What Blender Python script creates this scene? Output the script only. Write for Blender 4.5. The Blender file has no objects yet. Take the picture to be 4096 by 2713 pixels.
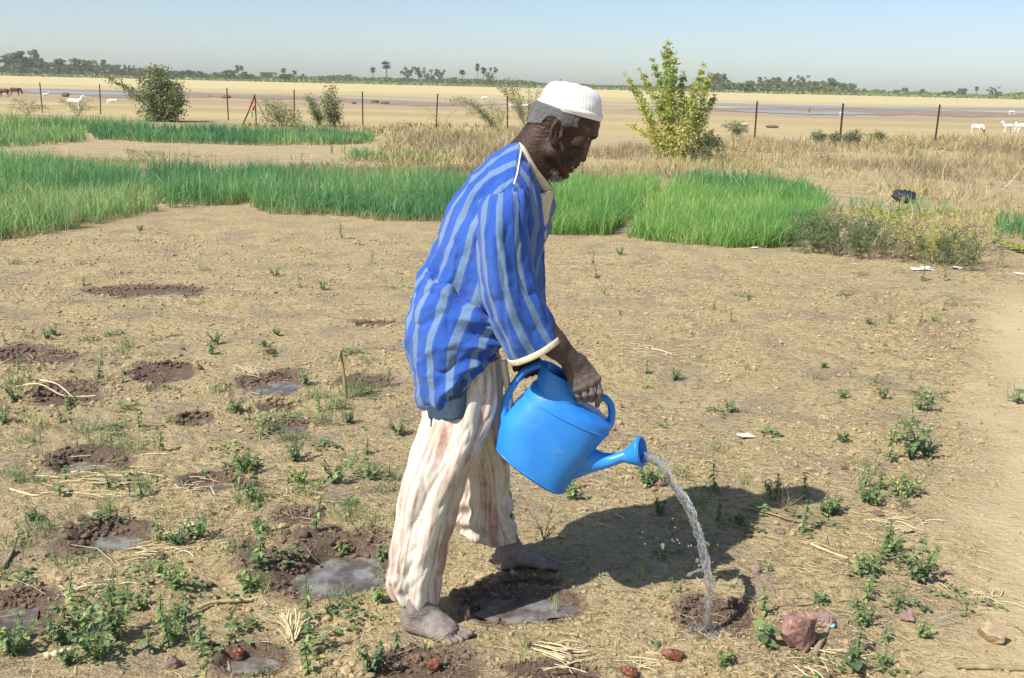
import bpy, math, random
import numpy as np
from mathutils import Vector, Matrix
from mathutils.bvhtree import BVHTree

# ------------------------------------------------------------------ camera, sky, sun, exposure
random.seed(7)
RNG = np.random.default_rng(7)
SC = bpy.context.scene
PITCH, ROLL, CAMH, FPX = math.radians(14.35), math.radians(1.33), 1.6, 4000.0
Fw = np.array([0, math.cos(PITCH), -math.sin(PITCH)])
U0 = np.array([0, math.sin(PITCH), math.cos(PITCH)])
Rt = math.cos(ROLL) * np.array([1.0, 0, 0]) + math.sin(ROLL) * U0
Up = -math.sin(ROLL) * np.array([1.0, 0, 0]) + math.cos(ROLL) * U0
cam_d = bpy.data.cameras.new("camera")
cam = bpy.data.objects.new("camera", cam_d)
SC.collection.objects.link(cam)
cam_d.sensor_width = 36.0
cam_d.lens = 36.0 * FPX / 4096.0
cam_d.clip_start = 0.1
cam_d.clip_end = 9000
mw = Matrix.Identity(4)
for i in range(3):
    mw[i][0], mw[i][1], mw[i][2] = Rt[i], Up[i], -Fw[i]
mw[0][3], mw[1][3], mw[2][3] = 0, 0, CAMH
cam.matrix_world = mw
SC.camera = cam

SUN_EL, SUN_AZ_DIR = math.radians(48.0), np.array([0.76, 0.65])   # direction the shadows fall (x, y)
world = bpy.data.worlds.new("World")
SC.world = world
world.use_nodes = True
wn = world.node_tree
sky = wn.nodes.new("ShaderNodeTexSky")
sky.sky_type = 'NISHITA'
sky.sun_disc = False
sky.sun_elevation = SUN_EL
sx, sy = -SUN_AZ_DIR / np.linalg.norm(SUN_AZ_DIR)
sky.sun_rotation = math.atan2(sx, sy)
sky.altitude = 0.0
sky.air_density = 0.75
sky.dust_density = 0.8
sky.ozone_density = 2.2
bg = wn.nodes["Background"]
bg.inputs["Strength"].default_value = 0.104
wn.links.new(sky.outputs[0], bg.inputs["Color"])

sun_d = bpy.data.lights.new("sun", 'SUN')
sun_d.energy = 4.7
sun_d.angle = math.radians(0.53)
sun_d.color = (1.0, 0.955, 0.88)
sun = bpy.data.objects.new("sun", sun_d)
SC.collection.objects.link(sun)
ld = Vector((-sx * math.cos(SUN_EL), -sy * math.cos(SUN_EL), -math.sin(SUN_EL)))
sun.rotation_euler = ld.to_track_quat('-Z', 'Y').to_euler()

vs = SC.view_settings
vs.view_transform = 'Standard'
vs.look = 'None'
vs.gamma = 1.0
vs.exposure = 0.50
vs.use_curve_mapping = False
SC.cycles.max_bounces = 8
SC.cycles.transparent_max_bounces = 12
SC.cycles.transmission_bounces = 8
SC.cycles.volume_bounces = 1

# ------------------------------------------------------------------ helpers
def ray(px, py):
    return Fw * FPX + Rt * (px - 2048.0) + Up * (1356.5 - py)
def W(px, py, Y):
    r = ray(px, py)
    t = Y / r[1]
    return np.array([r[0] * t, Y, CAMH + r[2] * t])
def G(px, py, z=0.0):
    r = ray(px, py)
    t = (z - CAMH) / r[2]
    return np.array([r[0] * t, r[1] * t, z])
def to_px(P):
    P = np.atleast_2d(P) - np.array([0, 0, CAMH])
    d = P @ Fw
    return np.stack([2048 + FPX * (P @ Rt) / d, 1356.5 - FPX * (P @ Up) / d, d], 1)

def _hash(ix, iy, iz, seed):
    n = (ix.astype(np.int64) * 374761393 + iy.astype(np.int64) * 668265263 + iz.astype(np.int64) * 2147483647 + seed * 974711) & 0xffffffff
    n = ((n ^ (n >> 13)) * 1274126177) & 0xffffffff
    n = (n ^ (n >> 16)) & 0xffffffff
    n = ((n ^ (n >> 11)) * 2246822519) & 0xffffffff
    return ((n ^ (n >> 15)) & 0xffffffff) / 4294967295.0 * 2 - 1
def noise2(x, y, seed=0):
    seed = int(seed)
    x = np.asarray(x, dtype=float); y = np.asarray(y, dtype=float)
    ix, iy = np.floor(x), np.floor(y)
    fx, fy = x - ix, y - iy
    fx = fx * fx * (3 - 2 * fx); fy = fy * fy * (3 - 2 * fy)
    z = np.zeros_like(ix)
    a = _hash(ix, iy, z, seed); b = _hash(ix + 1, iy, z, seed)
    c = _hash(ix, iy + 1, z, seed); d = _hash(ix + 1, iy + 1, z, seed)
    return (a * (1 - fx) + b * fx) * (1 - fy) + (c * (1 - fx) + d * fx) * fy
def fbm(x, y, oct=4, seed=0, gain=0.5):
    s, amp, tot = 0.0, 1.0, 0.0
    for o in range(oct):
        c, sn = math.cos(o * 1.1), math.sin(o * 1.1)
        s = s + amp * noise2((x * c - y * sn) * 2 ** o, (x * sn + y * c) * 2 ** o, seed + o * 17)
        tot += amp; amp *= gain
    return s / tot
def sstep(a, b, x):
    t = np.clip((x - a) / (b - a), 0, 1)
    return t * t * (3 - 2 * t)

def link(o, parent=None):
    SC.collection.objects.link(o)
    if parent is not None:
        o.parent = parent
    return o
def tag(o, label=None, cat=None, group=None, kind=None):
    if label: o["label"] = label
    if cat: o["category"] = cat
    if group: o["group"] = group
    if kind: o["kind"] = kind
    return o
def make_mesh(name, V, F, mat=None, attrs=None, uv=None, smooth=True):
    """V (n,3); F (m,3) or (m,4) int array or list of such arrays"""
    me = bpy.data.meshes.new(name)
    V = np.asarray(V, dtype=np.float32)
    Fs = F if isinstance(F, list) else [F]
    Fs = [np.asarray(f, dtype=np.int32) for f in Fs if len(f)]
    me.vertices.add(len(V))
    me.vertices.foreach_set("co", V.ravel())
    nl = sum(f.size for f in Fs); nf = sum(len(f) for f in Fs)
    me.loops.add(nl)
    me.loops.foreach_set("vertex_index", np.concatenate([f.ravel() for f in Fs]))
    me.polygons.add(nf)
    st, acc = [], 0
    for f in Fs:
        st.append(acc + np.arange(len(f)) * f.shape[1]); acc += f.size
    me.polygons.foreach_set("loop_start", np.concatenate(st).astype(np.int32))
    if smooth is not None:
        me.polygons.foreach_set("use_smooth", np.full(nf, bool(smooth)))
    if uv is not None:      # per vertex uv
        l = me.uv_layers.new(name="UVMap")
        idx = np.concatenate([f.ravel() for f in Fs])
        l.data.foreach_set("uv", np.asarray(uv, dtype=np.float32)[idx].ravel())
    if attrs:
        for k, a in attrs.items():
            at = me.attributes.new(k, 'FLOAT', 'POINT')
            at.data.foreach_set("value", np.asarray(a, dtype=np.float32))
    me.update(calc_edges=True)
    me.validate()
    if mat: me.materials.append(mat)
    return me
def obj(name, me, parent=None, loc=None):
    o = bpy.data.objects.new(name, me)
    if loc is not None: o.location = loc
    return link(o, parent)
def empty(name, loc=(0, 0, 0)):
    o = bpy.data.objects.new(name, None)
    o.location = loc
    o.empty_display_size = 0.1
    return link(o)

class MB:
    """collects pieces for one mesh"""
    def __init__(s): s.v, s.f3, s.f4, s.a, s.n = [], [], [], [], 0
    def add(s, V, F, a=0.0):
        V = np.asarray(V, float); F = np.asarray(F, int)
        s.v.append(V); (s.f3 if F.shape[1] == 3 else s.f4).append(F + s.n)
        s.a.append(np.full(len(V), a) if np.isscalar(a) else np.asarray(a)); s.n += len(V)
        return s
    def tube(s, pts, radii, seg=6, a=0.0, cap=True):
        pts = np.asarray(pts, float); n = len(pts)
        radii = np.full(n, radii) if np.isscalar(radii) else np.asarray(radii, float)
        T = np.gradient(pts, axis=0); T /= np.linalg.norm(T, axis=1)[:, None] + 1e-9
        ref = np.array([0, 0, 1.0]) if abs(T[0][2]) < 0.9 else np.array([1.0, 0, 0])
        N = np.cross(T, ref); N /= np.linalg.norm(N, axis=1)[:, None] + 1e-9
        for i in range(1, n):
            v = N[i - 1] - T[i] * np.dot(N[i - 1], T[i]); N[i] = v / (np.linalg.norm(v) + 1e-9)
        B = np.cross(T, N)
        th = np.linspace(0, 2 * np.pi, seg, endpoint=False)
        V = (pts[:, None, :] + radii[:, None, None] * (np.cos(th)[None, :, None] * N[:, None, :] + np.sin(th)[None, :, None] * B[:, None, :])).reshape(-1, 3)
        s.add(V, grid_faces(n, seg, True), a)
        if cap:
            for k in (0, n - 1):
                c = s.n
                ring = V[k * seg:(k + 1) * seg]
                s.add(np.vstack([ring, ring.mean(0)]), [[i, (i + 1) % seg, seg] if k else [(i + 1) % seg, i, seg] for i in range(seg)], a)
        return s
    def mesh(s, name, mat=None, smooth=True):
        fs = []
        if s.f4: fs.append(np.concatenate(s.f4))
        if s.f3: fs.append(np.concatenate(s.f3))
        return make_mesh(name, np.concatenate(s.v), fs, mat, {"tint": np.concatenate(s.a)}, smooth=smooth)
def grid_faces(n, m, wrap=False):
    i = np.arange(n - 1)[:, None]; j = np.arange(m if wrap else m - 1)[None, :]
    j2 = (j + 1) % m
    return np.stack([i * m + j, i * m + j2, (i + 1) * m + j2, (i + 1) * m + j], -1).reshape(-1, 4)
def catmull(P, n):
    P = np.asarray(P, float)
    if len(P) < 3:
        t = np.linspace(0, 1, n)[:, None]; return P[0] * (1 - t) + P[-1] * t
    Q = np.vstack([2 * P[0] - P[1], P, 2 * P[-1] - P[-2]])
    u = np.linspace(0, len(P) - 1 - 1e-9, n); k = u.astype(int); t = (u - k)[:, None]
    a, b, c, d = Q[k], Q[k + 1], Q[k + 2], Q[k + 3]
    return 0.5 * (2 * b + (c - a) * t + (2 * a - 5 * b + 4 * c - d) * t ** 2 + (3 * b - a - 3 * c + d) * t ** 3)

# ------------------------------------------------------------------ materials
def lin(r, g, b):
    f = lambda c: (c / 255 / 12.92) if c / 255 <= 0.04045 else ((c / 255 + 0.055) / 1.055) ** 2.4
    return (f(r), f(g), f(b), 1.0)
class NT:
    def __init__(s, name):
        s.m = bpy.data.materials.new(name); s.m.use_nodes = True
        s.t = s.m.node_tree; s.b = s.t.nodes["Principled BSDF"]; s.out = s.t.nodes["Material Output"]
    def n(s, kind, **kw):
        nd = s.t.nodes.new(kind)
        for k, v in kw.items():
            if k.startswith("i_"):
                key = k[2:]; key = int(key) if key.isdigit() else key.replace("_", " ")
                nd.inputs[key].default_value = v
            else: setattr(nd, k, v)
        return nd
    def l(s, a, b): s.t.links.new(a, b)
    def noise(s, scale, detail=4, rough=0.55, vec=None, dist=0.0):
        nd = s.n("ShaderNodeTexNoise"); nd.inputs["Scale"].default_value = scale
        nd.inputs["Detail"].default_value = detail; nd.inputs["Roughness"].default_value = rough
        nd.inputs["Distortion"].default_value = dist
        if vec is not None: s.l(vec, nd.inputs["Vector"])
        return nd.outputs["Fac"]
    def ramp(s, fac, stops, interp='LINEAR'):
        nd = s.n("ShaderNodeValToRGB"); cr = nd.color_ramp; cr.interpolation = interp
        while len(cr.elements) < len(stops): cr.elements.new(0.5)
        for e, (p, c) in zip(cr.elements, stops):
            e.position = p; e.color = c if len(c) == 4 else (*c, 1)
        s.l(fac, nd.inputs[0]); return nd.outputs[0]
    def rng(s, v, a, b, c=0.0, d=1.0):
        nd = s.n("ShaderNodeMapRange"); s.l(v, nd.inputs[0])
        for i, x in zip((1, 2, 3, 4), (a, b, c, d)): nd.inputs[i].default_value = x
        return nd.outputs[0]
    def mix(s, f, a, b, mode='MIX'):
        nd = s.n("ShaderNodeMix", data_type='RGBA', blend_type=mode)
        for sock, v in ((nd.inputs[0], f), (nd.inputs[6], a), (nd.inputs[7], b)):
            if isinstance(v, (int, float, tuple)): sock.default_value = v
            else: s.l(v, sock)
        return nd.outputs[2]
    def math(s, op, a, b=0.0):
        nd = s.n("ShaderNodeMath", operation=op)
        for sock, v in ((nd.inputs[0], a), (nd.inputs[1], b)):
            if isinstance(v, (int, float)): sock.default_value = v
            else: s.l(v, sock)
        return nd.outputs[0]
    def attr(s, name): return s.n("ShaderNodeAttribute", attribute_name=name).outputs["Fac"]
    def coord(s, which="Object"): return s.n("ShaderNodeTexCoord").outputs[which]
    def mapping(s, vec, scale=(1, 1, 1), rot=(0, 0, 0)):
        nd = s.n("ShaderNodeMapping"); nd.inputs["Scale"].default_value = scale; nd.inputs["Rotation"].default_value = rot
        s.l(vec, nd.inputs[0]); return nd.outputs[0]
    def bump(s, h, strength=0.4, dist=0.01):
        nd = s.n("ShaderNodeBump"); nd.inputs["Strength"].default_value = strength; nd.inputs["Distance"].default_value = dist
        s.l(h, nd.inputs["Height"]); s.l(nd.outputs[0], s.b.inputs["Normal"]); return nd.outputs[0]
    def col(s, c):
        if isinstance(c, tuple): s.b.inputs["Base Color"].default_value = c
        else: s.l(c, s.b.inputs["Base Color"])
    def rough(s, r):
        if isinstance(r, (int, float)): s.b.inputs["Roughness"].default_value = r
        else: s.l(r, s.b.inputs["Roughness"])
    def spec(s, v): s.b.inputs["Specular IOR Level"].default_value = v

def soil_material():
    t = NT("soil"); P = t.coord()
    n1 = t.noise(0.7, 5, 0.6, P); n2 = t.noise(9.0, 6, 0.65, P); n3 = t.noise(70.0, 5, 0.7, P); n4 = t.noise(2.6, 4, 0.6, P)
    base = t.ramp(n2, [(0.30, (0.520, 0.404, 0.212)), (0.5, (0.650, 0.520, 0.280)), (0.68, (0.720, 0.590, 0.335))])
    crumb_shade = t.ramp(n3, [(0.36, (0.48, 0.44, 0.42)), (0.47, (0.94, 0.93, 0.91)), (0.58, (1, 1, 1)), (0.70, (1.18, 1.17, 1.12))])  # crumb tone, its dark end painting the crumbs' self-shadow into the colour
    n5 = t.noise(24.0, 5, 0.7, t.mapping(P, (1, 1.5, 1)))
    speck_shade = t.ramp(n5, [(0.38, (0.46, 0.43, 0.43)), (0.465, (0.97, 0.96, 0.96)), (0.66, (1.08, 1.07, 1.05))])  # dark specks in the bump's hollows, painted self-shadow of the relief
    base = t.mix(0.85, base, crumb_shade, 'MULTIPLY')
    base = t.mix(t.math('SUBTRACT', 0.85, t.math('MULTIPLY', t.attr('path'), 0.6)), base, speck_shade, 'MULTIPLY')
    grey = t.rng(t.math('ADD', n4, t.math('MULTIPLY', t.math('SUBTRACT', n2, 0.5), 0.6)), 0.47, 0.66)
    base = t.mix(t.math('MULTIPLY', grey, 0.72), base, (0.36, 0.275, 0.20, 1))
    red = t.rng(t.noise(5.0, 3, 0.6, t.mapping(P, (1, 1.3, 1))), 0.66, 0.76)
    base = t.mix(t.math('MULTIPLY', red, 0.35), base, (0.33, 0.15, 0.085, 1))
    path = t.attr("path")
    pc = t.ramp(n2, [(0.3, (0.51, 0.400, 0.225)), (0.7, (0.58, 0.460, 0.265))])
    pc = t.mix(0.25, pc, crumb_shade, 'MULTIPLY')
    base = t.mix(path, base, pc)
    wet = t.attr("wet")
    w2 = t.rng(t.math('ADD', wet, t.math('MULTIPLY', t.math('SUBTRACT', n2, 0.5), 1.1)), 0.22, 0.85)
    wc = t.ramp(n3, [(0.3, (0.145, 0.098, 0.068)), (0.7, (0.285, 0.200, 0.140))])
    base = t.mix(w2, base, wc)
    t.col(base)
    t.rough(t.rng(w2, 0, 1, 0.95, 0.52)); t.spec(0.3)
    h = t.math('ADD', t.math('MULTIPLY', n3, 0.6), t.math('ADD', t.math('MULTIPLY', t.noise(220, 3, 0.6, P), 0.25), t.math('MULTIPLY', n5, 1.3)))
    h = t.math('MULTIPLY', h, t.math('SUBTRACT', 1.0, t.math('MULTIPLY', t.attr('path'), 0.65)))
    t.bump(h, 1.0, 0.032)
    return t.m
def field_material():
    t = NT("dry_field"); P = t.coord()
    s = t.mapping(P, (0.012, 0.085, 1)); s2 = t.mapping(P, (0.05, 0.5, 1)); s3 = t.mapping(P, (0.003, 0.016, 1))
    n1 = t.noise(1.0, 4, 0.6, s); n2 = t.noise(1.0, 5, 0.65, s2); n3 = t.noise(1, 3, 0.5, s3)
    base = t.ramp(n1, [(0.32, (0.345, 0.270, 0.140)), (0.5, (0.430, 0.345, 0.180)), (0.68, (0.50, 0.41, 0.22))])
    base = t.mix(0.6, base, t.ramp(n2, [(0.35, (0.80, 0.78, 0.76)), (0.6, (1.08, 1.06, 1.04))]), 'MULTIPLY')
    y = t.n("ShaderNodeSeparateXYZ"); t.l(P, y.inputs[0])
    wob = t.math('ADD', y.outputs[1], t.math('MULTIPLY', t.math('SUBTRACT', n3, 0.5), 90.0))
    far = t.rng(wob, 105, 150)
    base = t.mix(far, base, t.ramp(n2, [(0.3, (0.49, 0.40, 0.205)), (0.7, (0.57, 0.47, 0.25))]))
    mud = t.math('MULTIPLY', t.rng(wob, 56, 66), t.rng(wob, 96, 84))
    mudn = t.rng(n1, 0.42, 0.6, 1.0, 0.25)
    base = t.mix(t.math('MULTIPLY', mud, mudn), base, (0.35, 0.27, 0.175, 1))
    gg = t.math('MULTIPLY', t.math('MULTIPLY', t.rng(wob, 84, 92), t.rng(wob, 122, 108)), 0.55)
    base = t.mix(gg, base, (0.36, 0.33, 0.24, 1))
    t.col(base); t.rough(0.95); t.spec(0.2)
    t.bump(t.noise(3.0, 6, 0.7, P), 0.5, 0.15)
    return t.m
def leaf_material(name, stops, trans=0.35, rough=0.6, hcol=None):
    t = NT(name)
    c = t.ramp(t.attr("tint"), stops)
    if hcol is not None:
        c = t.mix(t.rng(t.attr("hgt"), 0.0, hcol[1], 1.0, 0.0), c, hcol[0])
    t.col(c); t.rough(rough); t.spec(0.25)
    tr = t.n("ShaderNodeBsdfTranslucent"); t.l(c, tr.inputs[0])
    mx = t.n("ShaderNodeMixShader"); mx.inputs[0].default_value = trans
    t.l(t.b.outputs[0], mx.inputs[1]); t.l(tr.outputs[0], mx.inputs[2]); t.l(mx.outputs[0], t.out.inputs[0])
    return t.m
def simple(name, c, rough=0.7, spec=0.3, nscale=None, namt=0.25, bump=None, tintvar=None):
    t = NT(name); P = t.coord()
    col = (*c, 1) if len(c) == 3 else c
    if nscale:
        n = t.noise(nscale, 5, 0.6, P)
        lo = tuple(x * (1 - namt) for x in col[:3]); hi = tuple(min(1, x * (1 + namt)) for x in col[:3])
        cc = t.ramp(n, [(0.3, lo), (0.7, hi)])
    else: cc = col
    if tintvar is not None:
        cc = t.mix(t.attr("tint"), cc, (*tintvar, 1))
    t.col(cc); t.rough(rough); t.spec(spec)
    if bump: t.bump(t.noise(bump[0], 4, 0.6, P), bump[1], bump[2])
    return t.m

M = {}
M['soil'] = soil_material()
M['field'] = field_material()
M['onion'] = leaf_material("onion_leaves", [(0.0, (0.048, 0.160, 0.092)), (0.35, (0.105, 0.285, 0.120)), (0.7, (0.210, 0.420, 0.140)), (0.9, (0.34, 0.50, 0.16)), (1.0, (0.58, 0.58, 0.28))], 0.30, 0.45, ((0.42, 0.42, 0.22, 1), 0.10))
M['onion_light'] = leaf_material("young_onion_leaves", [(0.0, (0.045, 0.180, 0.090)), (0.35, (0.160, 0.36, 0.100)), (0.7, (0.27, 0.49, 0.12)), (1.0, (0.48, 0.60, 0.20))], 0.35, 0.45, ((0.30, 0.34, 0.14, 1), 0.06))
M['dry'] = leaf_material("dry_stalks", [(0.0, (0.23, 0.175, 0.11)), (0.4, (0.44, 0.365, 0.215)), (0.72, (0.66, 0.55, 0.33)), (0.90, (0.50, 0.42, 0.12)), (1.0, (0.15, 0.20, 0.06))], 0.25, 0.8)
M['weed'] = leaf_material("weed_leaves", [(0.0, (0.085, 0.145, 0.062)), (0.5, (0.185, 0.275, 0.110)), (0.85, (0.30, 0.41, 0.14)), (1.0, (0.50, 0.52, 0.16))], 0.30, 0.55)
M['stem'] = leaf_material("green_stems", [(0.0, (0.10, 0.12, 0.05)), (1.0, (0.18, 0.16, 0.07))], 0.1, 0.6)
M['yellow_leaf'] = leaf_material("yellow_green_leaves", [(0.0, (0.14, 0.23, 0.05)), (0.4, (0.32, 0.42, 0.10)), (0.75, (0.56, 0.58, 0.15)), (1.0, (0.68, 0.58, 0.20))], 0.35, 0.5)
M['grey_leaf'] = leaf_material("grey_green_leaves", [(0.0, (0.075, 0.095, 0.045)), (0.5, (0.18, 0.215, 0.10)), (1.0, (0.33, 0.36, 0.17))], 0.3, 0.6)
M['far_leaf'] = leaf_material("distant_leaves", [(0.0, (0.040, 0.066, 0.034)), (0.5, (0.100, 0.145, 0.062)), (1.0, (0.23, 0.28, 0.10))], 0.15, 0.8)
M['bark'] = simple("bark", (0.12, 0.095, 0.07), 0.9, 0.2, 12, 0.35)
M['twig'] = simple("dry_twig", (0.30, 0.235, 0.14), 0.85, 0.2, 20, 0.35)
M['straw'] = leaf_material("straw", [(0.0, (0.30, 0.20, 0.11)), (0.5, (0.60, 0.49, 0.27)), (1.0, (0.80, 0.70, 0.46))], 0.15, 0.7)
M['clod'] = simple("soil_crumbs", (0.385, 0.298, 0.165), 0.95, 0.2, 25, 0.25, (180, 0.4, 0.004), tintvar=(0.165, 0.115, 0.082))
M['iron'] = simple("rusty_iron", (0.052, 0.024, 0.020), 0.8, 0.3, 30, 0.4)

# ------------------------------------------------------------------ ground relief
# wet pits: centre px, half width px, half height px, depth, wetness reach, has water
PITS = [
    (1340, 2292, 172, 76, .070, 1.75, 1), (2092, 2424, 150, 38, .050, 1.7, 1), (452, 2165, 112, 38, .060, 1.9, 1),
    (335, 1860, 100, 24, .055, 1.8, 1), (850, 1938, 104, 24, .055, 1.8, 1), (1088, 1548, 84, 20, .050, 1.8, 1),
    (1170, 1712, 72, 18, .045, 1.6, 1), (1012, 2648, 92, 30, .055, 2.1, 1), (782, 1682, 44, 13, .045, 2.2, 1),
    (2862, 2478, 130, 62, .050, 1.45, 0), (10, 2470, 110, 60, .060, 2.0, 1), (1700, 2690, 210, 66, .045, 1.5, 0),
    (2260, 2700, 190, 40, .035, 1.4, 0),
    (150, 1432, 170, 26, .055, 1.5, 0), (690, 1492, 120, 28, .070, 1.7, 0), (290, 1590, 140, 34, .060, 1.6, 0),
    (1440, 1535, 90, 20, .040, 1.6, 0), (1110, 1630, 90, 14, .055, 1.1, 0), (620, 1170, 190, 20, .020, 1.3, 0),
    (1490, 1300, 90, 12, .02, 1.2, 0), (2140, 2330, 150, 20, .02, 1.2, 0), (1210, 2070, 100, 28, .02, 1.3, 0),
]
pits = []
for (cx, cy, hw, hh, dep, reach, water) in PITS:
    c = G(cx, cy)
    rx = (G(cx + hw, cy) - G(cx - hw, cy))[0] / 2
    ry = (G(cx, cy - hh) - G(cx, cy + hh))[1] / 2
    k_ = 1.0 if water else 0.78
    pits.append((c[0], c[1], rx * k_, ry * k_, dep * (1.0 if water else 0.75), reach, water))
BED_FRONT = [G(x, y) for x, y in [(-900, 1010), (0, 960), (250, 930), (480, 880), (640, 835), (980, 815), (1400, 860), (1750, 880), (2190, 935), (2500, 955), (2900, 990), (3180, 985), (3900, 1060), (4600, 1060)]]
BFX = np.array([b[0] for b in BED_FRONT]); BFY = np.array([b[1] for b in BED_FRONT])
PATH_L = [G(x, y) for x, y in [(3380, 2900), (3560, 2713), (3650, 2300), (3700, 2000), (3790, 1700), (3830, 1400), (3900, 1200), (4000, 1080), (4300, 960)]]
PLY = np.array([b[1] for b in PATH_L]); PLX = np.array([b[0] for b in PATH_L])

def path_mask(x, y):
    xl = np.interp(y, PLY, PLX) + 0.22 * fbm(x * 1.4, y * 1.4, 3, 5)
    m = sstep(-0.12, 0.38, x - xl + 0.10 * fbm(x * 5, y * 5, 2, 6))
    far = 1 - sstep(7.0, 9.5, y)
    right = 1 - sstep(0.42, 0.75, x - xl - 0.06 * y) * sstep(5.2, 3.0, y)
    return m * far * (0.35 + 0.65 * right)
def ground_fields(x, y):
    """height, wetness, path"""
    x = np.asarray(x, float); y = np.asarray(y, float)
    pm = path_mask(x, y)
    near = 1 - sstep(8.0, 13.0, y)
    far = 1 - sstep(25.0, 60.0, y)
    z = 0.020 * fbm(x * 0.9, y * 0.9, 3, 11) * (1 - sstep(25.0, 45.0, y))
    rough = (0.25 + 0.75 * sstep(-0.3, 0.35, fbm(x * 0.8, y * 0.8, 3, 21)))
    amp = near * (1 - 0.88 * pm) * rough
    z = z + amp * 0.024 * fbm(x * 5.5, y * 5.5, 3, 31)
    lump = np.abs(fbm(x * 17, y * 17, 3, 41))
    z = z + amp * 0.020 * (lump - 0.25)
    rd = 1 - np.abs(fbm(x * 8.5 + 3, y * 8.5, 2, 43)) * 3.0
    z = z + amp * 0.022 * np.clip(rd, 0, 1) ** 2 * sstep(-0.1, 0.4, fbm(x * 1.3, y * 1.3, 2, 47))
    wet = np.zeros_like(x)
    wob = 0.60 * fbm(x * 4.2, y * 4.2, 2, 51) + 0.22 * fbm(x * 13, y * 13, 2, 53); wob2 = fbm(x * 22, y * 22, 3, 61)
    for (cx, cy, rx, ry, dep, reach, water) in pits:
        sel = (np.abs(x - cx) < rx * 3.4) & (np.abs(y - cy) < ry * 3.4)
        if not sel.any(): continue
        dx, dy = (x[sel] - cx) / rx, (y[sel] - cy) / ry
        r = np.sqrt(dx * dx + dy * dy) * (1 + wob[sel])
        prof = np.clip(1 - (r / 1.30) ** 2, 0, 1)
        dep = dep * 0.62
        zz = z[sel]
        fl = 1 - sstep(1.3, 2.4, r)
        zz = zz * (1 - fl * 0.85)
        zz = zz - dep * prof ** 0.8
        back = np.clip(-dx * 0.55 + dy * 0.55 + 0.35, 0, 1.3)
        rim = np.exp(-((r - 1.6) / 0.40) ** 2) * back
        zz = zz + dep * 0.60 * rim * (0.75 + 0.7 * np.abs(wob2[sel]))
        z[sel] = zz
        q = np.sqrt((dx + 0.22) ** 2 + (dy - 0.30) ** 2) * (1 + 0.9 * wob[sel])
        wet[sel] = np.maximum(wet[sel], 1 - sstep(0.62, 1.30, q / reach))
    z = z + 0.0060 * wob2 * near * (1 - 0.85 * pm) * (0.4 + 0.6 * rough)
    return z, wet, pm
def gz(x, y):
    return ground_fields(np.atleast_1d(x), np.atleast_1d(y))[0]

def fan(y0, y1, step, ncol, w0=0.55, w1=0.82):
    n = int(math.log(y1 / y0) / math.log(1 + step)) + 1
    yy = y0 * (y1 / y0) ** (np.arange(n + 1) / n)
    ss = np.linspace(-1, 1, ncol)
    Y = np.repeat(yy[:, None], ncol, 1); X = ss[None, :] * (w0 + w1 * yy)[:, None]
    return X, Y
NEAR_END = 12.0
X, Y = fan(1.25, NEAR_END, 0.0038, 460)
Z, Wt, Pm = ground_fields(X.ravel(), Y.ravel())
n, m = X.shape
V = np.stack([X.ravel(), Y.ravel(), Z], 1)
Fg = grid_faces(n, m)
attrs = {"wet": Wt, "path": Pm}
pf = Pm[Fg].mean(1) > 0.5
def sub_mesh(name, V, F, attrs, mat):
    used, inv = np.unique(F.ravel(), return_inverse=True)
    return make_mesh(name, V[used], inv.reshape(F.shape), mat, {k: a[used] for k, a in attrs.items()})
ground = tag(obj("ground", sub_mesh("ground", V, Fg[~pf], attrs, M['soil'])), kind="structure")
path = tag(obj("path", sub_mesh("path", V, Fg[pf], attrs, M['soil'])), kind="structure")
# middle distance
X, Y = fan(NEAR_END, 34.0, 0.012, 230)
Z, Wt, Pm = ground_fields(X.ravel(), Y.ravel())
V = np.stack([X.ravel(), Y.ravel(), Z], 1)
tag(obj("garden_ground", make_mesh("garden_ground", V, grid_faces(*X.shape), M['soil'], {"wet": Wt, "path": Pm})), kind="structure")
# far field out to the horizon
X, Y = fan(34.0, 5000.0, 0.03, 120)
Z, _, _ = ground_fields(X.ravel(), Y.ravel())
Z = Z + 0.05 * fbm(X.ravel() * 0.05, Y.ravel() * 0.05, 2, 3) * sstep(200, 300, Y.ravel())
V = np.stack([X.ravel(), Y.ravel(), Z], 1)
tag(obj("field", make_mesh("field", V, grid_faces(*X.shape), M['field'])), kind="structure")
# the same land carrying on beside and behind the camera
me = make_mesh("surrounding_ground", np.array([[-6000, -3000, -.22], [6000, -3000, -.22], [6000, 6000, -.22], [-6000, 6000, -.22]]), np.array([[0, 1, 2, 3]]), M['field'])
tag(obj("surrounding_ground", me), kind="structure")

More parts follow.
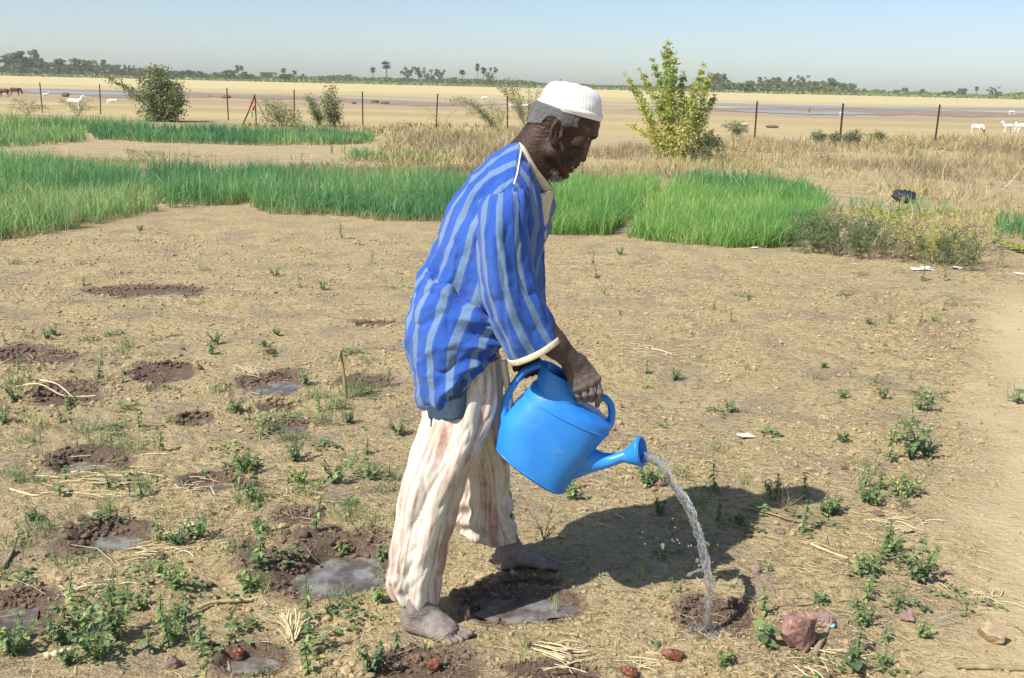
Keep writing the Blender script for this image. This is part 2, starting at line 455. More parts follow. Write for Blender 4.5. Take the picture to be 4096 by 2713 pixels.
# water standing in the pits
def water_material():
    t = NT("muddy_water"); P = t.coord()
    n = t.noise(14, 4, 0.6, P)
    t.col(t.ramp(n, [(0.38, (0.10, 0.072, 0.052)), (0.50, (0.15, 0.13, 0.11)), (0.62, (0.24, 0.23, 0.21))]))
    n9 = t.noise(7, 4, 0.6, P); t.rough(t.rng(n9, 0.42, 0.58, 0.05, 0.42)); t.spec(0.9)
    t.b.inputs["IOR"].default_value = 1.33
    t.l(t.rng(n9, 0.58, 0.40, 0.0, 1.0), t.b.inputs["Coat Weight"])
    t.b.inputs["Coat Roughness"].default_value = 0.03
    t.bump(t.noise(30, 4, 0.6, P), 0.45, 0.010)
    return t.m
M['water'] = water_material()
for k, (cx, cy, rx, ry, dep, reach, water) in enumerate(pits):
    if not water: continue
    th = np.linspace(0, 2 * np.pi, 40, endpoint=False)
    R = 1.45 * (1 + .16 * np.sin(th * 3 + k) + .10 * np.sin(th * 5 + 2.1 * k) + .06 * np.sin(th * 9 + k))
    V = np.stack([cx + rx * R * np.cos(th), cy + ry * R * np.sin(th), np.full(40, -dep * 0.62 * 0.42)], 1)
    V = np.vstack([V, [[cx, cy, -dep * 0.62 * 0.42]]])
    Fc = np.array([[i, (i + 1) % 40, 40] for i in range(40)])
    tag(obj("puddle", make_mesh("puddle", V, Fc, M['water'])), kind="structure")
# channels of water far out on the field
def strip(name, pts, mat, zz=0.030):
    A = [G(a, b, zz) for a, b, c in pts]; B = [G(a, c, zz) for a, b, c in pts]
    A = catmull(A, 60); B = catmull(B, 60)
    jit = fbm(np.arange(60) * 0.35, np.zeros(60), 3, 9)
    tp_ = np.clip(np.minimum(np.arange(60), 59 - np.arange(60)) / 12.0, 0.02, 1)[:, None]; mid_ = (A + B) / 2; A = mid_ + (A - mid_) * tp_; B = mid_ + (B - mid_) * tp_
    d = (B - A); A = A + d * (0.25 * jit)[:, None]; B = B - d * (0.25 * np.roll(jit, 7))[:, None]
    V = np.empty((120, 3)); V[0::2] = A; V[1::2] = B
    i = np.arange(59) * 2
    return tag(obj(name, make_mesh(name, V, np.stack([i, i + 1, i + 3, i + 2], 1), mat)), kind="structure")
t = NT("channel_water"); t.col((0.30, 0.31, 0.29, 1)); t.rough(0.42); t.spec(0.6); M['channel'] = t.m
t = NT("channel_mud"); t.col(t.ramp(t.noise(0.6, 4, 0.6, t.coord()), [(0.35, (0.20, 0.14, 0.105)), (0.65, (0.33, 0.24, 0.17))])); t.rough(0.8); M['mud'] = t.m
strip("mud_bank", [(-300, 352, 368), (120, 356, 376), (480, 362, 388), (900, 375, 392), (1250, 386, 405), (1700, 408, 424), (2100, 412, 428)], M['mud'], 0.018)
strip("water_channel", [(60, 357, 366), (170, 359, 371), (300, 363, 378), (480, 370, 382), (620, 374, 384)], M['channel'])
strip("mud_bank", [(2500, 428, 452), (3000, 430, 446), (3250, 432, 456), (3600, 436, 462), (3850, 445, 470), (4300, 448, 474)], M['mud'], 0.018)
strip("water_channel", [(2900, 440, 447), (3100, 442, 452), (3300, 446, 460), (3520, 449, 460)], M['channel'])
strip("water_channel", [(2480, 408, 414), (3000, 414, 424), (3400, 424, 434), (4000, 430, 440), (4300, 434, 444)], M['channel'])
# ------------------------------------------------------------------ soil crumbs and straw on the near ground
def ico():
    p = (1 + 5 ** .5) / 2
    v = np.array([(-1, p, 0), (1, p, 0), (-1, -p, 0), (1, -p, 0), (0, -1, p), (0, 1, p), (0, -1, -p), (0, 1, -p), (p, 0, -1), (p, 0, 1), (-p, 0, -1), (-p, 0, 1)], float)
    v /= np.linalg.norm(v[0])
    f = np.array([(0, 11, 5), (0, 5, 1), (0, 1, 7), (0, 7, 10), (0, 10, 11), (1, 5, 9), (5, 11, 4), (11, 10, 2), (10, 7, 6), (7, 1, 8), (3, 9, 4), (3, 4, 2), (3, 2, 6), (3, 6, 8), (3, 8, 9), (4, 9, 5), (2, 4, 11), (6, 2, 10), (8, 6, 7), (9, 8, 1)])
    return v, f
ICO_V, ICO_F = ico()
def fan_points(n, y0, y1, spread=0.60):
    u = RNG.random(n); y = y0 * (y1 / y0) ** u
    x = (RNG.random(n) * 2 - 1) * (0.35 + spread * y)
    return x, y
def scatter_clods(n_base, n_pit):
    x, y = fan_points(n_base, 1.9, 10.5)
    dens = sstep(-0.15, 0.45, fbm(x * 2.2, y * 2.2, 3, 71)); keep = RNG.random(len(x)) < 0.12 + dens
    x, y = x[keep], y[keep]
    px, py = [], []
    for (cx, cy, rx, ry, dep, reach, water) in pits:
        k = int(n_pit * (rx * ry) ** 0.5 / 0.1)
        a = RNG.random(k) * 2 * np.pi; r = 1.0 + np.abs(RNG.normal(0, 0.60, k)) * reach * 0.8
        dx, dy = np.cos(a) * r, np.sin(a) * r
        kk = RNG.random(k) < np.clip(0.30 - 0.5 * dx * 0.6 + 0.5 * dy * 0.7, 0.1, 1) * sstep(-.45, .25, noise2((cx + dx * rx) * 9, (cy + dy * ry) * 9, 77))
        px.append(cx + dx[kk] * rx); py.append(cy + dy[kk] * ry)
    nb = len(x)
    x = np.concatenate([x] + px); y = np.concatenate([y] + py)
    z, wet, pm = ground_fields(x, y)
    keep = RNG.random(len(x)) > pm * 0.9
    isp = np.arange(len(x)) >= nb
    x, y, z, wet, isp = x[keep], y[keep], z[keep], wet[keep], isp[keep]
    s = RNG.lognormal(0, 0.5, len(x)) * np.where(isp, 0.0052, 0.0034) * (0.60 + 0.20 * y)
    s = np.minimum(s, 0.017)
    N = len(x)
    V = ICO_V[None] * (1 + 0.45 * (RNG.random((N, 12, 1)) - 0.5)) * (s[:, None, None] * (0.7 + 0.6 * RNG.random((N, 1, 3))))
    V[:, :, 2] *= 0.75
    a = RNG.random(N) * 6.28; c, sn = np.cos(a)[:, None], np.sin(a)[:, None]
    Vx = V[:, :, 0] * c - V[:, :, 1] * sn + x[:, None]; Vy = V[:, :, 0] * sn + V[:, :, 1] * c + y[:, None]
    V = np.stack([Vx, Vy, V[:, :, 2] + (z + s * 0.25)[:, None]], -1).reshape(-1, 3)
    F = (ICO_F[None] + (np.arange(N) * 12)[:, None, None]).reshape(-1, 3)
    return V, F, np.repeat(np.clip(wet * 1.1 + 0.25 * (RNG.random(N) - 0.5) + (isp & (wet > .2)) * 0.1, 0, 1), 12)
V, F, tn = scatter_clods(44000, 600)
tag(obj("soil_crumbs", make_mesh("soil_crumbs", V, F, M['clod'], {"tint": tn}, smooth=False)), kind="stuff")

def sticks(x, y, L, r, curve, tint, lift=0.004, tilt=0.12, seg=3):
    """thin bent 3-sided stalks lying on the ground"""
    N = len(x); z = gz(x, y)
    a = RNG.random(N) * 6.28; t = np.linspace(-0.5, 0.5, seg)
    cv = (RNG.random(N) - 0.5) * curve
    al = a[:, None] + cv[:, None] * t[None] * 2
    cx = x[:, None] + (np.cos(al) * t * L[:, None]); cy = y[:, None] + np.sin(al) * t * L[:, None]
    til = np.abs(RNG.normal(0, tilt, N))
    gzv = gz(cx.ravel(), cy.ravel()).reshape(cx.shape)
    line = (z + lift)[:, None] + til[:, None] * (t + 0.5)[None] * L[:, None] + 0.05 * L[:, None] * (0.25 - t ** 2)[None]
    cz = np.maximum(line, gzv + r[:, None])
    C = np.stack([cx, cy, cz], -1)
    th = np.array([0, 2.094, 4.189])
    side = np.stack([-np.sin(a), np.cos(a), 0 * a], -1); up = np.array([0, 0, 1.0])
    rr = r[:, None] * np.linspace(1, 0.6, seg)[None]
    V = C[:, :, None, :] + rr[:, :, None, None] * (np.cos(th)[None, None, :, None] * side[:, None, None, :] + np.sin(th)[None, None, :, None] * up)
    V = V.reshape(-1, 3)
    F = grid_faces(seg, 3, True)
    F = (F[None] + (np.arange(N) * seg * 3)[:, None, None]).reshape(-1, 4)
    return V, F, np.repeat(tint, seg * 3)
def straw_points(n):
    x, y = fan_points(n, 1.9, 9.5)
    cl = fbm(x * 1.7, y * 1.7, 3, 81)
    pm = path_mask(x, y)
    edge = np.exp(-((x - np.interp(y, PLY, PLX) + 0.25) / 0.35) ** 2)
    w = 0.18 + 1.0 * sstep(0.0, 0.5, cl) + 0.5 * edge
    keep = (RNG.random(n) < w) & (RNG.random(n) > pm * 0.93)
    return x[keep], y[keep]
x, y = straw_points(40000)
N = len(x)
V, F, tn = sticks(x, y, RNG.lognormal(0, 0.6, N) * 0.036, RNG.uniform(0.0006, 0.0015, N) * (0.6 + 0.22 * y), 2.2, RNG.random(N))
tag(obj("straw_litter", make_mesh("straw_litter", V, F, M['straw'], {"tint": tn})), kind="stuff")

# ------------------------------------------------------------------ blades (onions, grass)
def blade_mesh(base, h, w, lean, bend, tint, seg=4):
    N = len(base); a = RNG.random(N) * 6.28
    d = np.stack([np.cos(a), np.sin(a), 0 * a], -1)
    a2 = RNG.random(N) * 6.28; sd = np.stack([np.cos(a2), np.sin(a2), 0 * a2], -1)
    t = np.linspace(0, 1, seg + 1)
    out = (lean[:, None] * t + bend[:, None] * t ** 2) * h[:, None]
    zz = h[:, None] * (t[None] - 0.42 * np.abs(bend)[:, None] * t[None] ** 2.5 - 0.15 * lean[:, None] * t[None])
    C = base[:, None, :] + d[:, None, :] * out[:, :, None]; C[:, :, 2] += zz
    ww = w[:, None] * (1 - 0.85 * t ** 2)[None] * 0.5
    L = C - sd[:, None, :] * ww[:, :, None]; R_ = C + sd[:, None, :] * ww[:, :, None]
    V = np.stack([L, R_], 2).reshape(-1, 3)
    k = np.arange(seg) * 2
    F = np.stack([k, k + 1, k + 3, k + 2], 1)
    F = (F[None] + (np.arange(N) * (seg + 1) * 2)[:, None, None]).reshape(-1, 4)
    return V, F, np.repeat(tint, (seg + 1) * 2), np.tile(np.repeat(t, 2), N) * np.repeat(h, (seg + 1) * 2)
def in_poly(x, y, P):
    c = np.zeros(len(x), bool); n = len(P)
    for i in range(n):
        x1, y1 = P[i][0], P[i][1]; x2, y2 = P[(i + 1) % n][0], P[(i + 1) % n][1]
        k = ((y1 > y) != (y2 > y)) & (x < (x2 - x1) * (y - y1) / (y2 - y1 + 1e-12) + x1)
        c ^= k
    return c
def poly_points(pxpoly, n, lod=0.0):
    P = [G(a, b) for a, b in pxpoly]
    A = np.array(P); lo, hi = A.min(0), A.max(0)
    xs, ys = [], []; tot = 0
    while tot < n:
        k = n * 2
        x = RNG.uniform(lo[0], hi[0], k); y = RNG.uniform(lo[1], hi[1], k)
        m = in_poly(x, y, P) & (RNG.random(k) < (lo[1] / y) ** lod)
        xs.append(x[m]); ys.append(y[m]); tot += m.sum()
    return np.concatenate(xs)[:n], np.concatenate(ys)[:n]
def onion_bed(label, pxpoly, nplants, mat, h0, dark=0.35, lod=1.2, per=5, wscale=1.0, holes=0.0, seed=1):
    x, y = poly_points(pxpoly, nplants, lod)
    pn = fbm(x * 0.7, y * 0.7, 3, seed)
    k = fbm(x * 2.6, y * 2.6, 2, seed + 6) > -0.42; x, y, pn = x[k], y[k], pn[k]
    if holes > 0:
        k = fbm(x * 1.1, y * 1.1, 3, seed + 5) > holes - 1; x, y, pn = x[k], y[k], pn[k]
    N = len(x)
    hp = h0 * (0.78 + 0.42 * pn + 0.30 * RNG.random(N)) * (1 + 0.15 * np.sign(fbm(x * 5, y * 5, 2, seed + 2)))
    tp = np.clip(dark + 0.55 * fbm(x * 0.55, y * 0.55, 3, seed + 9) + 0.12 * RNG.normal(size=N), 0, 1)
    X = np.repeat(x, per) + RNG.normal(0, 0.012, N * per); Y = np.repeat(y, per) + RNG.normal(0, 0.012, N * per)
    base = np.stack([X, Y, np.repeat(gz(x, y), per)], 1)
    h = np.repeat(hp, per) * RNG.uniform(0.40, 1.12, N * per)
    d = Y
    w = RNG.uniform(0.0045, 0.0082, N * per) * wscale
    V, F, tn, hg = blade_mesh(base, h, w, np.abs(RNG.normal(0, 0.24, N * per)), RNG.normal(0.10, 0.42, N * per), np.clip(np.repeat(tp, per) + RNG.normal(0, 0.20, N * per), 0, 1))
    o = obj("onion_bed", make_mesh("onion_bed", V, F, mat, {"tint": tn, "hgt": hg}))
    return tag(o, label, kind="stuff")
onion_bed("broad bed of dark green onion shoots left of the man", [(-700, 1010), (0, 962), (250, 932), (480, 882), (640, 842), (655, 832), (560, 760), (560, 690), (0, 655), (-600, 640)], 8200, M['onion'], 0.36, 0.62, seed=3)
onion_bed("bed of blue-green onion shoots directly behind the man's back", [(668, 832), (980, 822), (1080, 856), (1400, 866), (1500, 885), (1780, 888), (2190, 905), (2190, 790), (1900, 745), (1200, 715), (600, 690), (570, 760)], 7400, M['onion'], 0.35, 0.46, seed=13)
onion_bed("bright yellow-green onion bed just right of the man's chest", [(2150, 938), (2440, 940), (2490, 905), (2560, 840), (2640, 760), (2160, 750)], 4400, M['onion_light'], 0.34, 0.50, seed=23)
onion_bed("bright onion bed left of the brown shrub on the right", [(2510, 945), (2700, 975), (2900, 995), (3170, 992), (3300, 880), (3310, 830), (3120, 770), (2720, 760), (2600, 850)], 7800, M['onion_light'], 0.33, 0.52, seed=33)
onion_bed("thin strip of onions at the foot of the left fence", [(-500, 500), (0, 500), (420, 515), (610, 522), (560, 540), (0, 520), (-500, 510)], 2600, M['onion'], 0.42, 0.62, 0.8, 4, 2.6, seed=43)
onion_bed("square onion bed at the left edge behind the broad bed", [(-500, 590), (0, 590), (150, 585), (345, 568), (340, 540), (0, 528), (-500, 520)], 2400, M['onion'], 0.36, 0.55, 0.8, 4, 2.2, seed=53)
onion_bed("long narrow bed of dark onions behind the bare strip", [(372, 560), (700, 575), (1100, 585), (1480, 575), (1500, 560), (1300, 545), (700, 535), (380, 535)], 3400, M['onion'], 0.36, 0.38, 0.8, 4, 2.0, seed=63)
onion_bed("sparse onion shoots among dry weeds left of the man's shoulder", [(1150, 640), (1780, 655), (1800, 620), (1150, 612)], 520, M['onion'], 0.28, 0.45, 0.8, 4, 2.0, 0.9, seed=73)
onion_bed("thin blue-green onion rows at the right end of the bright bed", [(2700, 765), (3280, 860), (3330, 830), (3200, 775), (2800, 745)], 900, M['onion'], 0.34, 0.35, 0.8, 4, 1.6, seed=83)
onion_bed("scattered onion shoots at the far right edge", [(3980, 960), (4096, 965), (4300, 960), (4300, 905), (3990, 905)], 190, M['onion'], 0.26, 0.30, 0.8, 5, 1.4, seed=93)
onion_bed("few onion shoots on bare soil in front of the dark bag", [(3330, 850), (3800, 870), (3800, 820), (3330, 815)], 90, M['onion'], 0.20, 0.45, 0.8, 5, 1.5, seed=97)

def dry_grass(label, pxpoly, n, h0, w0, lod=1.0, tmean=0.5, seed=1, name="dry_grass"):
    x, y = poly_points(pxpoly, n, lod)
    dn = fbm(x * 0.6, y * 0.6, 3, seed)
    k = RNG.random(n) < np.clip(0.60 + 1.9 * dn, 0.05, 1); x, y, dn = x[k], y[k], dn[k]; N = len(x)
    per = 4
    tp = np.clip(tmean + 0.8 * fbm(x * 0.5, y * 0.5, 3, seed + 3) + 0.2 * RNG.normal(size=N), 0, 1)
    X = np.repeat(x, per) + RNG.normal(0, 0.03, N * per); Y = np.repeat(y, per) + RNG.normal(0, 0.03, N * per)
    base = np.stack([X, Y, np.repeat(gz(x, y), per)], 1)
    h = np.repeat(h0 * (0.5 + 1.1 * np.clip(dn + .3, 0, 1)), per) * RNG.uniform(0.4, 1.2, N * per)
    w = RNG.uniform(0.5, 1.3, N * per) * w0 * np.sqrt(Y / 14)
    V, F, tn, hg = blade_mesh(base, h, w, np.abs(RNG.normal(0, 0.5, N * per)), RNG.normal(0, 0.5, N * per), np.clip(np.repeat(tp, per) + RNG.normal(0, 0.12, N * per), 0, 1), seg=3)
    return tag(obj(name, make_mesh(name, V, F, M['dry'], {"tint": tn, "hgt": hg})), label, kind="stuff")
dry_grass("tangle of dry yellow grass and weeds filling the right side", [(2250, 720), (2700, 735), (3200, 760), (3500, 800), (3700, 830), (4700, 850), (4700, 590), (3600, 580), (2900, 570), (2300, 600)], 12500, 0.26, 0.009, 0.6, 0.52, 5)
dry_grass("dry grass behind the man's back up to the fence", [(1500, 660), (2250, 720), (2300, 570), (2100, 520), (1650, 545), (1500, 600)], 5200, 0.30, 0.013, 0.5, 0.50, 15)
dry_grass("withered weeds between the onion beds", [(1080, 690), (1500, 715), (1950, 740), (1900, 660), (1500, 620), (1150, 660)], 2400, 0.13, 0.011, 0.5, 0.42, 25)
dry_grass("straw coloured litter along the bare strip", [(560, 700), (1150, 705), (1100, 640), (500, 600)], 1100, 0.05, 0.011, 0.5, 0.55, 35)
dry_grass("brown weeds on the bank before the far beds", [(150, 640), (560, 665), (600, 640), (200, 620)], 500, 0.08, 0.011, 0.5, 0.5, 36)
dry_grass("low dry growth at the foot of the fence", [(600, 545), (1500, 580), (2200, 560), (2200, 500), (1500, 505), (900, 500)], 1700, 0.16, 0.020, 0.4, 0.6, 45)
dry_grass("dry grass beyond the right fence posts", [(2880, 600), (4600, 620), (4600, 560), (2880, 560)], 2400, 0.30, 0.016, 0.4, 0.55, 47)
dry_grass("yellowed ground growth right of the bright onion bed", [(3300, 900), (3950, 960), (4200, 900), (4100, 850), (3400, 840)], 1500, 0.10, 0.007, 0.6, 0.75, 55)

# ------------------------------------------------------------------ leaf clouds for bushes and trees
def leaf_quads(C, size, rng, flat=0.0, aspect=0.5, tint=None, down=None):
    N = len(C)
    n = rng.normal(size=(N, 3)); n[:, 2] += flat; n /= np.linalg.norm(n, axis=1)[:, None]
    r = rng.normal(size=(N, 3))
    if down is not None: r = r * 0.6 + down
    a = r - n * np.sum(r * n, 1)[:, None]; a /= np.linalg.norm(a, axis=1)[:, None] + 1e-9
    b = np.cross(n, a)
    s = (np.full(N, size) if np.isscalar(size) else size) * rng.uniform(0.6, 1.4, N)
    a = a * s[:, None]; b = b * (s * aspect)[:, None]
    V = np.stack([C - a, C - b * 0.9 + a * 0.1, C + a, C + b * 0.9 + a * 0.1], 1).reshape(-1, 3)
    F = np.arange(N * 4).reshape(-1, 4)
    tn = rng.random(N) if tint is None else tint
    return V, F, np.repeat(tn, 4)
def clump_points(centres, radii, n, rng, shell=0.6):
    c = rng.integers(0, len(centres), n)
    d = rng.normal(size=(n, 3)); d /= np.linalg.norm(d, axis=1)[:, None]
    r = rng.random(n) ** (1 / 3.0) * (1 - shell) + shell * rng.random(n) ** 0.3
    return np.asarray(centres)[c] + d * r[:, None] * np.asarray(radii)[c][:, None] * np.array([1, 1, 0.85]), c
def bush_with_stems(name, base, stems, leafspec, mat, stem_mat, rng, label, cat, group=None, stem_name="stem"):
    """stems: list of (polyline pts relative, r0); leafspec(pts)->positions,size,tint"""
    o = empty(name, base)
    for pts, r0 in stems:
        pts = catmull(pts, 8)
        mb = MB().tube(pts, np.linspace(r0, r0 * 0.25, len(pts)), 5, 0.4)
        obj(stem_name, mb.mesh(stem_name, stem_mat), o)
    C, size, tint, kw = leafspec
    V, F, tn = leaf_quads(C, size, rng, tint=tint, **kw)
    obj("foliage", make_mesh("foliage", V, F, mat, {"tint": tn}, smooth=False), o)
    return tag(o, label, cat, group)

# big yellow-green bush right of the man
rng = np.random.default_rng(21)
def px_rel(px, py, Y, base): return W(px, py, Y) - base
B = G(2700, 645); B[2] = 0
tips = [(2505, 300), (2560, 280), (2610, 240), (2660, 190), (2675, 172), (2700, 215), (2735, 290), (2780, 330), (2815, 260), (2840, 300), (2860, 380), (2520, 500), (2590, 520), (2640, 420), (2850, 520), (2560, 400), (2800, 450), (2745, 400)]
stems, Cs, Ts = [], [], []
for k, (tx, ty) in enumerate(tips):
    yy = B[1] + rng.uniform(-0.5, 0.5)
    foot = np.array([rng.uniform(-0.25, 0.25) + (tx - 2690) * 0.0018, rng.uniform(-.2, .2), 0])
    tip = px_rel(tx, ty, yy, B)
    mid = foot * 0.45 + tip * 0.55 + np.array([(tip[0] - foot[0]) * -0.10, 0, 0.05])
    pts = catmull([foot, mid, tip], 12)
    stems.append(([foot, mid, tip], 0.012 + 0.004 * rng.random()))
    L = np.linalg.norm(tip - foot)
    nl = int(400 * L)
    u = rng.beta(1.6, 1.1, nl) if tip[2] > 1.2 else rng.random(nl)
    cl = np.round(u * 13) / 13 + rng.normal(0, 0.012, nl)
    P = pts[np.clip((cl * 11).astype(int), 0, 11)] + rng.normal(0, 1, (nl, 3)) * (0.092 * (1.2 - u * 0.85))[:, None] * np.array([1, 1, 0.8])
    Cs.append(P)
    Ts.append(np.clip(rng.normal(0.42 + 0.25 * (P[:, 2] < 0.8) + 0.2 * rng.random(), 0.22, nl), 0, 1))
C = np.vstack(Cs); C[:, 2] = np.maximum(C[:, 2], 0.02)
bush_with_stems("tall_bush", B, stems, (C, 0.042, np.concatenate(Ts), dict(aspect=0.36)), M['yellow_leaf'], M['twig'], rng, "tall feathery yellow-green bush right of the man's face", "bush")
# dark shrub at its right foot
B2 = G(2800, 650)
cen = [np.array([rng.uniform(-.35, .35), rng.uniform(-.2, .2), rng.uniform(.15, .55)]) for _ in range(9)]
C, c = clump_points(cen, np.full(9, 0.17), 1500, rng)
bush_with_stems("low_shrub", B2, [([(0, 0, 0), (cc[0] * .5, cc[1] * .5, cc[2] * .6), tuple(cc)], 0.008) for cc in cen[:5]], (C, 0.028, rng.random(len(C)) * 0.7, dict(aspect=.45)), M['grey_leaf'], M['twig'], rng, "low dark green shrub at the right foot of the tall yellow-green bush", "shrub")

# big grey-green bush at left with outstretched branches
B = G(650, 487)
tips = [(430, 308), (480, 335), (545, 300), (590, 278), (620, 262), (655, 268), (690, 330), (725, 340), (735, 400), (720, 455), (560, 360), (510, 380), (600, 420), (540, 450), (700, 370), (640, 330), (650, 400), (610, 340), (680, 430), (575, 470)]
stems, Cs, Ts = [], [], []
for k, (tx, ty) in enumerate(tips):
    yy = B[1] + rng.uniform(-0.7, 0.7)
    tip = px_rel(tx, ty, yy, B); foot = np.array([rng.uniform(-.1, .1), rng.uniform(-.1, .1), 0])
    mid = foot * .5 + tip * .5 + np.array([0, 0, 0.18])
    pts = catmull([foot, mid, tip], 12); stems.append(([foot, mid, tip], 0.022))
    nl = int((110 if tx < 560 else 400) * np.linalg.norm(tip)); u = rng.random(nl) ** 0.6
    spread = (0.12 if tx < 560 else 0.21) * (1.2 - 0.6 * u)
    P = pts[np.clip((u * 11).astype(int), 0, 11)] + rng.normal(0, 1, (nl, 3)) * spread[:, None] * np.array([1, 1, .8])
    Cs.append(P); Ts.append(np.clip(rng.normal(0.62, 0.25, nl), 0, 1))
C = np.vstack(Cs); C[:, 2] = np.maximum(C[:, 2], 0.03)
bush_with_stems("thorn_bush", B, stems, (C, 0.045, np.concatenate(Ts), dict(aspect=.5)), M['grey_leaf'], M['bark'], rng, "dense grey-green bush with spreading branches beside the left fence post", "bush")

# sapling pair and wispy bushes near the fence
def wispy(name, basepx, tips, nleaf, size, mat, label, spread=0.09, droop=0.15, r0=0.012, seed=1, tmean=0.5, cat="bush", bmat='twig', group=None, depth=.5):
    rng = np.random.default_rng(seed); B = G(*basepx); stems, Cs, Ts = [], [], []
    for (tx, ty) in tips:
        yy = B[1] + rng.uniform(-depth, depth)
        tip = px_rel(tx, ty, yy, B); foot = np.array([rng.uniform(-.08, .08), rng.uniform(-.08, .08), 0])
        mid = foot * .5 + tip * .5 + np.array([0, 0, droop * abs(tip[0]) + 0.04])
        pts = catmull([foot, mid, tip], 12); stems.append(([foot, mid, tip], r0))
        nl = int(nleaf * np.linalg.norm(tip)); u = 0.25 + 0.75 * rng.random(nl)
        P = pts[np.clip((u * 11).astype(int), 0, 11)] + rng.normal(0, 1, (nl, 3)) * spread * np.array([1, 1, .7])
        Cs.append(P); Ts.append(np.clip(rng.normal(tmean, .25, nl), 0, 1))
    C = np.vstack(Cs); C[:, 2] = np.maximum(C[:, 2], 0.02)
    return bush_with_stems(name, B, stems, (C, size, np.concatenate(Ts), dict(aspect=.4)), M[mat], M[bmat], rng, label, cat, group)
wispy("sapling", (1335, 508), [(1320, 338), (1300, 380), (1345, 400), (1350, 450), (1310, 470), (1290, 420)], 420, 0.04, 'grey_leaf', "slim leafy sapling by the fence, tallest of the small ones", 0.12, 0.05, seed=3, cat="sapling")
wispy("sapling", (1285, 505), [(1228, 378), (1245, 400), (1265, 440), (1275, 470), (1240, 430)], 380, 0.036, 'grey_leaf', "leaning leafy sapling left of the slim sapling by the fence", 0.09, 0.05, seed=4, cat="sapling")
wispy("wispy_bush", (1130, 508), [(1050, 400), (1080, 395), (1110, 400), (1150, 410), (1180, 430), (1200, 460), (1060, 440), (1040, 470), (1100, 450), (1215, 485)], 300, 0.032, 'grey_leaf', "pale feathery thorn bush between tripod and saplings", 0.12, 0.1, seed=5, tmean=.75)
wispy("wispy_bush", (2105, 520), [(2020, 300), (2060, 305), (1960, 300), (2120, 320), (2160, 350), (2080, 380), (2130, 400), (2160, 440), (2040, 350), (1990, 330)], 190, 0.03, 'grey_leaf', "airy thorn bush with long arching twigs behind the man's neck", 0.08, 0.12, seed=6, tmean=.8)
wispy("wispy_bush", (1990, 530), [(1790, 400), (1830, 390), (1880, 420), (1920, 440), (1960, 400), (1990, 430), (1940, 470), (1860, 450), (2020, 440)], 200, 0.03, 'grey_leaf', "low arching thorn bush left of the man's shoulder", 0.09, 0.18, seed=7, tmean=.8)
wispy("bare_bush", (1770, 520), [(1640, 430), (1680, 445), (1720, 430), (1800, 460), (1830, 440), (1700, 480), (1850, 480)], 40, 0.022, 'dry', "nearly leafless sprawling bush at the fence post", 0.06, 0.25, r0=0.007, seed=8, tmean=.5)
wispy("wispy_bush", (110, 462), [(60, 400), (90, 395), (140, 400), (170, 420), (30, 430), (200, 440)], 170, 0.03, 'grey_leaf', "thin grey-green bush behind the far left onion strip", 0.10, 0.15, seed=9, tmean=.7)
wispy("wispy_bush", (310, 465), [(240, 400), (280, 410), (330, 405), (370, 395), (390, 430), (300, 430)], 170, 0.03, 'grey_leaf', "thin pale bush between the two leftmost fence posts", 0.10, 0.15, seed=10, tmean=.7)
wispy("wispy_bush", (2950, 548), [(2930, 490), (2955, 488), (2975, 500), (2900, 500), (2990, 520)], 240, 0.04, 'grey_leaf', "small round grey-green bush right of the tall bush", 0.08, 0.1, seed=11, tmean=.6, r0=.006)
for k, (bx, by, lab) in enumerate([(3275, 572, "between the right fence posts"), (3345, 575, "against the middle right fence post"), (3425, 570, "just right of the middle right fence post"), (3515, 572, "largest tuft between the two right posts"), (3400, 500 + 80, "low and hidden in dry grass by the right posts")]):
    wispy("grey_tuft", (bx, by + 10), [(bx - 22, by - 38), (bx, by - 48), (bx + 22, by - 34), (bx + 8, by - 25)], 420, 0.034, 'grey_leaf', "grey-green tuft " + lab, 0.07, 0.05, seed=60 + k, tmean=.55, r0=.005, cat="tuft", group="grey-green tufts by the right fence", depth=.15)
for k, (bx, by, s) in enumerate([(2980, 645, 1.0), (3060, 640, .9), (3900, 640, 1.1), (3580, 610, .8), (3640, 605, .8), (1250, 560, .5), (1560, 540, .6), (1620, 530, .6), (3300, 660, 1)]):
    wispy("dead_weed", (bx, by), [(bx - 60 * s, by - 60 * s), (bx - 20 * s, by - 85 * s), (bx + 25 * s, by - 80 * s), (bx + 62 * s, by - 55 * s), (bx + 5, by - 60 * s)], 90, 0.022, 'dry', "brown dried weed clump " + ["right of the tall yellow-green bush", "below the first fence post right of the tall bush", "by the right edge of the dry grass", "between the two right fence posts, left one", "between the two right fence posts, right one", "on the bank right of the poles", "right of the slim sapling, left one", "right of the slim sapling, right one", "in front of the middle right fence post"][k], 0.06, 0.2, seed=80 + k, tmean=.25, r0=.005, cat="weed", group="dried weeds in the far grass")

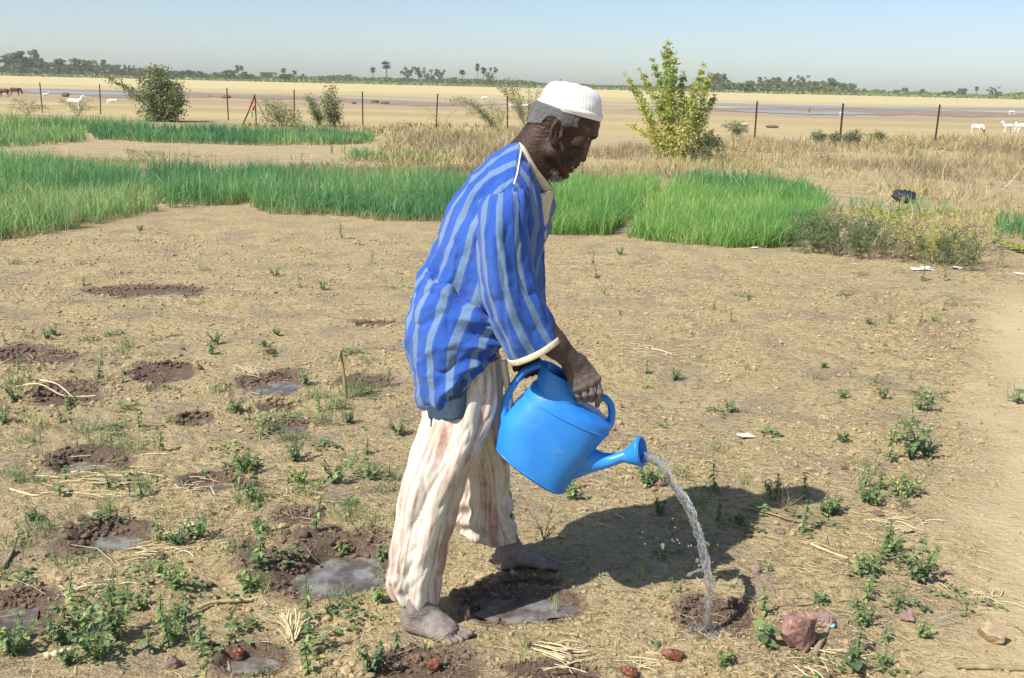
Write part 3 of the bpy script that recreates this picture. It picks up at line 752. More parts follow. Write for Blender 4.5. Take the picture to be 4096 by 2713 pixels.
# the brown and green shrub row at the right edge of the onion bed
def ground_shrub(name, cpx, w, h, n, mat, label, seed, tmean, size=0.012, stemn=26, depth=0.35, mat2=None):
    rng = np.random.default_rng(seed); B = G(*cpx); o = empty(name, B)
    mb = MB(); P = []
    for k in range(stemn):
        a = rng.uniform(-1, 1); foot = np.array([a * w * 0.4, rng.uniform(-depth, depth), 0.0])
        tip = foot + np.array([rng.normal(0.05, 0.13), rng.normal(0, 0.10), h * rng.uniform(0.6, 1.15)])
        pts = catmull([foot, foot * .5 + tip * .5 + rng.normal(0, .02, 3), tip], 6)
        mb.tube(pts, np.linspace(0.0035, 0.0012, 6), 4, rng.random() * .5, cap=False)
        for j in range(4):
            q = pts[rng.integers(2, 6)]; e = q + np.array([rng.normal(0, .07), rng.normal(0, .07), rng.uniform(.02, .10)])
            mb.tube([q, (q + e) / 2 + (0, 0, .01), e], [.0018, .0013, .0008], 3, rng.random() * .5, cap=False); P.append((q, e))
        P += [(pts[i], pts[i + 1]) for i in range(1, 5)]
    obj("stems", mb.mesh("stems", M['dry']), o)
    A = np.array([p[0] for p in P]); Bq = np.array([p[1] for p in P]); i = rng.integers(0, len(P), n); u = rng.random((n, 1))
    C = A[i] * (1 - u) + Bq[i] * u + rng.normal(0, .014, (n, 3))
    V, F, tn = leaf_quads(C, size, rng, aspect=.35, tint=np.clip(rng.normal(tmean, .2, n), 0, 1))
    obj("foliage", make_mesh("foliage", V, F, M[mat], {"tint": tn}, smooth=False), o)
    return tag(o, label, "shrub", "low shrubs edging the onion bed")
gs = [((3230, 1000), .55, .30, 3200, 'weed', "dark green bushy shrub touching the bright onion bed", 0.20),
      ((3370, 1012), .55, .32, 3200, 'weed', "green shrub with rusty seed heads, second from the bright onion bed", 0.22),
      ((3480, 1005), .45, .34, 2400, 'weed', "narrow dark green shrub in the middle of the shrub row", 0.3),
      ((3570, 1030), .55, .30, 1800, 'dry', "dry brown leafless shrub in the middle of the shrub row", 0.30),
      ((3690, 1045), .60, .36, 2800, 'yellow_leaf', "yellowing shrub with small golden flowers", 0.75),
      ((3765, 1062), .50, .34, 2800, 'weed', "dark green shrub right of the golden flowered one", 0.25),
      ((3870, 1050), .50, .32, 1600, 'dry', "thin brown shrub at the right end of the shrub row", 0.40),
      ((3300, 985), .50, .36, 1200, 'dry', "rust brown seed stalks rising behind the dark green shrubs", 0.20),
      ((3640, 1000), .60, .38, 1500, 'dry', "tall tan weed tangle behind the brown shrub", 0.5),
      ((3850, 1000), .60, .38, 1200, 'yellow_leaf', "loose yellow green weed behind the right end of the shrub row", 0.8)]
for k, (c, w, h, n, mt, lab, tm) in enumerate(gs):
    ground_shrub("low_shrub", c, w, h, n, mt, lab, 200 + k, tm, size=0.013 if mt != 'dry' else 0.009)

# dead pale branches in the dry grass
def branch_obj(name, label, px_lines, Ys, r, mat='straw', group=None, cat="branch"):
    o = empty(name, W(*px_lines[0][0], Ys)); mb = MB()
    for ln in px_lines:
        pts = np.array([W(a, b, Ys + i * 0.03) for i, (a, b) in enumerate(ln)]) - np.array(o.location)
        mb.tube(catmull(pts, 3 * len(ln)), np.linspace(r, r * .4, 3 * len(ln)), 5, 0.85)
    obj("twigs", mb.mesh("twigs", M[mat]), o)
    return tag(o, label, cat, group)
Yb = G(3560, 880)[1]
branch_obj("dead_branch", "pale dead branch arching beside the dark bag", [[(3560, 880), (3545, 820), (3500, 755), (3445, 742)], [(3500, 755), (3470, 770)], [(3545, 820), (3570, 790)]], Yb, 0.006)
Yb = G(3560, 905)[1]
branch_obj("dead_branch", "bleached forked twig lying in front of the dark bag", [[(3570, 905), (3520, 870), (3480, 840), (3450, 800)], [(3520, 870), (3480, 880), (3470, 900)], [(3640, 890), (3650, 840), (3630, 780)]], Yb, 0.005)
Yb = G(4040, 760)[1]
branch_obj("dead_branch", "long pale twig leaning at the right edge of the dry grass", [[(4010, 760), (4050, 720), (4096, 660)], [(3780, 760), (3770, 700), (3785, 650)]], Yb, 0.009)
# dark bag
rng = np.random.default_rng(4)
B = G(3610, 812)
Vb, Fb = [], []
u, v = np.meshgrid(np.linspace(0, 2 * np.pi, 28, endpoint=False), np.linspace(0, np.pi, 14))
r = 0.15 + 0.04 * noise2(u * 3, v * 4, 8)
Vb = np.stack([r * np.sin(v) * np.cos(u) * 1.1, r * np.sin(v) * np.sin(u), 0.10 + 0.6 * r * np.cos(v)], -1).reshape(-1, 3)
t = NT("black_plastic"); t.col((0.022, 0.027, 0.035, 1)); t.rough(0.42); t.bump(t.noise(25, 3, .6, t.coord()), .8, .03); M['black_plastic'] = t.m
tag(obj("plastic_bag", make_mesh("plastic_bag", Vb, grid_faces(14, 28, True), M['black_plastic']), loc=B), "crumpled dark plastic bag lying in the dry grass at right", "bag")

# lettuce plants at the right edge
rng = np.random.default_rng(9)
M['lettuce'] = leaf_material("lettuce_leaves", [(0, (.20, .30, .03)), (1, (.50, .55, .10))], .35, .5)
for k, (lx, ly, lab) in enumerate([(4005, 988, "leftmost lettuce of the row at the right edge"), (4048, 1000, "second lettuce from the left in the row at the right edge"), (4090, 1012, "lettuce cut by the right edge of the photo")]):
    o = empty("lettuce", G(lx, ly))
    for j in range(9):
        a = j * 2.4; L = .075 + .02 * rng.random()
        g, h_ = np.meshgrid(np.linspace(0, 1, 5), np.linspace(-1, 1, 5), indexing='ij')
        wv = np.sin(np.pi * (g * .85 + .1)) * .045
        X_ = g * L; Y_ = h_ * wv; Z_ = .09 * g * (1.3 - g) + .012 * np.sin(h_ * 9 + j) * g + .02
        V = np.stack([X_ * math.cos(a) - Y_ * math.sin(a), X_ * math.sin(a) + Y_ * math.cos(a), Z_], -1).reshape(-1, 3)
        obj("leaf", make_mesh("leaf", V, grid_faces(5, 5), M['lettuce'], {"tint": rng.random(25) * .6 + .2 * rng.random()}), o)
    tag(o, lab, "lettuce", "lettuces at the right edge")
for k, (lx, ly) in enumerate([(3440, 858), (3520, 862), (3600, 855), (3800, 862), (3700, 868), (3560, 880), (3990, 905), (4060, 905), (1580, 690), (1610, 688), (4030, 900)]):
    o = empty("leafy_seedling", G(lx, ly + 8)); mb = MB()
    C = rng.normal(0, 1, (60, 3)) * (.07, .05, .025) + (0, 0, .05)
    V, F, tn = leaf_quads(C, .022, rng, flat=1, aspect=.7); mb.add(V, F, tn)
    obj("foliage", mb.mesh("foliage", M['lettuce'], smooth=False), o)
    tag(o, "small bright yellow-green leafy plant " + ["on bare soil just right of the onion rows", "left of the dark bag, second of its row", "below the dark bag", "on bare soil far right of the dark bag", "on bare soil just right of the dark bag", "in front of the bleached forked twig", "behind the lettuces, left one", "behind the lettuces, right one", "left of the man's back among dry weeds", "left of the man's back, nearer the man", "behind the lettuces, between two others"][k], "plant", "young leafy plants behind the beds")
# ------------------------------------------------------------------ fence posts
def post(top, bot, label, r=0.021):
    b = G(*bot)
    t_ = W(top[0], top[1], b[1])
    # angle iron: an L shaped section with a notched rough top
    a = 0.045; th = 0.006
    sec = np.array([(0, 0), (a, 0), (a, th), (th, th), (th, a), (0, a)]) - a / 2
    h = t_[2]; lean = (t_ - b)[:2]
    lv = [-0.2, 0.0, h * .33, h * .66, h - .004, h]
    V = np.array([[p[0] + lean[0] * max(z, -.1) / h, p[1] + lean[1] * max(z, -.1) / h, z] for z in lv for p in sec])
    F = grid_faces(len(lv), 6, True)
    me = make_mesh("fence_post", V, [F, np.array([[30, 31, 32, 33], [30, 33, 34, 35]])], M['iron'], smooth=False)
    return tag(obj("fence_post", me, loc=b), label, "fence post", "rusty fence posts in a row")
posts = [((160, 330), (171, 452), "leftmost rusty iron fence post, left of the white sheep"),
         ((399, 337), (404, 458), "rusty fence post between the two white sheep on the left"),
         ((908, 352), (914, 482), "rusty fence post between the grey-green bush and the leaning poles"),
         ((1177, 358), (1178, 490), "rusty fence post standing in the pale feathery bush"),
         ((1450, 366), (1452, 505), "rusty fence post in the open right of the slim sapling"),
         ((1751, 375), (1744, 518), "rusty fence post left of the man's shoulder"),
         ((2030, 385), (2030, 525), "rusty fence post inside the thorn bush behind the man's neck"),
         ((3029, 405), (3018, 558), "rusty fence post right of the tall yellow-green bush"),
         ((3373, 414), (3358, 580), "middle rusty fence post of the three on the right"),
         ((3760, 418), (3740, 568), "rightmost rusty fence post, left of the grazing sheep")]
for p in posts: post(*p)
# leaning poles with a red rag
o = empty("pole_tripod", G(1020, 505))
yb = G(1020, 505)[1]
def lp(a, b, r, Yd=0.0):
    A, Bq = W(a[0], a[1], yb + Yd), W(b[0], b[1], yb); loc = np.array(o.location)
    obj("pole", MB().tube([A - loc, (A + Bq) / 2 - loc + (0.01, 0, 0), Bq - loc], [r, r * .95, r * .85], 7).mesh("pole", M['iron']), o)
lp((970, 503), (1020, 382), .024, -.1); lp((1025, 508), (1019, 377), .022, 0.0); lp((1068, 484), (1022, 398), .012, .5)
M['red_rag'] = simple("red_rag", (.55, .06, .035), .8)
loc = np.array(o.location); rng = np.random.default_rng(3)
g, h_ = np.meshgrid(np.linspace(0, 1, 9), np.linspace(0, 1, 6), indexing='ij')
for (a0, b0, wd, ht) in [((1006, 402), (1016, 398), .10, .13), ((1012, 424), (1022, 424), .09, .16)]:
    P0 = W(a0[0], a0[1], yb - .06) - loc
    V = np.stack([P0[0] + wd * (h_ - .3) + .02 * np.sin(g * 7), P0[1] + .03 * np.sin(h_ * 8 + g * 4), P0[2] - ht * g * (1 - .3 * h_)], -1).reshape(-1, 3)
    obj("rag", make_mesh("rag", V, grid_faces(9, 6), M['red_rag']), o)
V = np.stack([(W(1005, 445, yb - .05) - loc)[0] + .05 * h_, (W(1005, 445, yb - .05) - loc)[1] + .01 * g, (W(1005, 445, yb - .05) - loc)[2] - .22 * g], -1).reshape(-1, 3)
obj("rag", make_mesh("rag", V, grid_faces(9, 6), simple("green_rag", (.12, .28, .12), .8)), o)
tag(o, "three dark poles leaned together with red rags tied on", "poles")

# ------------------------------------------------------------------ grazing animals
M['wool'] = simple("white_coat", (.78, .74, .66), .9, .1, 12, .15, (40, .5, .03))
M['dark_coat'] = simple("dark_coat", (.045, .032, .028), .9, .1)
M['brown_coat'] = simple("brown_coat", (.16, .07, .045), .9, .1, 8, .3)
def quad(name, px, py, L, face, head_down, mat, headmat, label, cat, turn=0.0, group=None):
    """a four legged animal, L = body length, face=+1 looks right"""
    o = empty(name, G(px, py)); o.rotation_euler = (0, 0, turn)
    s = L * .62; f = face
    mb = MB()
    # trunk: deep chest narrowing to the belly and rump
    pts = np.array([(-.50, 0, .66), (-.44, 0, .67), (-.25, 0, .66), (0, 0, .63), (.22, 0, .62), (.38, 0, .66), (.48, 0, .72), (.56, 0, .80)]) * s * (f, 1, 1)
    rad = np.array([.07, .16, .195, .20, .205, .19, .13, .09]) * s
    mb.tube(catmull(pts, 18), np.interp(np.linspace(0, 1, 18), np.linspace(0, 1, 8), rad), 12)
    def leg(x, y, bend):
        P = np.array([(x * f, y, .62), ((x + bend[0]) * f, y, .38), ((x + bend[1]) * f, y, .20), (x * f + .01, y, .01)]) * s
        mb.tube(catmull(P, 9), np.interp(np.linspace(0, 1, 9), [0, .35, .6, 1], [.095, .05, .032, .030]) * s, 8)
    for y in (-.11, .11):
        leg(.33, y, (.0, .01)); leg(-.40, y * .95, (.06, -.07))
    # neck
    if head_down: nk = [(.50, 0, .76), (.62, 0, .62), (.68, 0, .38)]; hd = [(.66, 0, .42), (.72, 0, .26), (.75, 0, .12)]
    else: nk = [(.50, 0, .76), (.60, 0, .92), (.66, 0, 1.02)]; hd = [(.60, 0, 1.04), (.72, 0, 1.0), (.86, 0, .92)]
    nk = np.array(nk) * s * (f, 1, 1); hd = np.array(hd) * s * (f, 1, 1)
    mb.tube(catmull(nk, 6), np.linspace(.12, .075, 6) * s, 10)
    obj("body", mb.mesh("body", mat), o)
    h = MB().tube(catmull(hd, 7), np.array([.05, .085, .085, .075, .058, .048, .035]) * s, 10)
    for y in (-1, 1):
        e0 = hd[0] + np.array([0, .06 * y, .02]) * s
        h.tube([e0, e0 + np.array([-.04 * f, .08 * y, -.03]) * s, e0 + np.array([-.06 * f, .11 * y, -.08]) * s], [.02 * s, .028 * s, .008 * s], 6)
    obj("head", h.mesh("head", headmat), o)
    tp = np.array([(-.50, 0, .70), (-.56, 0, .62), (-.57, 0, .42)]) * s * (f, 1, 1)
    obj("tail", MB().tube(tp, [.03 * s, .028 * s, .012 * s], 6).mesh("tail", mat), o)
    return tag(o, label, cat, group)
quad("sheep", 3905, 534, .72, 1, True, M['wool'], M['dark_coat'], "white sheep with dark head grazing, right of the rightmost fence post", "sheep", -.9)
quad("sheep", 4030, 532, .74, -1, False, M['wool'], M['wool'], "white sheep facing left in the group at the right edge", "sheep", .2)
quad("sheep", 4062, 527, .70, 1, False, M['wool'], M['dark_coat'], "white sheep with dark brown head, middle of the group at the right edge", "sheep", 1.2)
quad("sheep", 4092, 533, .78, 1, True, M['wool'], M['wool'], "white sheep cut by the right edge of the photo", "sheep", -.2)
quad("sheep", 300, 440, .95, 1, False, M['wool'], M['wool'], "white sheep standing between the two leftmost fence posts", "sheep", .1)
quad("sheep", 455, 424, .68, -1, True, M['wool'], M['wool'], "small white sheep grazing right of the second fence post", "sheep", .3)
quad("sheep", 182, 392, .55, 1, False, M['wool'], M['wool'], "tiny white sheep just right of the leftmost fence post", "sheep", .5)
quad("sheep", 2975, 520, .5, 1, True, M['wool'], M['wool'], "white sheep half hidden by the small grey-green bush", "sheep", .6)
quad("sheep", 4045, 462, .7, 1, True, M['wool'], M['wool'], "distant white sheep by the water channel at the right edge", "sheep", .1)
quad("sheep", 3362, 464, .5, 1, True, M['wool'], M['wool'], "distant white sheep by the middle right fence post", "sheep", 1.1)
quad("sheep", 1938, 406, .8, 1, True, M['wool'], M['wool'], "white sheep far off above the low arching thorn bush", "sheep", .2)
quad("sheep", 2050, 442, .7, -1, False, M['wool'], M['wool'], "white sheep behind the thorn bush at the man's neck", "sheep", .4)
quad("sheep", 2100, 440, .65, 1, False, M['wool'], M['wool'], "second white sheep behind the thorn bush, nearer the man", "sheep", .1)
quad("donkey", 62, 382, 1.0, 1, True, M['brown_coat'], M['dark_coat'], "dark brown donkey grazing by the water at the far left", "donkey", .2)
quad("donkey", 18, 388, 1.0, -1, True, M['brown_coat'], M['brown_coat'], "reddish brown donkey at the left edge of the photo", "donkey", -.1)

# mud heaps and far stumps
def lump_mesh(name, rx, ry, rz, seed, mat, amp=.35, n=26, freq=1.6, oct=4, sink=.25):
    u, v = np.meshgrid(np.linspace(0, 2 * np.pi, n * 2, endpoint=False), np.linspace(0.001, np.pi - .001, n))
    d = np.stack([np.sin(v) * np.cos(u), np.sin(v) * np.sin(u), np.cos(v)], -1)
    f = 1 + amp * fbm(d[..., 0] * freq * 2 + 7 * seed + d[..., 2] * 1.7, d[..., 1] * freq * 2 + d[..., 2] * freq, oct, seed)
    f2 = np.round((f + .13 * d[..., 0] * np.sin(seed)) * 9) / 9
    f = f * .7 + f2 * .3
    V = (d * f[..., None] * (rx, ry, rz)).reshape(-1, 3); V[:, 2] += rz * (1 - sink)
    return make_mesh(name, V, grid_faces(n, 2 * n, True), mat)
M['mud_lump'] = simple("mud_lump", (.17, .115, .09), .95, .2, 6, .3)
for k, (x, y, w, h, lab) in enumerate([(1500, 412, .55, .22, "mud heap in the field right of the middle fence post"), (1540, 416, .55, .17, "smaller mud heap right of the other in the middle of the field"), (262, 388, .5, .30, "brown mud heap by the water between the left fence posts"),
                                       (905, 394, .7, .25, "mud clump left of the third fence post"), (1415, 416, .3, .15, "small mud clump left of the open fence post"), (3090, 512, .5, .12, "low mud heap right of the small grey-green bush")]):
    tag(obj("mud_heap", lump_mesh("mud_heap", w * .55, w * .35, h * .55, 30 + k, M['mud_lump'], n=10), loc=G(x, y)), lab, "mud heap")
for k, (x, y, h, w, lab) in enumerate([(838, 390, .24, .05, "dark stump standing in the far field between the left bush and the poles"), (724, 388, .38, .02, "thin stake in the far field just right of the grey-green bush"), (3235, 452, .42, .05, "dark stake standing by the water channel"), (3826, 400, .45, .08, "dark stump far out near the hedge at right")]):
    mb = MB().tube([(0, 0, -.1), (.02, 0, h * .5), (.05, 0, h)], [w, w * .8, w * .4], 6)
    mb.tube([(.02, 0, h * .5), (w * 1.5, 0, h * .8)], [w * .4, w * .25], 5)
    tag(obj("stump", mb.mesh("stump", M['mud_lump']), loc=G(x, y)), lab, "stump")

# ------------------------------------------------------------------ distant trees
rng = np.random.default_rng(77)
def tree_proto(kind, seed):
    """unit height tree: returns (trunk mesh, crown mesh)"""
    rng = np.random.default_rng(seed); tb = MB(); 
    if kind == 'palm':
        tb.tube([(0, 0, -.02), (.01, 0, .4), (.0, 0, .80)], [.022, .018, .016], 6)
        V = []; C = []
        cb = MB()
        for k in range(46):
            d = rng.normal(size=3); d[2] = d[2] * .9 + .25; d /= np.linalg.norm(d)
            L = .17 * rng.uniform(.8, 1.15)
            base = np.array([0, 0, .82]) + d * .03
            # fan leaf: a small wedge of splayed blades
            s = np.cross(d, [0, 0, 1.0]); s /= np.linalg.norm(s) + 1e-9; nn = np.cross(s, d)
            for j in range(5):
                a = (j - 2) * .38
                e = base + (d * math.cos(a) + s * math.sin(a)) * L + np.array([0, 0, -.02 * abs(j - 2)])
                p = nn * .004
                m_ = base + (e - base) * .6
                w_ = (s * math.cos(a) - d * math.sin(a)) * .016
                cb.add([base, m_ - w_, e, m_ + w_], [[0, 1, 2, 3]], rng.random() * .6)
        for k in range(30):
            d = rng.normal(size=3); d[2] = -abs(d[2]); d /= np.linalg.norm(d)
            b = np.array([0, 0, .79]); e = b + d * .10; s = np.cross(d, [0, 1, .1]) * .012
            cb.add([b, b + d * .05 + s, e, b + d * .05 - s], [[0, 1, 2, 3]], .8)
        return tb, cb
    if kind == 'tall':      # slender dense column like a young eucalyptus
        cen = [np.array([rng.normal(0, .05), rng.normal(0, .05), z]) for z in np.linspace(.2, .92, 12)]
        rad = [.11 * (1 - .5 * abs(z - .5)) * rng.uniform(.7, 1.2) for z in np.linspace(.2, .92, 12)]
        tb.tube([(0, 0, -.02), (0, 0, .9)], [.025, .006], 5)
    elif kind == 'round':
        cen = [np.array([rng.normal(0, .26), rng.normal(0, .26), rng.uniform(.38, .85)]) for _ in range(13)]
        rad = [rng.uniform(.12, .20) for _ in cen]
        tb.tube([(0, 0, -.02), (.02, 0, .35), (0, 0, .6)], [.045, .035, .02], 6)
        for c in cen[:6]: tb.tube([(.01, 0, .25), c * (.6, .6, .7), c], [.022, .014, .006], 4)
    elif kind == 'open':
        cen = [np.array([rng.normal(0, .22), rng.normal(0, .22), rng.uniform(.35, .95)]) for _ in range(16)]
        rad = [rng.uniform(.06, .12) for _ in cen]
        tb.tube([(0, 0, -.02), (.02, 0, .3), (-.02, 0, .7), (.02, 0, .95)], [.04, .03, .02, .01], 6)
        for c in cen: tb.tube([(.0, 0, .28 + .2 * rng.random()), c * (.6, .6, .85), c], [.016, .010, .005], 4)
    else:                   # scrub
        cen = [np.array([rng.normal(0, .42), rng.normal(0, .3), rng.uniform(.20, .70)]) for _ in range(16)]
        rad = [rng.uniform(.18, .30) for _ in cen]
        for c in cen[:5]: tb.tube([(0, 0, -.02), c * (.5, .5, .6), c], [.03, .02, .008], 4)
    n = {'tall': 1300, 'round': 1700, 'open': 1000, 'scrub': 1500}[kind]
    C, c = clump_points(cen, np.array(rad), n, rng, .55)
    C[:, 2] = np.maximum(C[:, 2], .02)
    ct = rng.random(len(cen)) * .5
    V, F, tn = leaf_quads(C, {'tall': .030, 'round': .042, 'open': .032, 'scrub': .055}[kind], rng, aspect=.6, tint=np.clip(ct[c] + rng.random(n) * .5, 0, 1))
    cb = MB(); cb.add(V, F, tn)
    return tb, cb
PROTO = {}
for kind, cnt in (('palm', 3), ('tall', 3), ('round', 3), ('open', 3), ('scrub', 4)):
    for k in range(cnt):
        tb, cb = tree_proto(kind, 300 + k + 10 * len(kind))
        PROTO[(kind, k)] = (tb.mesh("trunk", M['bark']), cb.mesh("crown", M['far_leaf'], smooth=False))
def far_tree(kind, k, px, toppy, wpx, dist, label, name, cat, group):
    p = W(px, 0, dist); base = np.array([p[0], dist, -0.1])
    top = W(px, toppy - (9 if px < 800 else 4), dist)[2]
    o = empty(name, base)
    w_nat = {'palm': .36, 'tall': .26, 'round': .85, 'open': .75, 'scrub': 1.35}[kind]
    Hh = top + .1; Ww = wpx * (1.3 if px < 800 else 1.1) / FPX * dist
    a = rng.uniform(0, 6.28)
    o.scale = (Ww / w_nat, Ww / w_nat, Hh); o.rotation_euler = (0, 0, 0)
    t_, c_ = PROTO[(kind, k % (4 if kind == 'scrub' else 3))]
    obj("trunk", t_, o); obj("crown", c_, o)
    return tag(o, label, cat, group)
def where(px):
    marks = [(0, "at the left edge"), (160, "above the leftmost post"), (400, "above the second post"), (640, "behind the grey-green bush"),
             (908, "above the third post"), (1020, "above the leaning poles"), (1177, "above the feathery bush"), (1330, "above the slim sapling"),
             (1450, "above the open middle post"), (1600, "right of the open middle post"), (1750, "above the post by the man's shoulder"), (1960, "above the arching thorn bush"),
             (2130, "just left of the white cap"), (2450, "just right of the white cap"), (2700, "behind the tall yellow bush"), (3029, "right of the tall bush"), (3200, "above the two right posts"), (3373, "above the middle right post"), (3560, "between the last two posts"), (3760, "above the rightmost post"), (3950, "above the grazing sheep"), (4096, "at the right edge")]
    m = min(marks, key=lambda q: abs(q[0] - px)); d = px - m[0]
    return m[1], d
used_labels = {}
def uniq(desc, px, extra=""):
    w, d = where(px)
    lab = f"{desc} {w}"
    if lab in used_labels:
        for suf in (", slightly to the right", ", slightly to the left", ", furthest right there", ", tucked between others", ", half hidden"):
            if lab + suf not in used_labels: lab = lab + suf; break
    used_labels[lab] = 1
    return lab
far_list = [  # kind, variant, px, top py, width px
 ('tall', 0, 8, 230, 40), ('tall', 1, 40, 218, 34), ('tall', 2, 64, 212, 34), ('tall', 0, 95, 240, 24), ('tall', 1, 122, 205, 26), ('tall', 2, 78, 235, 26),
 ('tall', 0, 108, 238, 22), ('round', 0, 175, 247, 46), ('tall', 1, 145, 240, 20), ('round', 1, 215, 252, 50), ('tall', 2, 206, 245, 20), ('tall', 0, 228, 242, 22),
 ('round', 2, 255, 262, 40), ('tall', 1, 282, 240, 22), ('tall', 2, 298, 246, 18), ('round', 0, 330, 236, 44), ('round', 1, 20, 256, 50), ('palm', 0, 394, 244, 22),
 ('round', 2, 415, 262, 56), ('round', 0, 365, 276, 46), ('open', 1, 495, 266, 32), ('scrub', 0, 455, 272, 40), ('scrub', 1, 550, 280, 34), ('scrub', 2, 690, 286, 40),
 ('round', 1, 745, 285, 40), ('round', 0, 860, 288, 50), ('round', 2, 905, 280, 56), ('palm', 1, 938, 262, 20), ('palm', 2, 954, 265, 18), ('round', 1, 975, 288, 54), ('round', 0, 1058, 286, 60),
 ('palm', 0, 1124, 275, 24), ('round', 2, 1128, 296, 46), ('palm', 1, 1170, 284, 20), ('round', 1, 1208, 296, 24), ('scrub', 2, 1260, 305, 44), ('scrub', 0, 1310, 305, 26),
 ('round', 0, 1388, 296, 26), ('round', 1, 1350, 306, 20), ('palm', 0, 1488, 270, 24), ('palm', 1, 1543, 245, 40), ('round', 2, 1535, 310, 18), ('open', 0, 1630, 268, 52), ('open', 1, 1676, 268, 40),
 ('open', 2, 1728, 280, 54), ('open', 0, 1762, 280, 36), ('palm', 2, 1852, 282, 28), ('palm', 0, 1913, 254, 20), ('round', 0, 1915, 314, 40), ('palm', 1, 1938, 270, 24), ('open', 2, 1970, 272, 42), ('round', 1, 2255, 318, 22),
 ('round', 0, 2880, 284, 60), ('tall', 1, 2922, 298, 22), ('scrub', 1, 2870, 318, 120), ('open', 1, 3072, 308, 34), ('round', 2, 3130, 308, 42), ('tall', 2, 3190, 312, 18), ('open', 0, 3232, 302, 44),
 ('scrub', 0, 2960, 322, 120), ('scrub', 1, 3040, 320, 120), ('scrub', 2, 3120, 318, 130), ('scrub', 3, 3200, 322, 120), ('scrub', 0, 3290, 318, 130), ('round', 1, 3370, 312, 80), ('scrub', 2, 3420, 328, 80),
 ('scrub', 1, 3500, 355, 40), ('scrub', 3, 3560, 358, 50), ('round', 0, 3664, 350, 26), ('scrub', 2, 3640, 360, 60), ('scrub', 1, 3740, 356, 50), ('scrub', 0, 3840, 360, 50), ('round', 2, 3895, 356, 34), ('palm', 1, 3955, 350, 18), ('open', 0, 4020, 350, 32), ('scrub', 2, 4045, 366, 30)]
names = {'palm': ("palm_tree", "distant fan palm", "palm"), 'tall': ("tall_tree", "slender dark far tree", "tree"), 'round': ("round_tree", "rounded far tree", "tree"),
         'open': ("open_tree", "airy branching far tree", "tree"), 'scrub': ("scrub_bush", "low wide far bush", "bush")}
for kind, k, px, top, w in far_list:
    nm, desc, cat = names[kind]
    far_tree(kind, k, px, top, w, rng.uniform(400, 455), uniq(desc, px), nm, cat, {"palm": "fan palms on the horizon", "tree": "trees on the horizon", "bush": "bushes on the horizon"}[cat])
# continuous low growth below them: one mass
def hedge(x0, x1, n, hpx, dist, seed, mat, tmean):
    r = np.random.default_rng(seed)
    px = r.uniform(x0, x1, n); d = dist + r.normal(0, 14, n)
    hh = hpx / FPX * dist * (0.55 + 0.55 * (fbm(px * .012, px * 0, 4, seed) + .4)) * r.random(n) ** .6
    t = 1.0 / (Fw[1] * FPX + Rt[1] * (px - 2048) + Up[1] * (1356.5 - 330))
    x = (Rt[0] * (px - 2048) + Up[0] * (1356.5 - 330)) * t * d
    C = np.stack([x, d, hh], 1)
    return leaf_quads(C, .62, r, aspect=.6, tint=np.clip(tmean + .25 * r.normal(size=n), 0, 1))
segs = [(-600, 900, 9000, 42, 432, 1, .30), (700, 2300, 10000, 24, 452, 2, .45), (1900, 3000, 5000, 16, 470, 3, .55), (2840, 3440, 5000, 46, 425, 7, .5), (3400, 4700, 6000, 20, 440, 4, .75), (-600, 4700, 9000, 9, 395, 5, .85)]
vs_, fs_, ts_, c0 = [], [], [], 0
for s_ in segs:
    V, F, tn = hedge(s_[0], s_[1], s_[2], s_[3], s_[4], s_[5], None, s_[6])
    vs_.append(V); fs_.append(F + c0); ts_.append(tn); c0 += len(V)
tag(obj("distant_scrub", make_mesh("distant_scrub", np.vstack(vs_), np.vstack(fs_), M['far_leaf'], {"tint": np.concatenate(ts_)}, smooth=False)), "low scrub running along the whole horizon", kind="stuff")

# air
me = bpy.data.meshes.new("haze")
x0, x1, y0, y1, z0, z1 = -700, 700, -40, 620, -1.3, 26
hv = [(x, y, z) for x in (x0, x1) for y in (y0, y1) for z in (z0, z1)]
me.from_pydata(hv, [], [(0, 1, 3, 2), (4, 6, 7, 5), (0, 4, 5, 1), (2, 3, 7, 6), (0, 2, 6, 4), (1, 5, 7, 3)])
hm = bpy.data.materials.new("haze_air"); hm.use_nodes = True
ht = hm.node_tree; ht.nodes.clear()
ho = ht.nodes.new("ShaderNodeOutputMaterial"); hp = ht.nodes.new("ShaderNodeVolumePrincipled")
hp.inputs["Color"].default_value = (.92, .95, 1, 1); hp.inputs["Density"].default_value = 0.00034; hp.inputs["Anisotropy"].default_value = 0.3
ht.links.new(hp.outputs[0], ho.inputs["Volume"])
me.materials.append(hm)
HAZE = tag(obj("haze", me), "thin pale haze over the plain", kind="stuff")
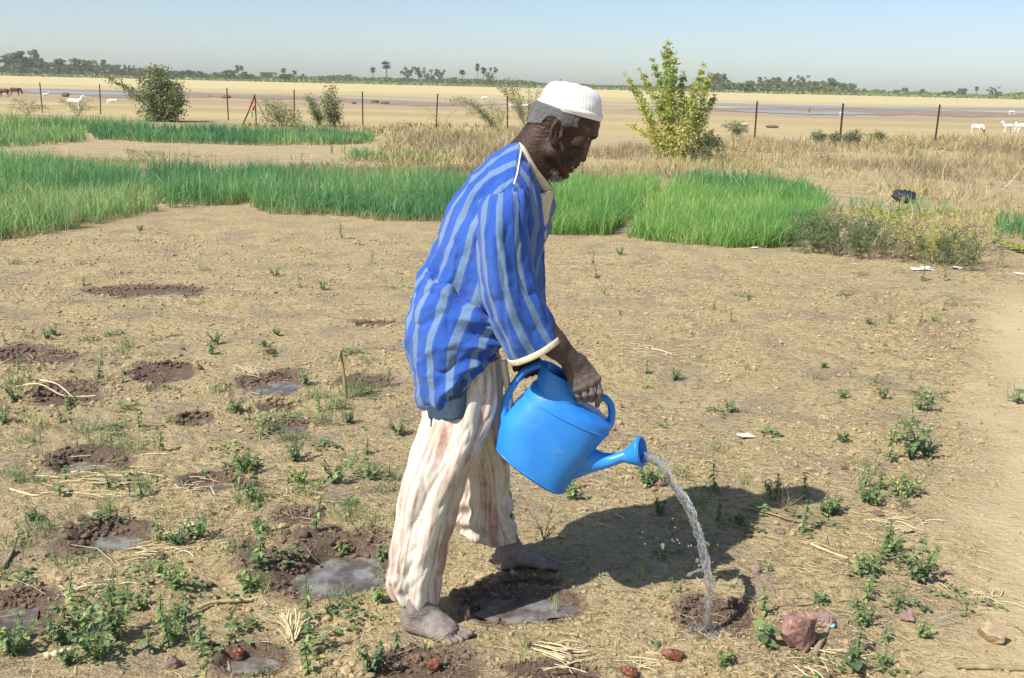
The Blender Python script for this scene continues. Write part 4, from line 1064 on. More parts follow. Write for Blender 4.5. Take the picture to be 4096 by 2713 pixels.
# ------------------------------------------------------------------ implicit surfaces for the man's body
class Field:
    def __init__(s, lo, hi, h):
        s.lo = np.array(lo, float); s.h = h
        s.n = np.ceil((np.array(hi) - s.lo) / h).astype(int) + 1
        s.F = np.full(s.n, 0.06, np.float32)
        s.ax = [s.lo[i] + np.arange(s.n[i]) * h for i in range(3)]
    def region(s, lo, hi):
        i0 = np.maximum(np.floor((np.array(lo) - s.lo) / s.h).astype(int), 0); i1 = np.minimum(np.ceil((np.array(hi) - s.lo) / s.h).astype(int) + 1, s.n)
        if (i1 <= i0).any(): return None
        sl = tuple(slice(a, b) for a, b in zip(i0, i1))
        g = np.meshgrid(*[s.ax[i][sl[i]] for i in range(3)], indexing='ij')
        return sl, np.stack(g, -1)
    def op(s, lo, hi, fn, k, mode='u'):
        pad = 0.06
        r = s.region(np.array(lo) - pad, np.array(hi) + pad)
        if r is None: return
        sl, P = r; d = fn(P); f = s.F[sl]
        if mode == 'u':
            h = np.clip(.5 + .5 * (f - d) / k, 0, 1); s.F[sl] = f * (1 - h) + d * h - k * h * (1 - h)
        elif mode == 's':
            d = -d; h = np.clip(.5 - .5 * (f - d) / k, 0, 1); s.F[sl] = f * (1 - h) + d * h + k * h * (1 - h)
    def cone(s, a, b, ra, rb, k=.01, mode='u'):
        a = np.asarray(a, float); b = np.asarray(b, float); m = max(ra, rb)
        def fn(P):
            ab = b - a; t = np.clip(((P - a) @ ab) / (ab @ ab + 1e-12), 0, 1)
            return np.linalg.norm(P - (a + t[..., None] * ab), axis=-1) - (ra + (rb - ra) * t)
        s.op(np.minimum(a, b) - m, np.maximum(a, b) + m, fn, k, mode)
    def ell(s, c, r, R=None, k=.01, mode='u'):
        c = np.asarray(c, float); r = np.asarray(r, float); m = r.max(); R_ = np.eye(3) if R is None else np.asarray(R)
        def fn(P):
            q = (P - c) @ R_.T; k0 = np.linalg.norm(q / r, axis=-1); k1 = np.linalg.norm(q / (r * r), axis=-1)
            return k0 * (k0 - 1) / (k1 + 1e-9)
        s.op(c - m, c + m, fn, k, mode)
    def mesh(s):
        F = s.F; ins = F < 0
        n0, n1, n2 = F.shape
        c = np.zeros((n0 - 1, n1 - 1, n2 - 1), np.uint8)
        for dx in (0, 1):
            for dy in (0, 1):
                for dz in (0, 1): c += ins[dx:n0 - 1 + dx, dy:n1 - 1 + dy, dz:n2 - 1 + dz]
        act = (c > 0) & (c < 8); idx = np.argwhere(act); N = len(idx)
        vid = np.full(act.shape, -1, np.int32); vid[act] = np.arange(N)
        acc = np.zeros((N, 3)); cnt = np.zeros(N)
        cor = [(a, b, d) for a in (0, 1) for b in (0, 1) for d in (0, 1)]
        for i, p in enumerate(cor):
            for q in cor[i + 1:]:
                if sum(abs(a - b) for a, b in zip(p, q)) != 1: continue
                fa = F[idx[:, 0] + p[0], idx[:, 1] + p[1], idx[:, 2] + p[2]]; fb = F[idx[:, 0] + q[0], idx[:, 1] + q[1], idx[:, 2] + q[2]]
                m = (fa < 0) != (fb < 0); t = np.where(m, fa / (fa - fb + 1e-20), 0)
                pt = np.array(p) + t[:, None] * (np.array(q) - np.array(p))
                acc[m] += pt[m]; cnt[m] += 1
        V = (idx + acc / np.maximum(cnt, 1)[:, None]) * s.h + s.lo
        quads = []
        for ax in range(3):
            a = [slice(None)] * 3; b = [slice(None)] * 3
            a[ax] = slice(0, -1); b[ax] = slice(1, None)
            ch = ins[tuple(a)] != ins[tuple(b)]
            e = np.argwhere(ch); o1, o2 = [i for i in range(3) if i != ax]
            e = e[(e[:, o1] > 0) & (e[:, o2] > 0) & (e[:, o1] < F.shape[o1] - 1) & (e[:, o2] < F.shape[o2] - 1)]
            def g(d1, d2):
                q = e.copy(); q[:, o1] -= d1; q[:, o2] -= d2
                return vid[q[:, 0], q[:, 1], q[:, 2]]
            Q = np.stack([g(1, 1), g(0, 1), g(0, 0), g(1, 0)], 1)
            flip = ins[e[:, 0], e[:, 1], e[:, 2]]
            if ax == 1: flip = ~flip
            Q[~flip] = Q[~flip][:, ::-1]; quads.append(Q)
        return V, np.concatenate(quads)

# head frame: f forward, u up, s sideways (towards the camera is -s)
HA = math.radians(35)
hu = np.array([math.sin(HA), 0, math.cos(HA)]); hf = np.array([math.cos(HA), 0, -math.sin(HA)]); hs = np.array([0, 1.0, 0])
HR = np.stack([hf, hs, hu])
YH = 2.90
def hp_(px, py, s=0.0): return W(px, py, YH) + np.array([0, s, 0])
HEADC = hp_(2268, 445)
hd = Field(HEADC + (-.30, -.16, -.42), HEADC + (.18, .16, .12), .0026)
hd.ell(hp_(2266, 450), (.090, .075, .086), HR, .01)
hd.ell(hp_(2225, 474), (.070, .072, .062), HR, .02)
hd.ell(hp_(2338, 492), (.044, .060, .044), HR, .02)
hd.ell(hp_(2285, 580), (.046, .052, .064), HR, .02)
hd.ell(hp_(2303, 606), (.024, .034, .036), HR, .015)
for s in (-1, 1):
    hd.cone(hp_(2205, 600, .053 * s), hp_(2248, 664, .024 * s), .024, .019, .02)
    hd.cone(hp_(2376, 540, .012 * s), hp_(2352, 524, .048 * s), .0105, .010, .014)
    hd.ell(hp_(2306, 572, .045 * s), (.016, .012, .020), HR, .018)
    hd.ell(hp_(2362, 560, .031 * s), (.015, .015, .012), HR, .008, 's')
    hd.ell(hp_(2335, 553, .032 * s), (.0140, .0140, .0125), HR, .004)
    hd.cone(hp_(2352, 543, .020 * s), hp_(2343, 539, .044 * s), .0055, .0048, .004)
    hd.cone(hp_(2341, 569, .022 * s), hp_(2333, 562, .044 * s), .0045, .004, .004)
    hd.ell(hp_(2314, 634, .0145 * s), (.012, .009, .009), HR, .005)
    hd.ell(hp_(2318, 643, .010 * s), (.005, .004, .004), HR, .003, 's')
    hd.ell(hp_(2285, 625, .045 * s), (.020, .010, .030), HR, .02, 's')      # sunken cheeks
    hd.ell(hp_(2276, 652, .034 * s), (.014, .010, .014), HR, .012)
hd.ell(hp_(2388, 580), (.009, .026, .009), HR, .012, 's')
hd.cone(hp_(2353, 572), hp_(2331, 630), .0070, .0095, .008)
hd.ell(hp_(2329, 633), (.0120, .0110, .0110), HR, .005)
hd.cone(hp_(2304, 655, -.018), hp_(2304, 655, .018), .0080, .0080, .008)
hd.cone(hp_(2297, 663, -.015), hp_(2297, 663, .015), .0090, .0090, .003)
hd.cone(hp_(2280, 680, -.013), hp_(2280, 680, .013), .0095, .0095, .004)
hd.cone(hp_(2292, 670, -.026), hp_(2292, 670, .026), .0030, .0030, .003, 's')
hd.ell(hp_(2252, 690), (.022, .024, .018), HR, .012)
hd.ell(hp_(2277, 694), (.009, .018, .006), HR, .006, 's')
# neck
hd.cone(hp_(2178, 535), hp_(2098, 650), .058, .062, .02)
hd.cone(hp_(2205, 590), hp_(2140, 690), .040, .044, .02)
hd.cone(hp_(2098, 650), W(2030, 780, 2.9), .062, .075, .02)
for s in (-1, 1):
    hd.cone(hp_(2200, 565, .050 * s), hp_(2150, 690, .026 * s), .012, .011, .012)
    # ears
    E = hp_(2222, 522, .077 * s); ea = math.radians(14)
    eu = np.array([math.sin(ea), 0, math.cos(ea)]); ef = np.array([math.cos(ea), 0, -math.sin(ea)])
    ER = np.stack([ef * .92 + np.array([0, -.39 * s, 0]), np.array([0, 1, 0]) * .92 + ef * .39 * s, eu])
    hd.ell(E, (.0215, .0090, .0350), ER, .006)
    hd.ell(E + eu * .004 + ef * .003 + np.array([0, .008 * s, 0]), (.0145, .0085, .0240), ER, .003, 's')
    hd.cone(E + ef * -.006 + eu * .014 + (0, .003 * s, 0), E + ef * .002 + eu * -.012 + (0, .003 * s, 0), .0035, .004, .004)
    hd.ell(E + ef * .016 + eu * -.008 + (0, .001 * s, 0), (.006, .005, .009), ER, .004)
    hd.ell(E + ef * .002 + eu * -.031, (.010, .007, .011), ER, .006)
# the part of the skull inside the cap sits a little lower
g0 = np.stack(np.meshgrid(*hd.ax, indexing='ij'), -1).astype(np.float32) - W(2155, 411, YH)
bd_ = W(2405, 482, YH) - W(2155, 411, YH); bd_ /= np.linalg.norm(bd_); bn_ = np.array([-bd_[2], 0, bd_[0]])
above = (g0 @ bn_)
hd.F = (hd.F + .011 * sstep(-.001, .010, above)).astype(np.float32)
# keep a copy of the skull for the hair
g = np.stack(np.meshgrid(*hd.ax, indexing='ij'), -1).astype(np.float32)
rel = g - hp_(2268, 445)
pf_, pu_ = (rel @ hf) / .000705, (rel @ hu) / .000705
plane = -(pu_ - (-32 + .6 * (pf_ - 57)) + 9 * noise2(pf_ * .09, pu_ * .09, 3)) * .000705 * .85
front = (pf_ - 66 + .35 * (pu_ + 30) + 7 * noise2(pf_ * .1, pu_ * .1, 5)) * .000705
nz = .0012 * noise2((g[..., 0] * 260 + g[..., 1] * 130), g[..., 2] * 260 + g[..., 1] * 210, 4)
eyex = np.abs(g[..., 1] - YH)
earcut = .029 - np.sqrt(((rel @ hf) / .000705 * .000705 - (-.012)) ** 2 + ((rel @ hu) + .061) ** 2)
hairF = Field(hd.lo, hd.lo + (hd.n - 1) * hd.h, hd.h); hairF.F = np.maximum(np.maximum(np.maximum(np.maximum(hd.F[:hairF.n[0], :hairF.n[1], :hairF.n[2]] - .0032 - nz, plane), front), earcut), above - .004).astype(np.float32)
HV, HF_ = hairF.mesh()
BODY = []
BODY.append(hd.mesh())

# trunk and thighs, wholly inside the clothes
tr = Field((-.55, 2.5, .5), (.35, 3.3, 1.5), .012)
tr.ell(W(2040, 800, 2.9), (.09, .15, .08), None, .05)
tr.ell(W(1985, 900, 2.9), (.085, .13, .12), None, .05)
tr.cone(W(1985, 900, 2.9), W(1860, 1250, 2.9), .095, .09, .05)
tr.ell(W(1810, 1400, 2.9), (.10, .14, .11), None, .05)
tr.cone(W(1840, 1450, 2.82), W(1770, 1880, 2.76), .072, .055, .04)
tr.cone(W(1860, 1450, 2.98), W(1945, 1840, 3.03), .072, .055, .04)
tr.cone(W(2020, 850, 2.76), W(2060, 1180, 2.70), .034, .036, .02)
tr.cone(W(2040, 850, 3.04), W(2075, 1160, 3.04), .034, .036, .02)
BODY.append(tr.mesh())

# right forearm and hand (near the camera)
wr = W(2296, 1455, 2.745)
ra = Field(W(2296, 1455, 2.745) + (-.22, -.10, -.17), wr + (.12, .12, .22), .0024)
ra.cone(W(2085, 1180, 2.69), W(2215, 1375, 2.72), .040, .035, .02)
ra.cone(W(2215, 1375, 2.72), W(2290, 1447, 2.742), .0345, .029, .02)
kn = [W(2386, 1516, 2.748), W(2362, 1532, 2.738), W(2333, 1545, 2.732), W(2306, 1556, 2.732)]
wpts = [W(2318, 1446, 2.748), W(2306, 1456, 2.742), W(2291, 1466, 2.742), W(2278, 1474, 2.746)]
for a, b, r0, r1 in zip(wpts, kn, (.022, .023, .022, .020), (.0140, .0140, .0132, .0125)): ra.cone(a, b, r0, r1, .012)
for b in kn: ra.ell(b + (0, -.003, .002), (.0125, .0115, .0115), None, .005)
for a, b in zip(wpts, kn): ra.cone(a * .35 + b * .65 + (0, -.014, .0), b + (0, -.008, 0), .0035, .0035, .005)     # tendons
fing = [[(2386, 1516, 2.748), (2398, 1568, 2.742), (2394, 1602, 2.752), (2389, 1622, 2.766)],
        [(2362, 1532, 2.738), (2368, 1575, 2.734), (2366, 1598, 2.752), (2364, 1600, 2.775)],
        [(2333, 1545, 2.732), (2340, 1580, 2.732), (2341, 1600, 2.752), (2342, 1598, 2.775)],
        [(2306, 1556, 2.732), (2312, 1582, 2.735), (2316, 1594, 2.752), (2318, 1592, 2.770)]]
for fpts, r in zip(fing, (.0092, .0093, .0090, .0082)):
    P = [W(*p) for p in fpts]
    for i in range(3): ra.cone(P[i], P[i + 1], r * (1.05 - .06 * i), r * (1.0 - .09 * i), .0035)
    for i in (1, 2): ra.ell(P[i], (r * 1.10,) * 3, None, .003)
th = [W(2292, 1478, 2.775), W(2330, 1530, 2.800), W(2358, 1566, 2.806), W(2372, 1590, 2.800)]
for i in range(3): ra.cone(th[i], th[i + 1], (.018, .0125, .011)[i], (.0125, .011, .009)[i], .006)
BODY.append(ra.mesh())

# left forearm and hand on the rear handle
lw = W(2122, 1440, 2.86)
la = Field(lw + (-.10, -.12, -.10), lw + (.12, .26, .30), .0028)
la.cone(W(2075, 1160, 3.04), W(2110, 1400, 2.90), .038, .029, .02)
la.cone(W(2110, 1400, 2.90), W(2112, 1440, 2.855), .029, .024, .02)
lk = [(2152, 1450), (2130, 1456), (2108, 1463), (2086, 1470)]
for (x, y), r in zip(lk, (.0140, .0140, .0132, .0120)):
    la.cone(W(2112 + (x - 2112) * .4, 1436, 2.865), W(x, y, 2.828), .018, r, .010)
    P = [W(x, y, 2.828), W(x - 3, y + 22, 2.806), W(x - 2, y + 40, 2.822), W(x + 2, y + 38, 2.842)]
    for i in range(3): la.cone(P[i], P[i + 1], .0092 - .0006 * i, .0088 - .0008 * i, .0035)
tp = [W(2086, 1440, 2.87), W(2066, 1462, 2.845), W(2062, 1476, 2.828)]
for i in range(2): la.cone(tp[i], tp[i + 1], (.015, .0115)[i], (.0115, .0095)[i], .006)
BODY.append(la.mesh())

# shins and bare feet
def foot(heel, toe, shin_top, knee, side, h=.003, dirt=0):
    """side: unit sign of the little toe side along the right hand normal"""
    d = toe - heel; d[2] = 0; L = np.linalg.norm(d); d /= L; n = np.array([-d[1], d[0], 0]) * side; z = np.array([0, 0, 1.0])
    lo = np.minimum(np.minimum(heel, toe), shin_top) - .09; hi = np.maximum(np.maximum(heel, toe), np.maximum(shin_top, knee)) + .09; lo[2] = -.05
    f = Field(lo, hi, h)
    P = lambda a, b, c: heel + d * (a * L) + n * b + z * c
    f.ell(P(.13, 0, .034), (.034, .031, .034), None, .02)
    f.cone(P(.17, 0, .040), P(.21, 0, .088), .032, .034, .03)
    f.cone(P(.20, 0, .09), shin_top, .0335, .034, .02)
    f.cone(shin_top, knee, .034, .052, .03)
    f.ell(P(.225, .034, .072), (.012, .012, .014), None, .012); f.ell(P(.215, -.034, .078), (.012, .012, .014), None, .012)
    f.cone(P(.25, -.004, .068), P(.70, -.016, .030), .034, .021, .03)
    f.cone(P(.20, .014, .026), P(.70, .030, .021), .026, .019, .025)
    f.cone(P(.55, .008, .034), P(.72, .010, .024), .027, .021, .025)
    tl = [(-.030, 1.00, .0125), (-.009, .995, .0092), (.009, .965, .0088), (.025, .93, .0084), (.039, .885, .0084)]
    for (b, a, r) in tl:
        f.cone(P(.74, b * .95, .019), P(a - .045, b * 1.08, .016), r * 1.05, r * .95, .0035); f.ell(P(a - .035, b * 1.08, .013), (r * 1.12, r * 1.12, r * .95), None, .004)
    return f
RH, RT_ = G(1618, 2506), G(1868, 2575)
LH, LT = G(1982, 2280), G(2222, 2268)
rf = foot(RH, RT_, W(1695, 2380, 2.735), W(1740, 1950, 2.76), -1)
BODY.append(rf.mesh())
lf = foot(LH, LT, W(2020, 2130, 3.085), W(1950, 1860, 3.03), 1)
BODY.append(lf.mesh())
V = np.vstack([b[0] for b in BODY]); off = np.cumsum([0] + [len(b[0]) for b in BODY[:-1]])
F = np.vstack([b[1] + o for b, o in zip(BODY, off)])
part_id = np.repeat(np.arange(len(BODY)), [len(b[0]) for b in BODY])
dust = np.zeros(len(V))
isf = part_id >= 4
dust[isf] = sstep(.30, .02, V[isf, 2]) * .95
k = part_id == 2
dust[k] = .15 + .75 * sstep(-.085, -.01, (V[k] - W(2375, 1540, 2.74)) @ np.array([.75, 0, -.66])) * sstep(.0, -.02, (V[k] - W(2340, 1560, 2.74))[:, 2] * 0 - .01)
mudl = np.zeros(len(V)); mudl[isf] = sstep(.022, .004, V[isf, 2] + .008 * noise2(V[isf, 0] * 60, V[isf, 1] * 60, 3))
lowa = np.zeros(len(V)); lowa[isf] = sstep(.065, .015, V[isf, 2] + .02 * noise2(V[isf, 0] * 45, V[isf, 1] * 45 + V[isf, 2] * 50, 8))
t = NT("skin"); P = t.coord(); n = t.noise(22, 5, .6, P); n2 = t.noise(160, 3, .6, P)
sk = t.ramp(n, [(.3, (.030, .0155, .011)), (.55, (.052, .027, .019)), (.75, (.080, .043, .030))])
dc = t.ramp(t.noise(45, 5, .65, P), [(.3, (.19, .165, .145)), (.7, (.35, .315, .28))])
c = t.mix(t.math('MULTIPLY', t.attr("dust"), t.rng(n, .2, .6, .75, 1.0)), sk, dc)
c = t.mix(t.math('MULTIPLY', t.attr("low"), .4), c, (.20, .125, .09, 1))
c = t.mix(t.attr("mudc"), c, (.10, .064, .045, 1))
t.col(c); t.rough(t.rng(t.attr("dust"), 0, 1, .52, .9)); t.spec(.35)
h_ = t.math('ADD', t.math('MULTIPLY', n2, .5), t.noise(60, 4, .6, t.mapping(P, (1, 1, 2.2))))
t.bump(h_, .75, .006); M['skin'] = t.m
MAN = empty("person", (-.05, 2.88, 0))
ML = np.array(MAN.location)
def man_part(name, me, parent=None):
    return obj(name, me, parent or MAN)
tag(MAN, "man in striped blue tunic and white cap bending to pour a watering can", "person")
def loc(V): return np.asarray(V) - ML
man_part("body", make_mesh("body", loc(V), F, M['skin'], {"dust": dust, "mudc": mudl, "low": lowa}))
t = NT("grey_hair"); n = t.noise(420, 3, .7, t.coord()); n2 = t.noise(30, 3, .6, t.coord())
t.col(t.mix(.5, t.ramp(n, [(.35, (.045, .042, .042)), (.65, (.24, .235, .235))]), t.ramp(n2, [(.3, (.08, .078, .078)), (.7, (.17, .165, .165))]))); t.rough(.9); t.spec(.2)
t.bump(n, .7, .003); M['hair'] = t.m
man_part("hair", make_mesh("hair", loc(HV), HF_, M['hair']))
# eyes
M['eye_white'] = simple("eye_white", (.45, .40, .36), .3, .5); M['iris'] = simple("iris", (.012, .008, .006), .15, .6)
for s in (-1, 1):
    c = hp_(2337.5, 552, .0325 * s)
    u, v = np.meshgrid(np.linspace(0, 2 * np.pi, 16, endpoint=False), np.linspace(0, np.pi, 10))
    V = (np.stack([np.sin(v) * np.cos(u), np.sin(v) * np.sin(u), np.cos(v)], -1).reshape(-1, 3) * .0122) + c
    e = man_part("eye", make_mesh("eye", loc(V), grid_faces(10, 16, True), M['eye_white']))
    c2 = c + (hf * .8 - hu * .3 + np.array([0, .18 * s, 0])) * .0085
    V = (np.stack([np.sin(v) * np.cos(u), np.sin(v) * np.sin(u), np.cos(v)], -1).reshape(-1, 3) * .006) + c2
    obj("iris", make_mesh("iris", loc(V), grid_faces(10, 16, True), M['iris']), e)
# beard: short curly hairs under the chin and along the jaw, and a thin moustache
rngb = np.random.default_rng(12)
def beard(n, centre, rad, L, tmin, tmax):
    d = rngb.normal(size=(n, 3)); d /= np.linalg.norm(d, axis=1)[:, None]
    B = centre + d * np.array(rad) * rngb.random((n, 1)) ** .4
    out = d * .35 + (-hu) * 1.0 + hf * .1; out /= np.linalg.norm(out, axis=1)[:, None]
    mbv, mbf, mbt = [], [], []
    s = np.cross(out, rngb.normal(size=(n, 3))); s /= np.linalg.norm(s, axis=1)[:, None]
    l = L * rngb.uniform(.5, 1.2, n)[:, None]; cur = rngb.normal(0, .35, (n, 3))
    p1 = B + out * l * .5 + cur * l * .3; p2 = B + (out + cur * .8) * l
    w = .0006
    V = np.stack([B - s * w, B + s * w, p1 + s * w, p1 - s * w, p2 + s * w * .4, p2 - s * w * .4], 1).reshape(-1, 3)
    F = (np.array([[0, 1, 2, 3], [3, 2, 4, 5]])[None] + (np.arange(n) * 6)[:, None, None]).reshape(-1, 4)
    return V, F, np.repeat(rngb.uniform(tmin, tmax, n), 6)
M['beard'] = leaf_material("beard_hair", [(0, (.05, .045, .042)), (.5, (.30, .28, .25)), (1, (.62, .58, .52))], .1, .7)
mb = MB()
for args in [(1300, hp_(2226, 698), (.026, .018, .012), .014, .35, 1), (600, hp_(2256, 694), (.016, .018, .010), .010, .05, .5), (260, hp_(2215, 676, -.030), (.020, .006, .010), .008, .2, .8), (260, hp_(2215, 676, .030), (.020, .006, .010), .008, .2, .8), (260, hp_(2312, 652), (.006, .024, .006), .006, .0, .3), (70, hp_(2240, 590, -.056), (.012, .004, .012), .005, .3, .9)]:
    V, F, tn = beard(*args); mb.add(loc(V), F, tn)
man_part("beard", mb.mesh("beard", M['beard'], smooth=False))

# ------------------------------------------------------------------ lofted cloth
def ring_pts(A, B, w, Y, th, e=1.0, tiltX=0.0):
    """closed section from the back point A to the front point B (photo px at depth Y), half depth w"""
    PA = W(A[0], A[1], Y) ; PB = W(B[0], B[1], Y)
    C = (PA + PB) / 2; a = (PB - PA) / 2; c, s = np.cos(th), np.sin(th)
    f = lambda x: np.sign(x) * np.abs(x) ** e
    return C + f(c)[:, None] * a + f(s)[:, None] * np.array([w * tiltX, w * math.sqrt(1 - tiltX * tiltX), 0])
def loft(rings, nring, th, e=.92, even=True):
    R_ = np.stack([ring_pts(r[0], r[1], r[2], r[3], th, r[4] if len(r) > 4 else e, r[5] if len(r) > 5 else 0.0) for r in rings])
    n = len(R_); flat = R_.reshape(n, -1)
    if not even: return catmull(flat, nring).reshape(nring, len(th), 3)
    D = catmull(flat, nring * 6); cc_ = D.reshape(nring * 6, len(th), 3)
    sl_ = np.concatenate([[0], np.cumsum(np.linalg.norm(np.diff(cc_, axis=0), axis=2).mean(1))])
    q = np.linspace(0, sl_[-1], nring); i = np.clip(np.searchsorted(sl_, q) - 1, 0, nring * 6 - 2); f = ((q - sl_[i]) / (sl_[i + 1] - sl_[i] + 1e-12))[:, None]
    return (D[i] * (1 - f) + D[i + 1] * f).reshape(nring, len(th), 3)
def normals(Gd, wrap=True):
    du = (np.roll(Gd, -1, 1) - np.roll(Gd, 1, 1)) if wrap else np.gradient(Gd, axis=1)
    dv = np.gradient(Gd, axis=0); n = np.cross(du, dv); n /= np.linalg.norm(n, axis=2)[:, :, None] + 1e-12
    return n
def cloth_grid(name, Gd, uvs, mat, parent=None, thick=.0016, wrap=True, attrs=None):
    n, m = Gd.shape[:2]
    U, Vv = uvs
    if wrap:    # close the seam with duplicated verts so the uv does not run backwards
        Gd = np.concatenate([Gd, Gd[:, :1]], 1); U = np.concatenate([U, U[:, :1] + (U[:, 1:2] - U[:, :1]) * m], 1); Vv = np.concatenate([Vv, Vv[:, :1]], 1)
        if attrs: attrs = {k: np.concatenate([a, a[:, :1]], 1) for k, a in attrs.items()}
        m += 1
    me = make_mesh(name, loc(Gd.reshape(-1, 3)), grid_faces(n, m), mat, {k: a.ravel() for k, a in attrs.items()} if attrs else None, uv=np.stack([U.ravel(), Vv.ravel()], 1))
    o = man_part(name, me, parent)
    md = o.modifiers.new("thickness", 'SOLIDIFY'); md.thickness = thick; md.offset = 1.0
    return o
def fold(Gd, d): return Gd + normals(Gd) * d[:, :, None]

# striped cotton
def stripe_mat():
    t = NT("striped_cotton"); uv = t.n("ShaderNodeUVMap").outputs[0]
    x = t.n("ShaderNodeSeparateXYZ"); t.l(uv, x.inputs[0]); P = t.coord()
    u = t.math('FRACT', t.math('MULTIPLY', t.math('ADD', x.outputs[0], t.math('MULTIPLY', t.noise(14, 2, .5, P), .004)), 1 / .072))
    a = t.math('MULTIPLY', t.rng(u, .60, .63), t.rng(u, .97, .94))
    # a faint darker line beside each light band
    b = t.math('MULTIPLY', t.rng(u, .05, .08), t.rng(u, .16, .13))
    weave = t.noise(900, 2, .6, t.mapping(P, (1, 1, .35)))
    fade = t.noise(3.2, 4, .6, P)
    blue = t.ramp(fade, [(.3, (.022, .080, .36)), (.7, (.040, .125, .50))])
    blue = t.mix(t.math('MULTIPLY', b, .35), blue, (.022, .060, .26, 1))
    light = t.ramp(fade, [(.3, (.115, .200, .350)), (.7, (.175, .270, .42))])
    c = t.mix(a, blue, light)
    c = t.mix(.25, c, t.ramp(weave, [(.3, (.7, .7, .7)), (.7, (1.25, 1.25, 1.25))]), 'MULTIPLY')
    t.col(c); t.rough(.85); t.spec(.15)
    t.b.inputs["Sheen Weight"].default_value = .15
    t.bump(t.math('ADD', t.math('MULTIPLY', weave, .25), t.noise(22, 5, .65, P, 1.2)), .6, .010)
    return t.m
M['stripe'] = stripe_mat()
M['trim'] = simple("cream_trim", (.62, .55, .38), .85, .15, 40, .18, (200, .3, .001))
M['piping'] = simple("white_piping", (.80, .76, .66), .8, .15)
NS = 180
TH = np.linspace(0, 2 * np.pi, NS, endpoint=False)
Y0 = 2.90
# upper part of the tunic from the tuck to the armpits
up = [((1728, 1075), (2095, 1330), .150, Y0), ((1722, 1050), (2112, 1290), .162, Y0), ((1745, 985), (2140, 1190), .180, Y0), ((1772, 915), (2158, 1080), .192, Y0), ((1806, 828), (2178, 975), .200, Y0), ((1852, 752), (2192, 905), .203, Y0)]
NU = 70
Gu = loft(up, NU, TH)
# closing part: from the last ring to the shoulder line
base = Gu[-1]
neck_s = .26
def shoulder_line(th):
    out = np.zeros((len(th), 3))
    for i, a in enumerate(th):
        s = math.sin(a); c = math.cos(a); side = -1 if s < 0 else 1
        pn = W(2080, 575, 2.83); ps = W(2052, 748, 2.705)
        if abs(s) >= neck_s:
            q = (abs(s) - neck_s) / (1 - neck_s); p = pn * (1 - q) + ps * q
            p = p + np.array([0, 0, .012 * math.sin(math.pi * q)])
        else:
            q = abs(s) / neck_s
            if c < 0: p = W(2066, 566, 2.90) * (1 - q) + pn * q
            else:     # V neck
                p = W(2212, 768, 2.90) * (1 - q) + pn * q; p = p + np.array([-.012, 0, -.006]) * math.sin(math.pi * q)
        if side > 0: p = np.array([p[0], 2 * Y0 - p[1], p[2]])
        out[i] = p
    return out
top = shoulder_line(TH)
NTOP = 46
tt = np.linspace(0, 1, NTOP + 1)[1:]
dirb = (Gu[-1] - Gu[-4]); dirb /= np.linalg.norm(dirb, axis=1)[:, None]
Ltop = np.linalg.norm(top - base, axis=1)[:, None]
Gt = np.stack([(1 - t) ** 2 * base + 2 * t * (1 - t) * (base * .5 + top * .5 + dirb * Ltop * .20 + (base - base.mean(0)) * .10) + t ** 2 * top for t in tt])
Gs = np.concatenate([Gu, Gt])
n_s = len(Gs)
v_ = np.linspace(0, 1, n_s)[:, None] * np.ones((1, NS)); th_ = np.ones((n_s, 1)) * TH[None]
env = sstep(0, .06, v_) * sstep(1.0, .85, v_)
near = np.clip(-np.sin(th_), 0, 1); backw = np.clip(-np.cos(th_), 0, 1)
d = .010 * fbm(th_ * 2.2 + v_ * 2.0, v_ * 5 - th_ * .6, 3, 7) * env + .0065 * (1 - np.abs(fbm(th_ * 1.7 + v_ * 2.2, v_ * 3.2 - th_ * 1.4, 2, 19)) * 3.4).clip(0, 1) ** 2 * env + .0045 * fbm(th_ * 7, v_ * 10, 3, 8) * env
d += .012 * np.sin(th_ * 11 + 2.5 * fbm(th_, v_ * 2, 2, 3)) * sstep(.35, .0, v_) * env                     # gathers above the tuck
d += .008 * np.sin(th_ * 5.5 - v_ * 9) * sstep(.2, .5, v_) * sstep(.85, .6, v_) * near
Gs = fold(Gs, d)
arc = TH * .178
uS = (arc[None] + 0 * v_) ; uS = uS + .012
SHIRT = cloth_grid("tunic", Gs, (uS, v_), M['stripe'])
SHIRT.data.update()
# lower part, bulging over the tied waist
lowr = [((1738, 1062), (2084, 1300), .142, Y0), ((1712, 1048), (2090, 1300), .168, Y0), ((1680, 1060), (2094, 1310), .188, Y0), ((1668, 1092), (2096, 1330), .192, Y0), ((1648, 1150), (2092, 1345), .198, Y0), ((1630, 1215), (2080, 1352), .204, Y0),
        ((1620, 1300), (2062, 1352), .206, Y0), ((1628, 1400), (2040, 1350), .204, Y0), ((1645, 1490), (2018, 1348), .200, Y0), ((1662, 1560), (2002, 1352), .194, Y0), ((1690, 1596), (1996, 1360), .188, Y0)]
NL = 110
Gl = loft(lowr, NL, TH)
v_ = np.linspace(0, 1, NL)[:, None] * np.ones((1, NS)); th_ = np.ones((NL, 1)) * TH[None]
near = np.clip(-np.sin(th_), 0, 1)
Gl[:, :, 2] -= .044 * sstep(.40, 1, v_) * np.abs(np.sin(th_)) * np.clip(.75 - .6 * np.cos(th_), 0, 1)
env = sstep(0, .08, v_)
d = .020 * np.abs(fbm(th_ * 1.6 + v_ * 3.2, v_ * 4.2 - th_ * 1.1, 2, 27)) * env + .011 * (1 - np.abs(fbm(th_ * 1.9 - v_ * 2.5, v_ * 5.0 + th_ * 1.3, 2, 29)) * 3.2).clip(0, 1) ** 2 * env + .013 * fbm(th_ * 2.5 + v_ * 4, v_ * 6, 3, 17) * env
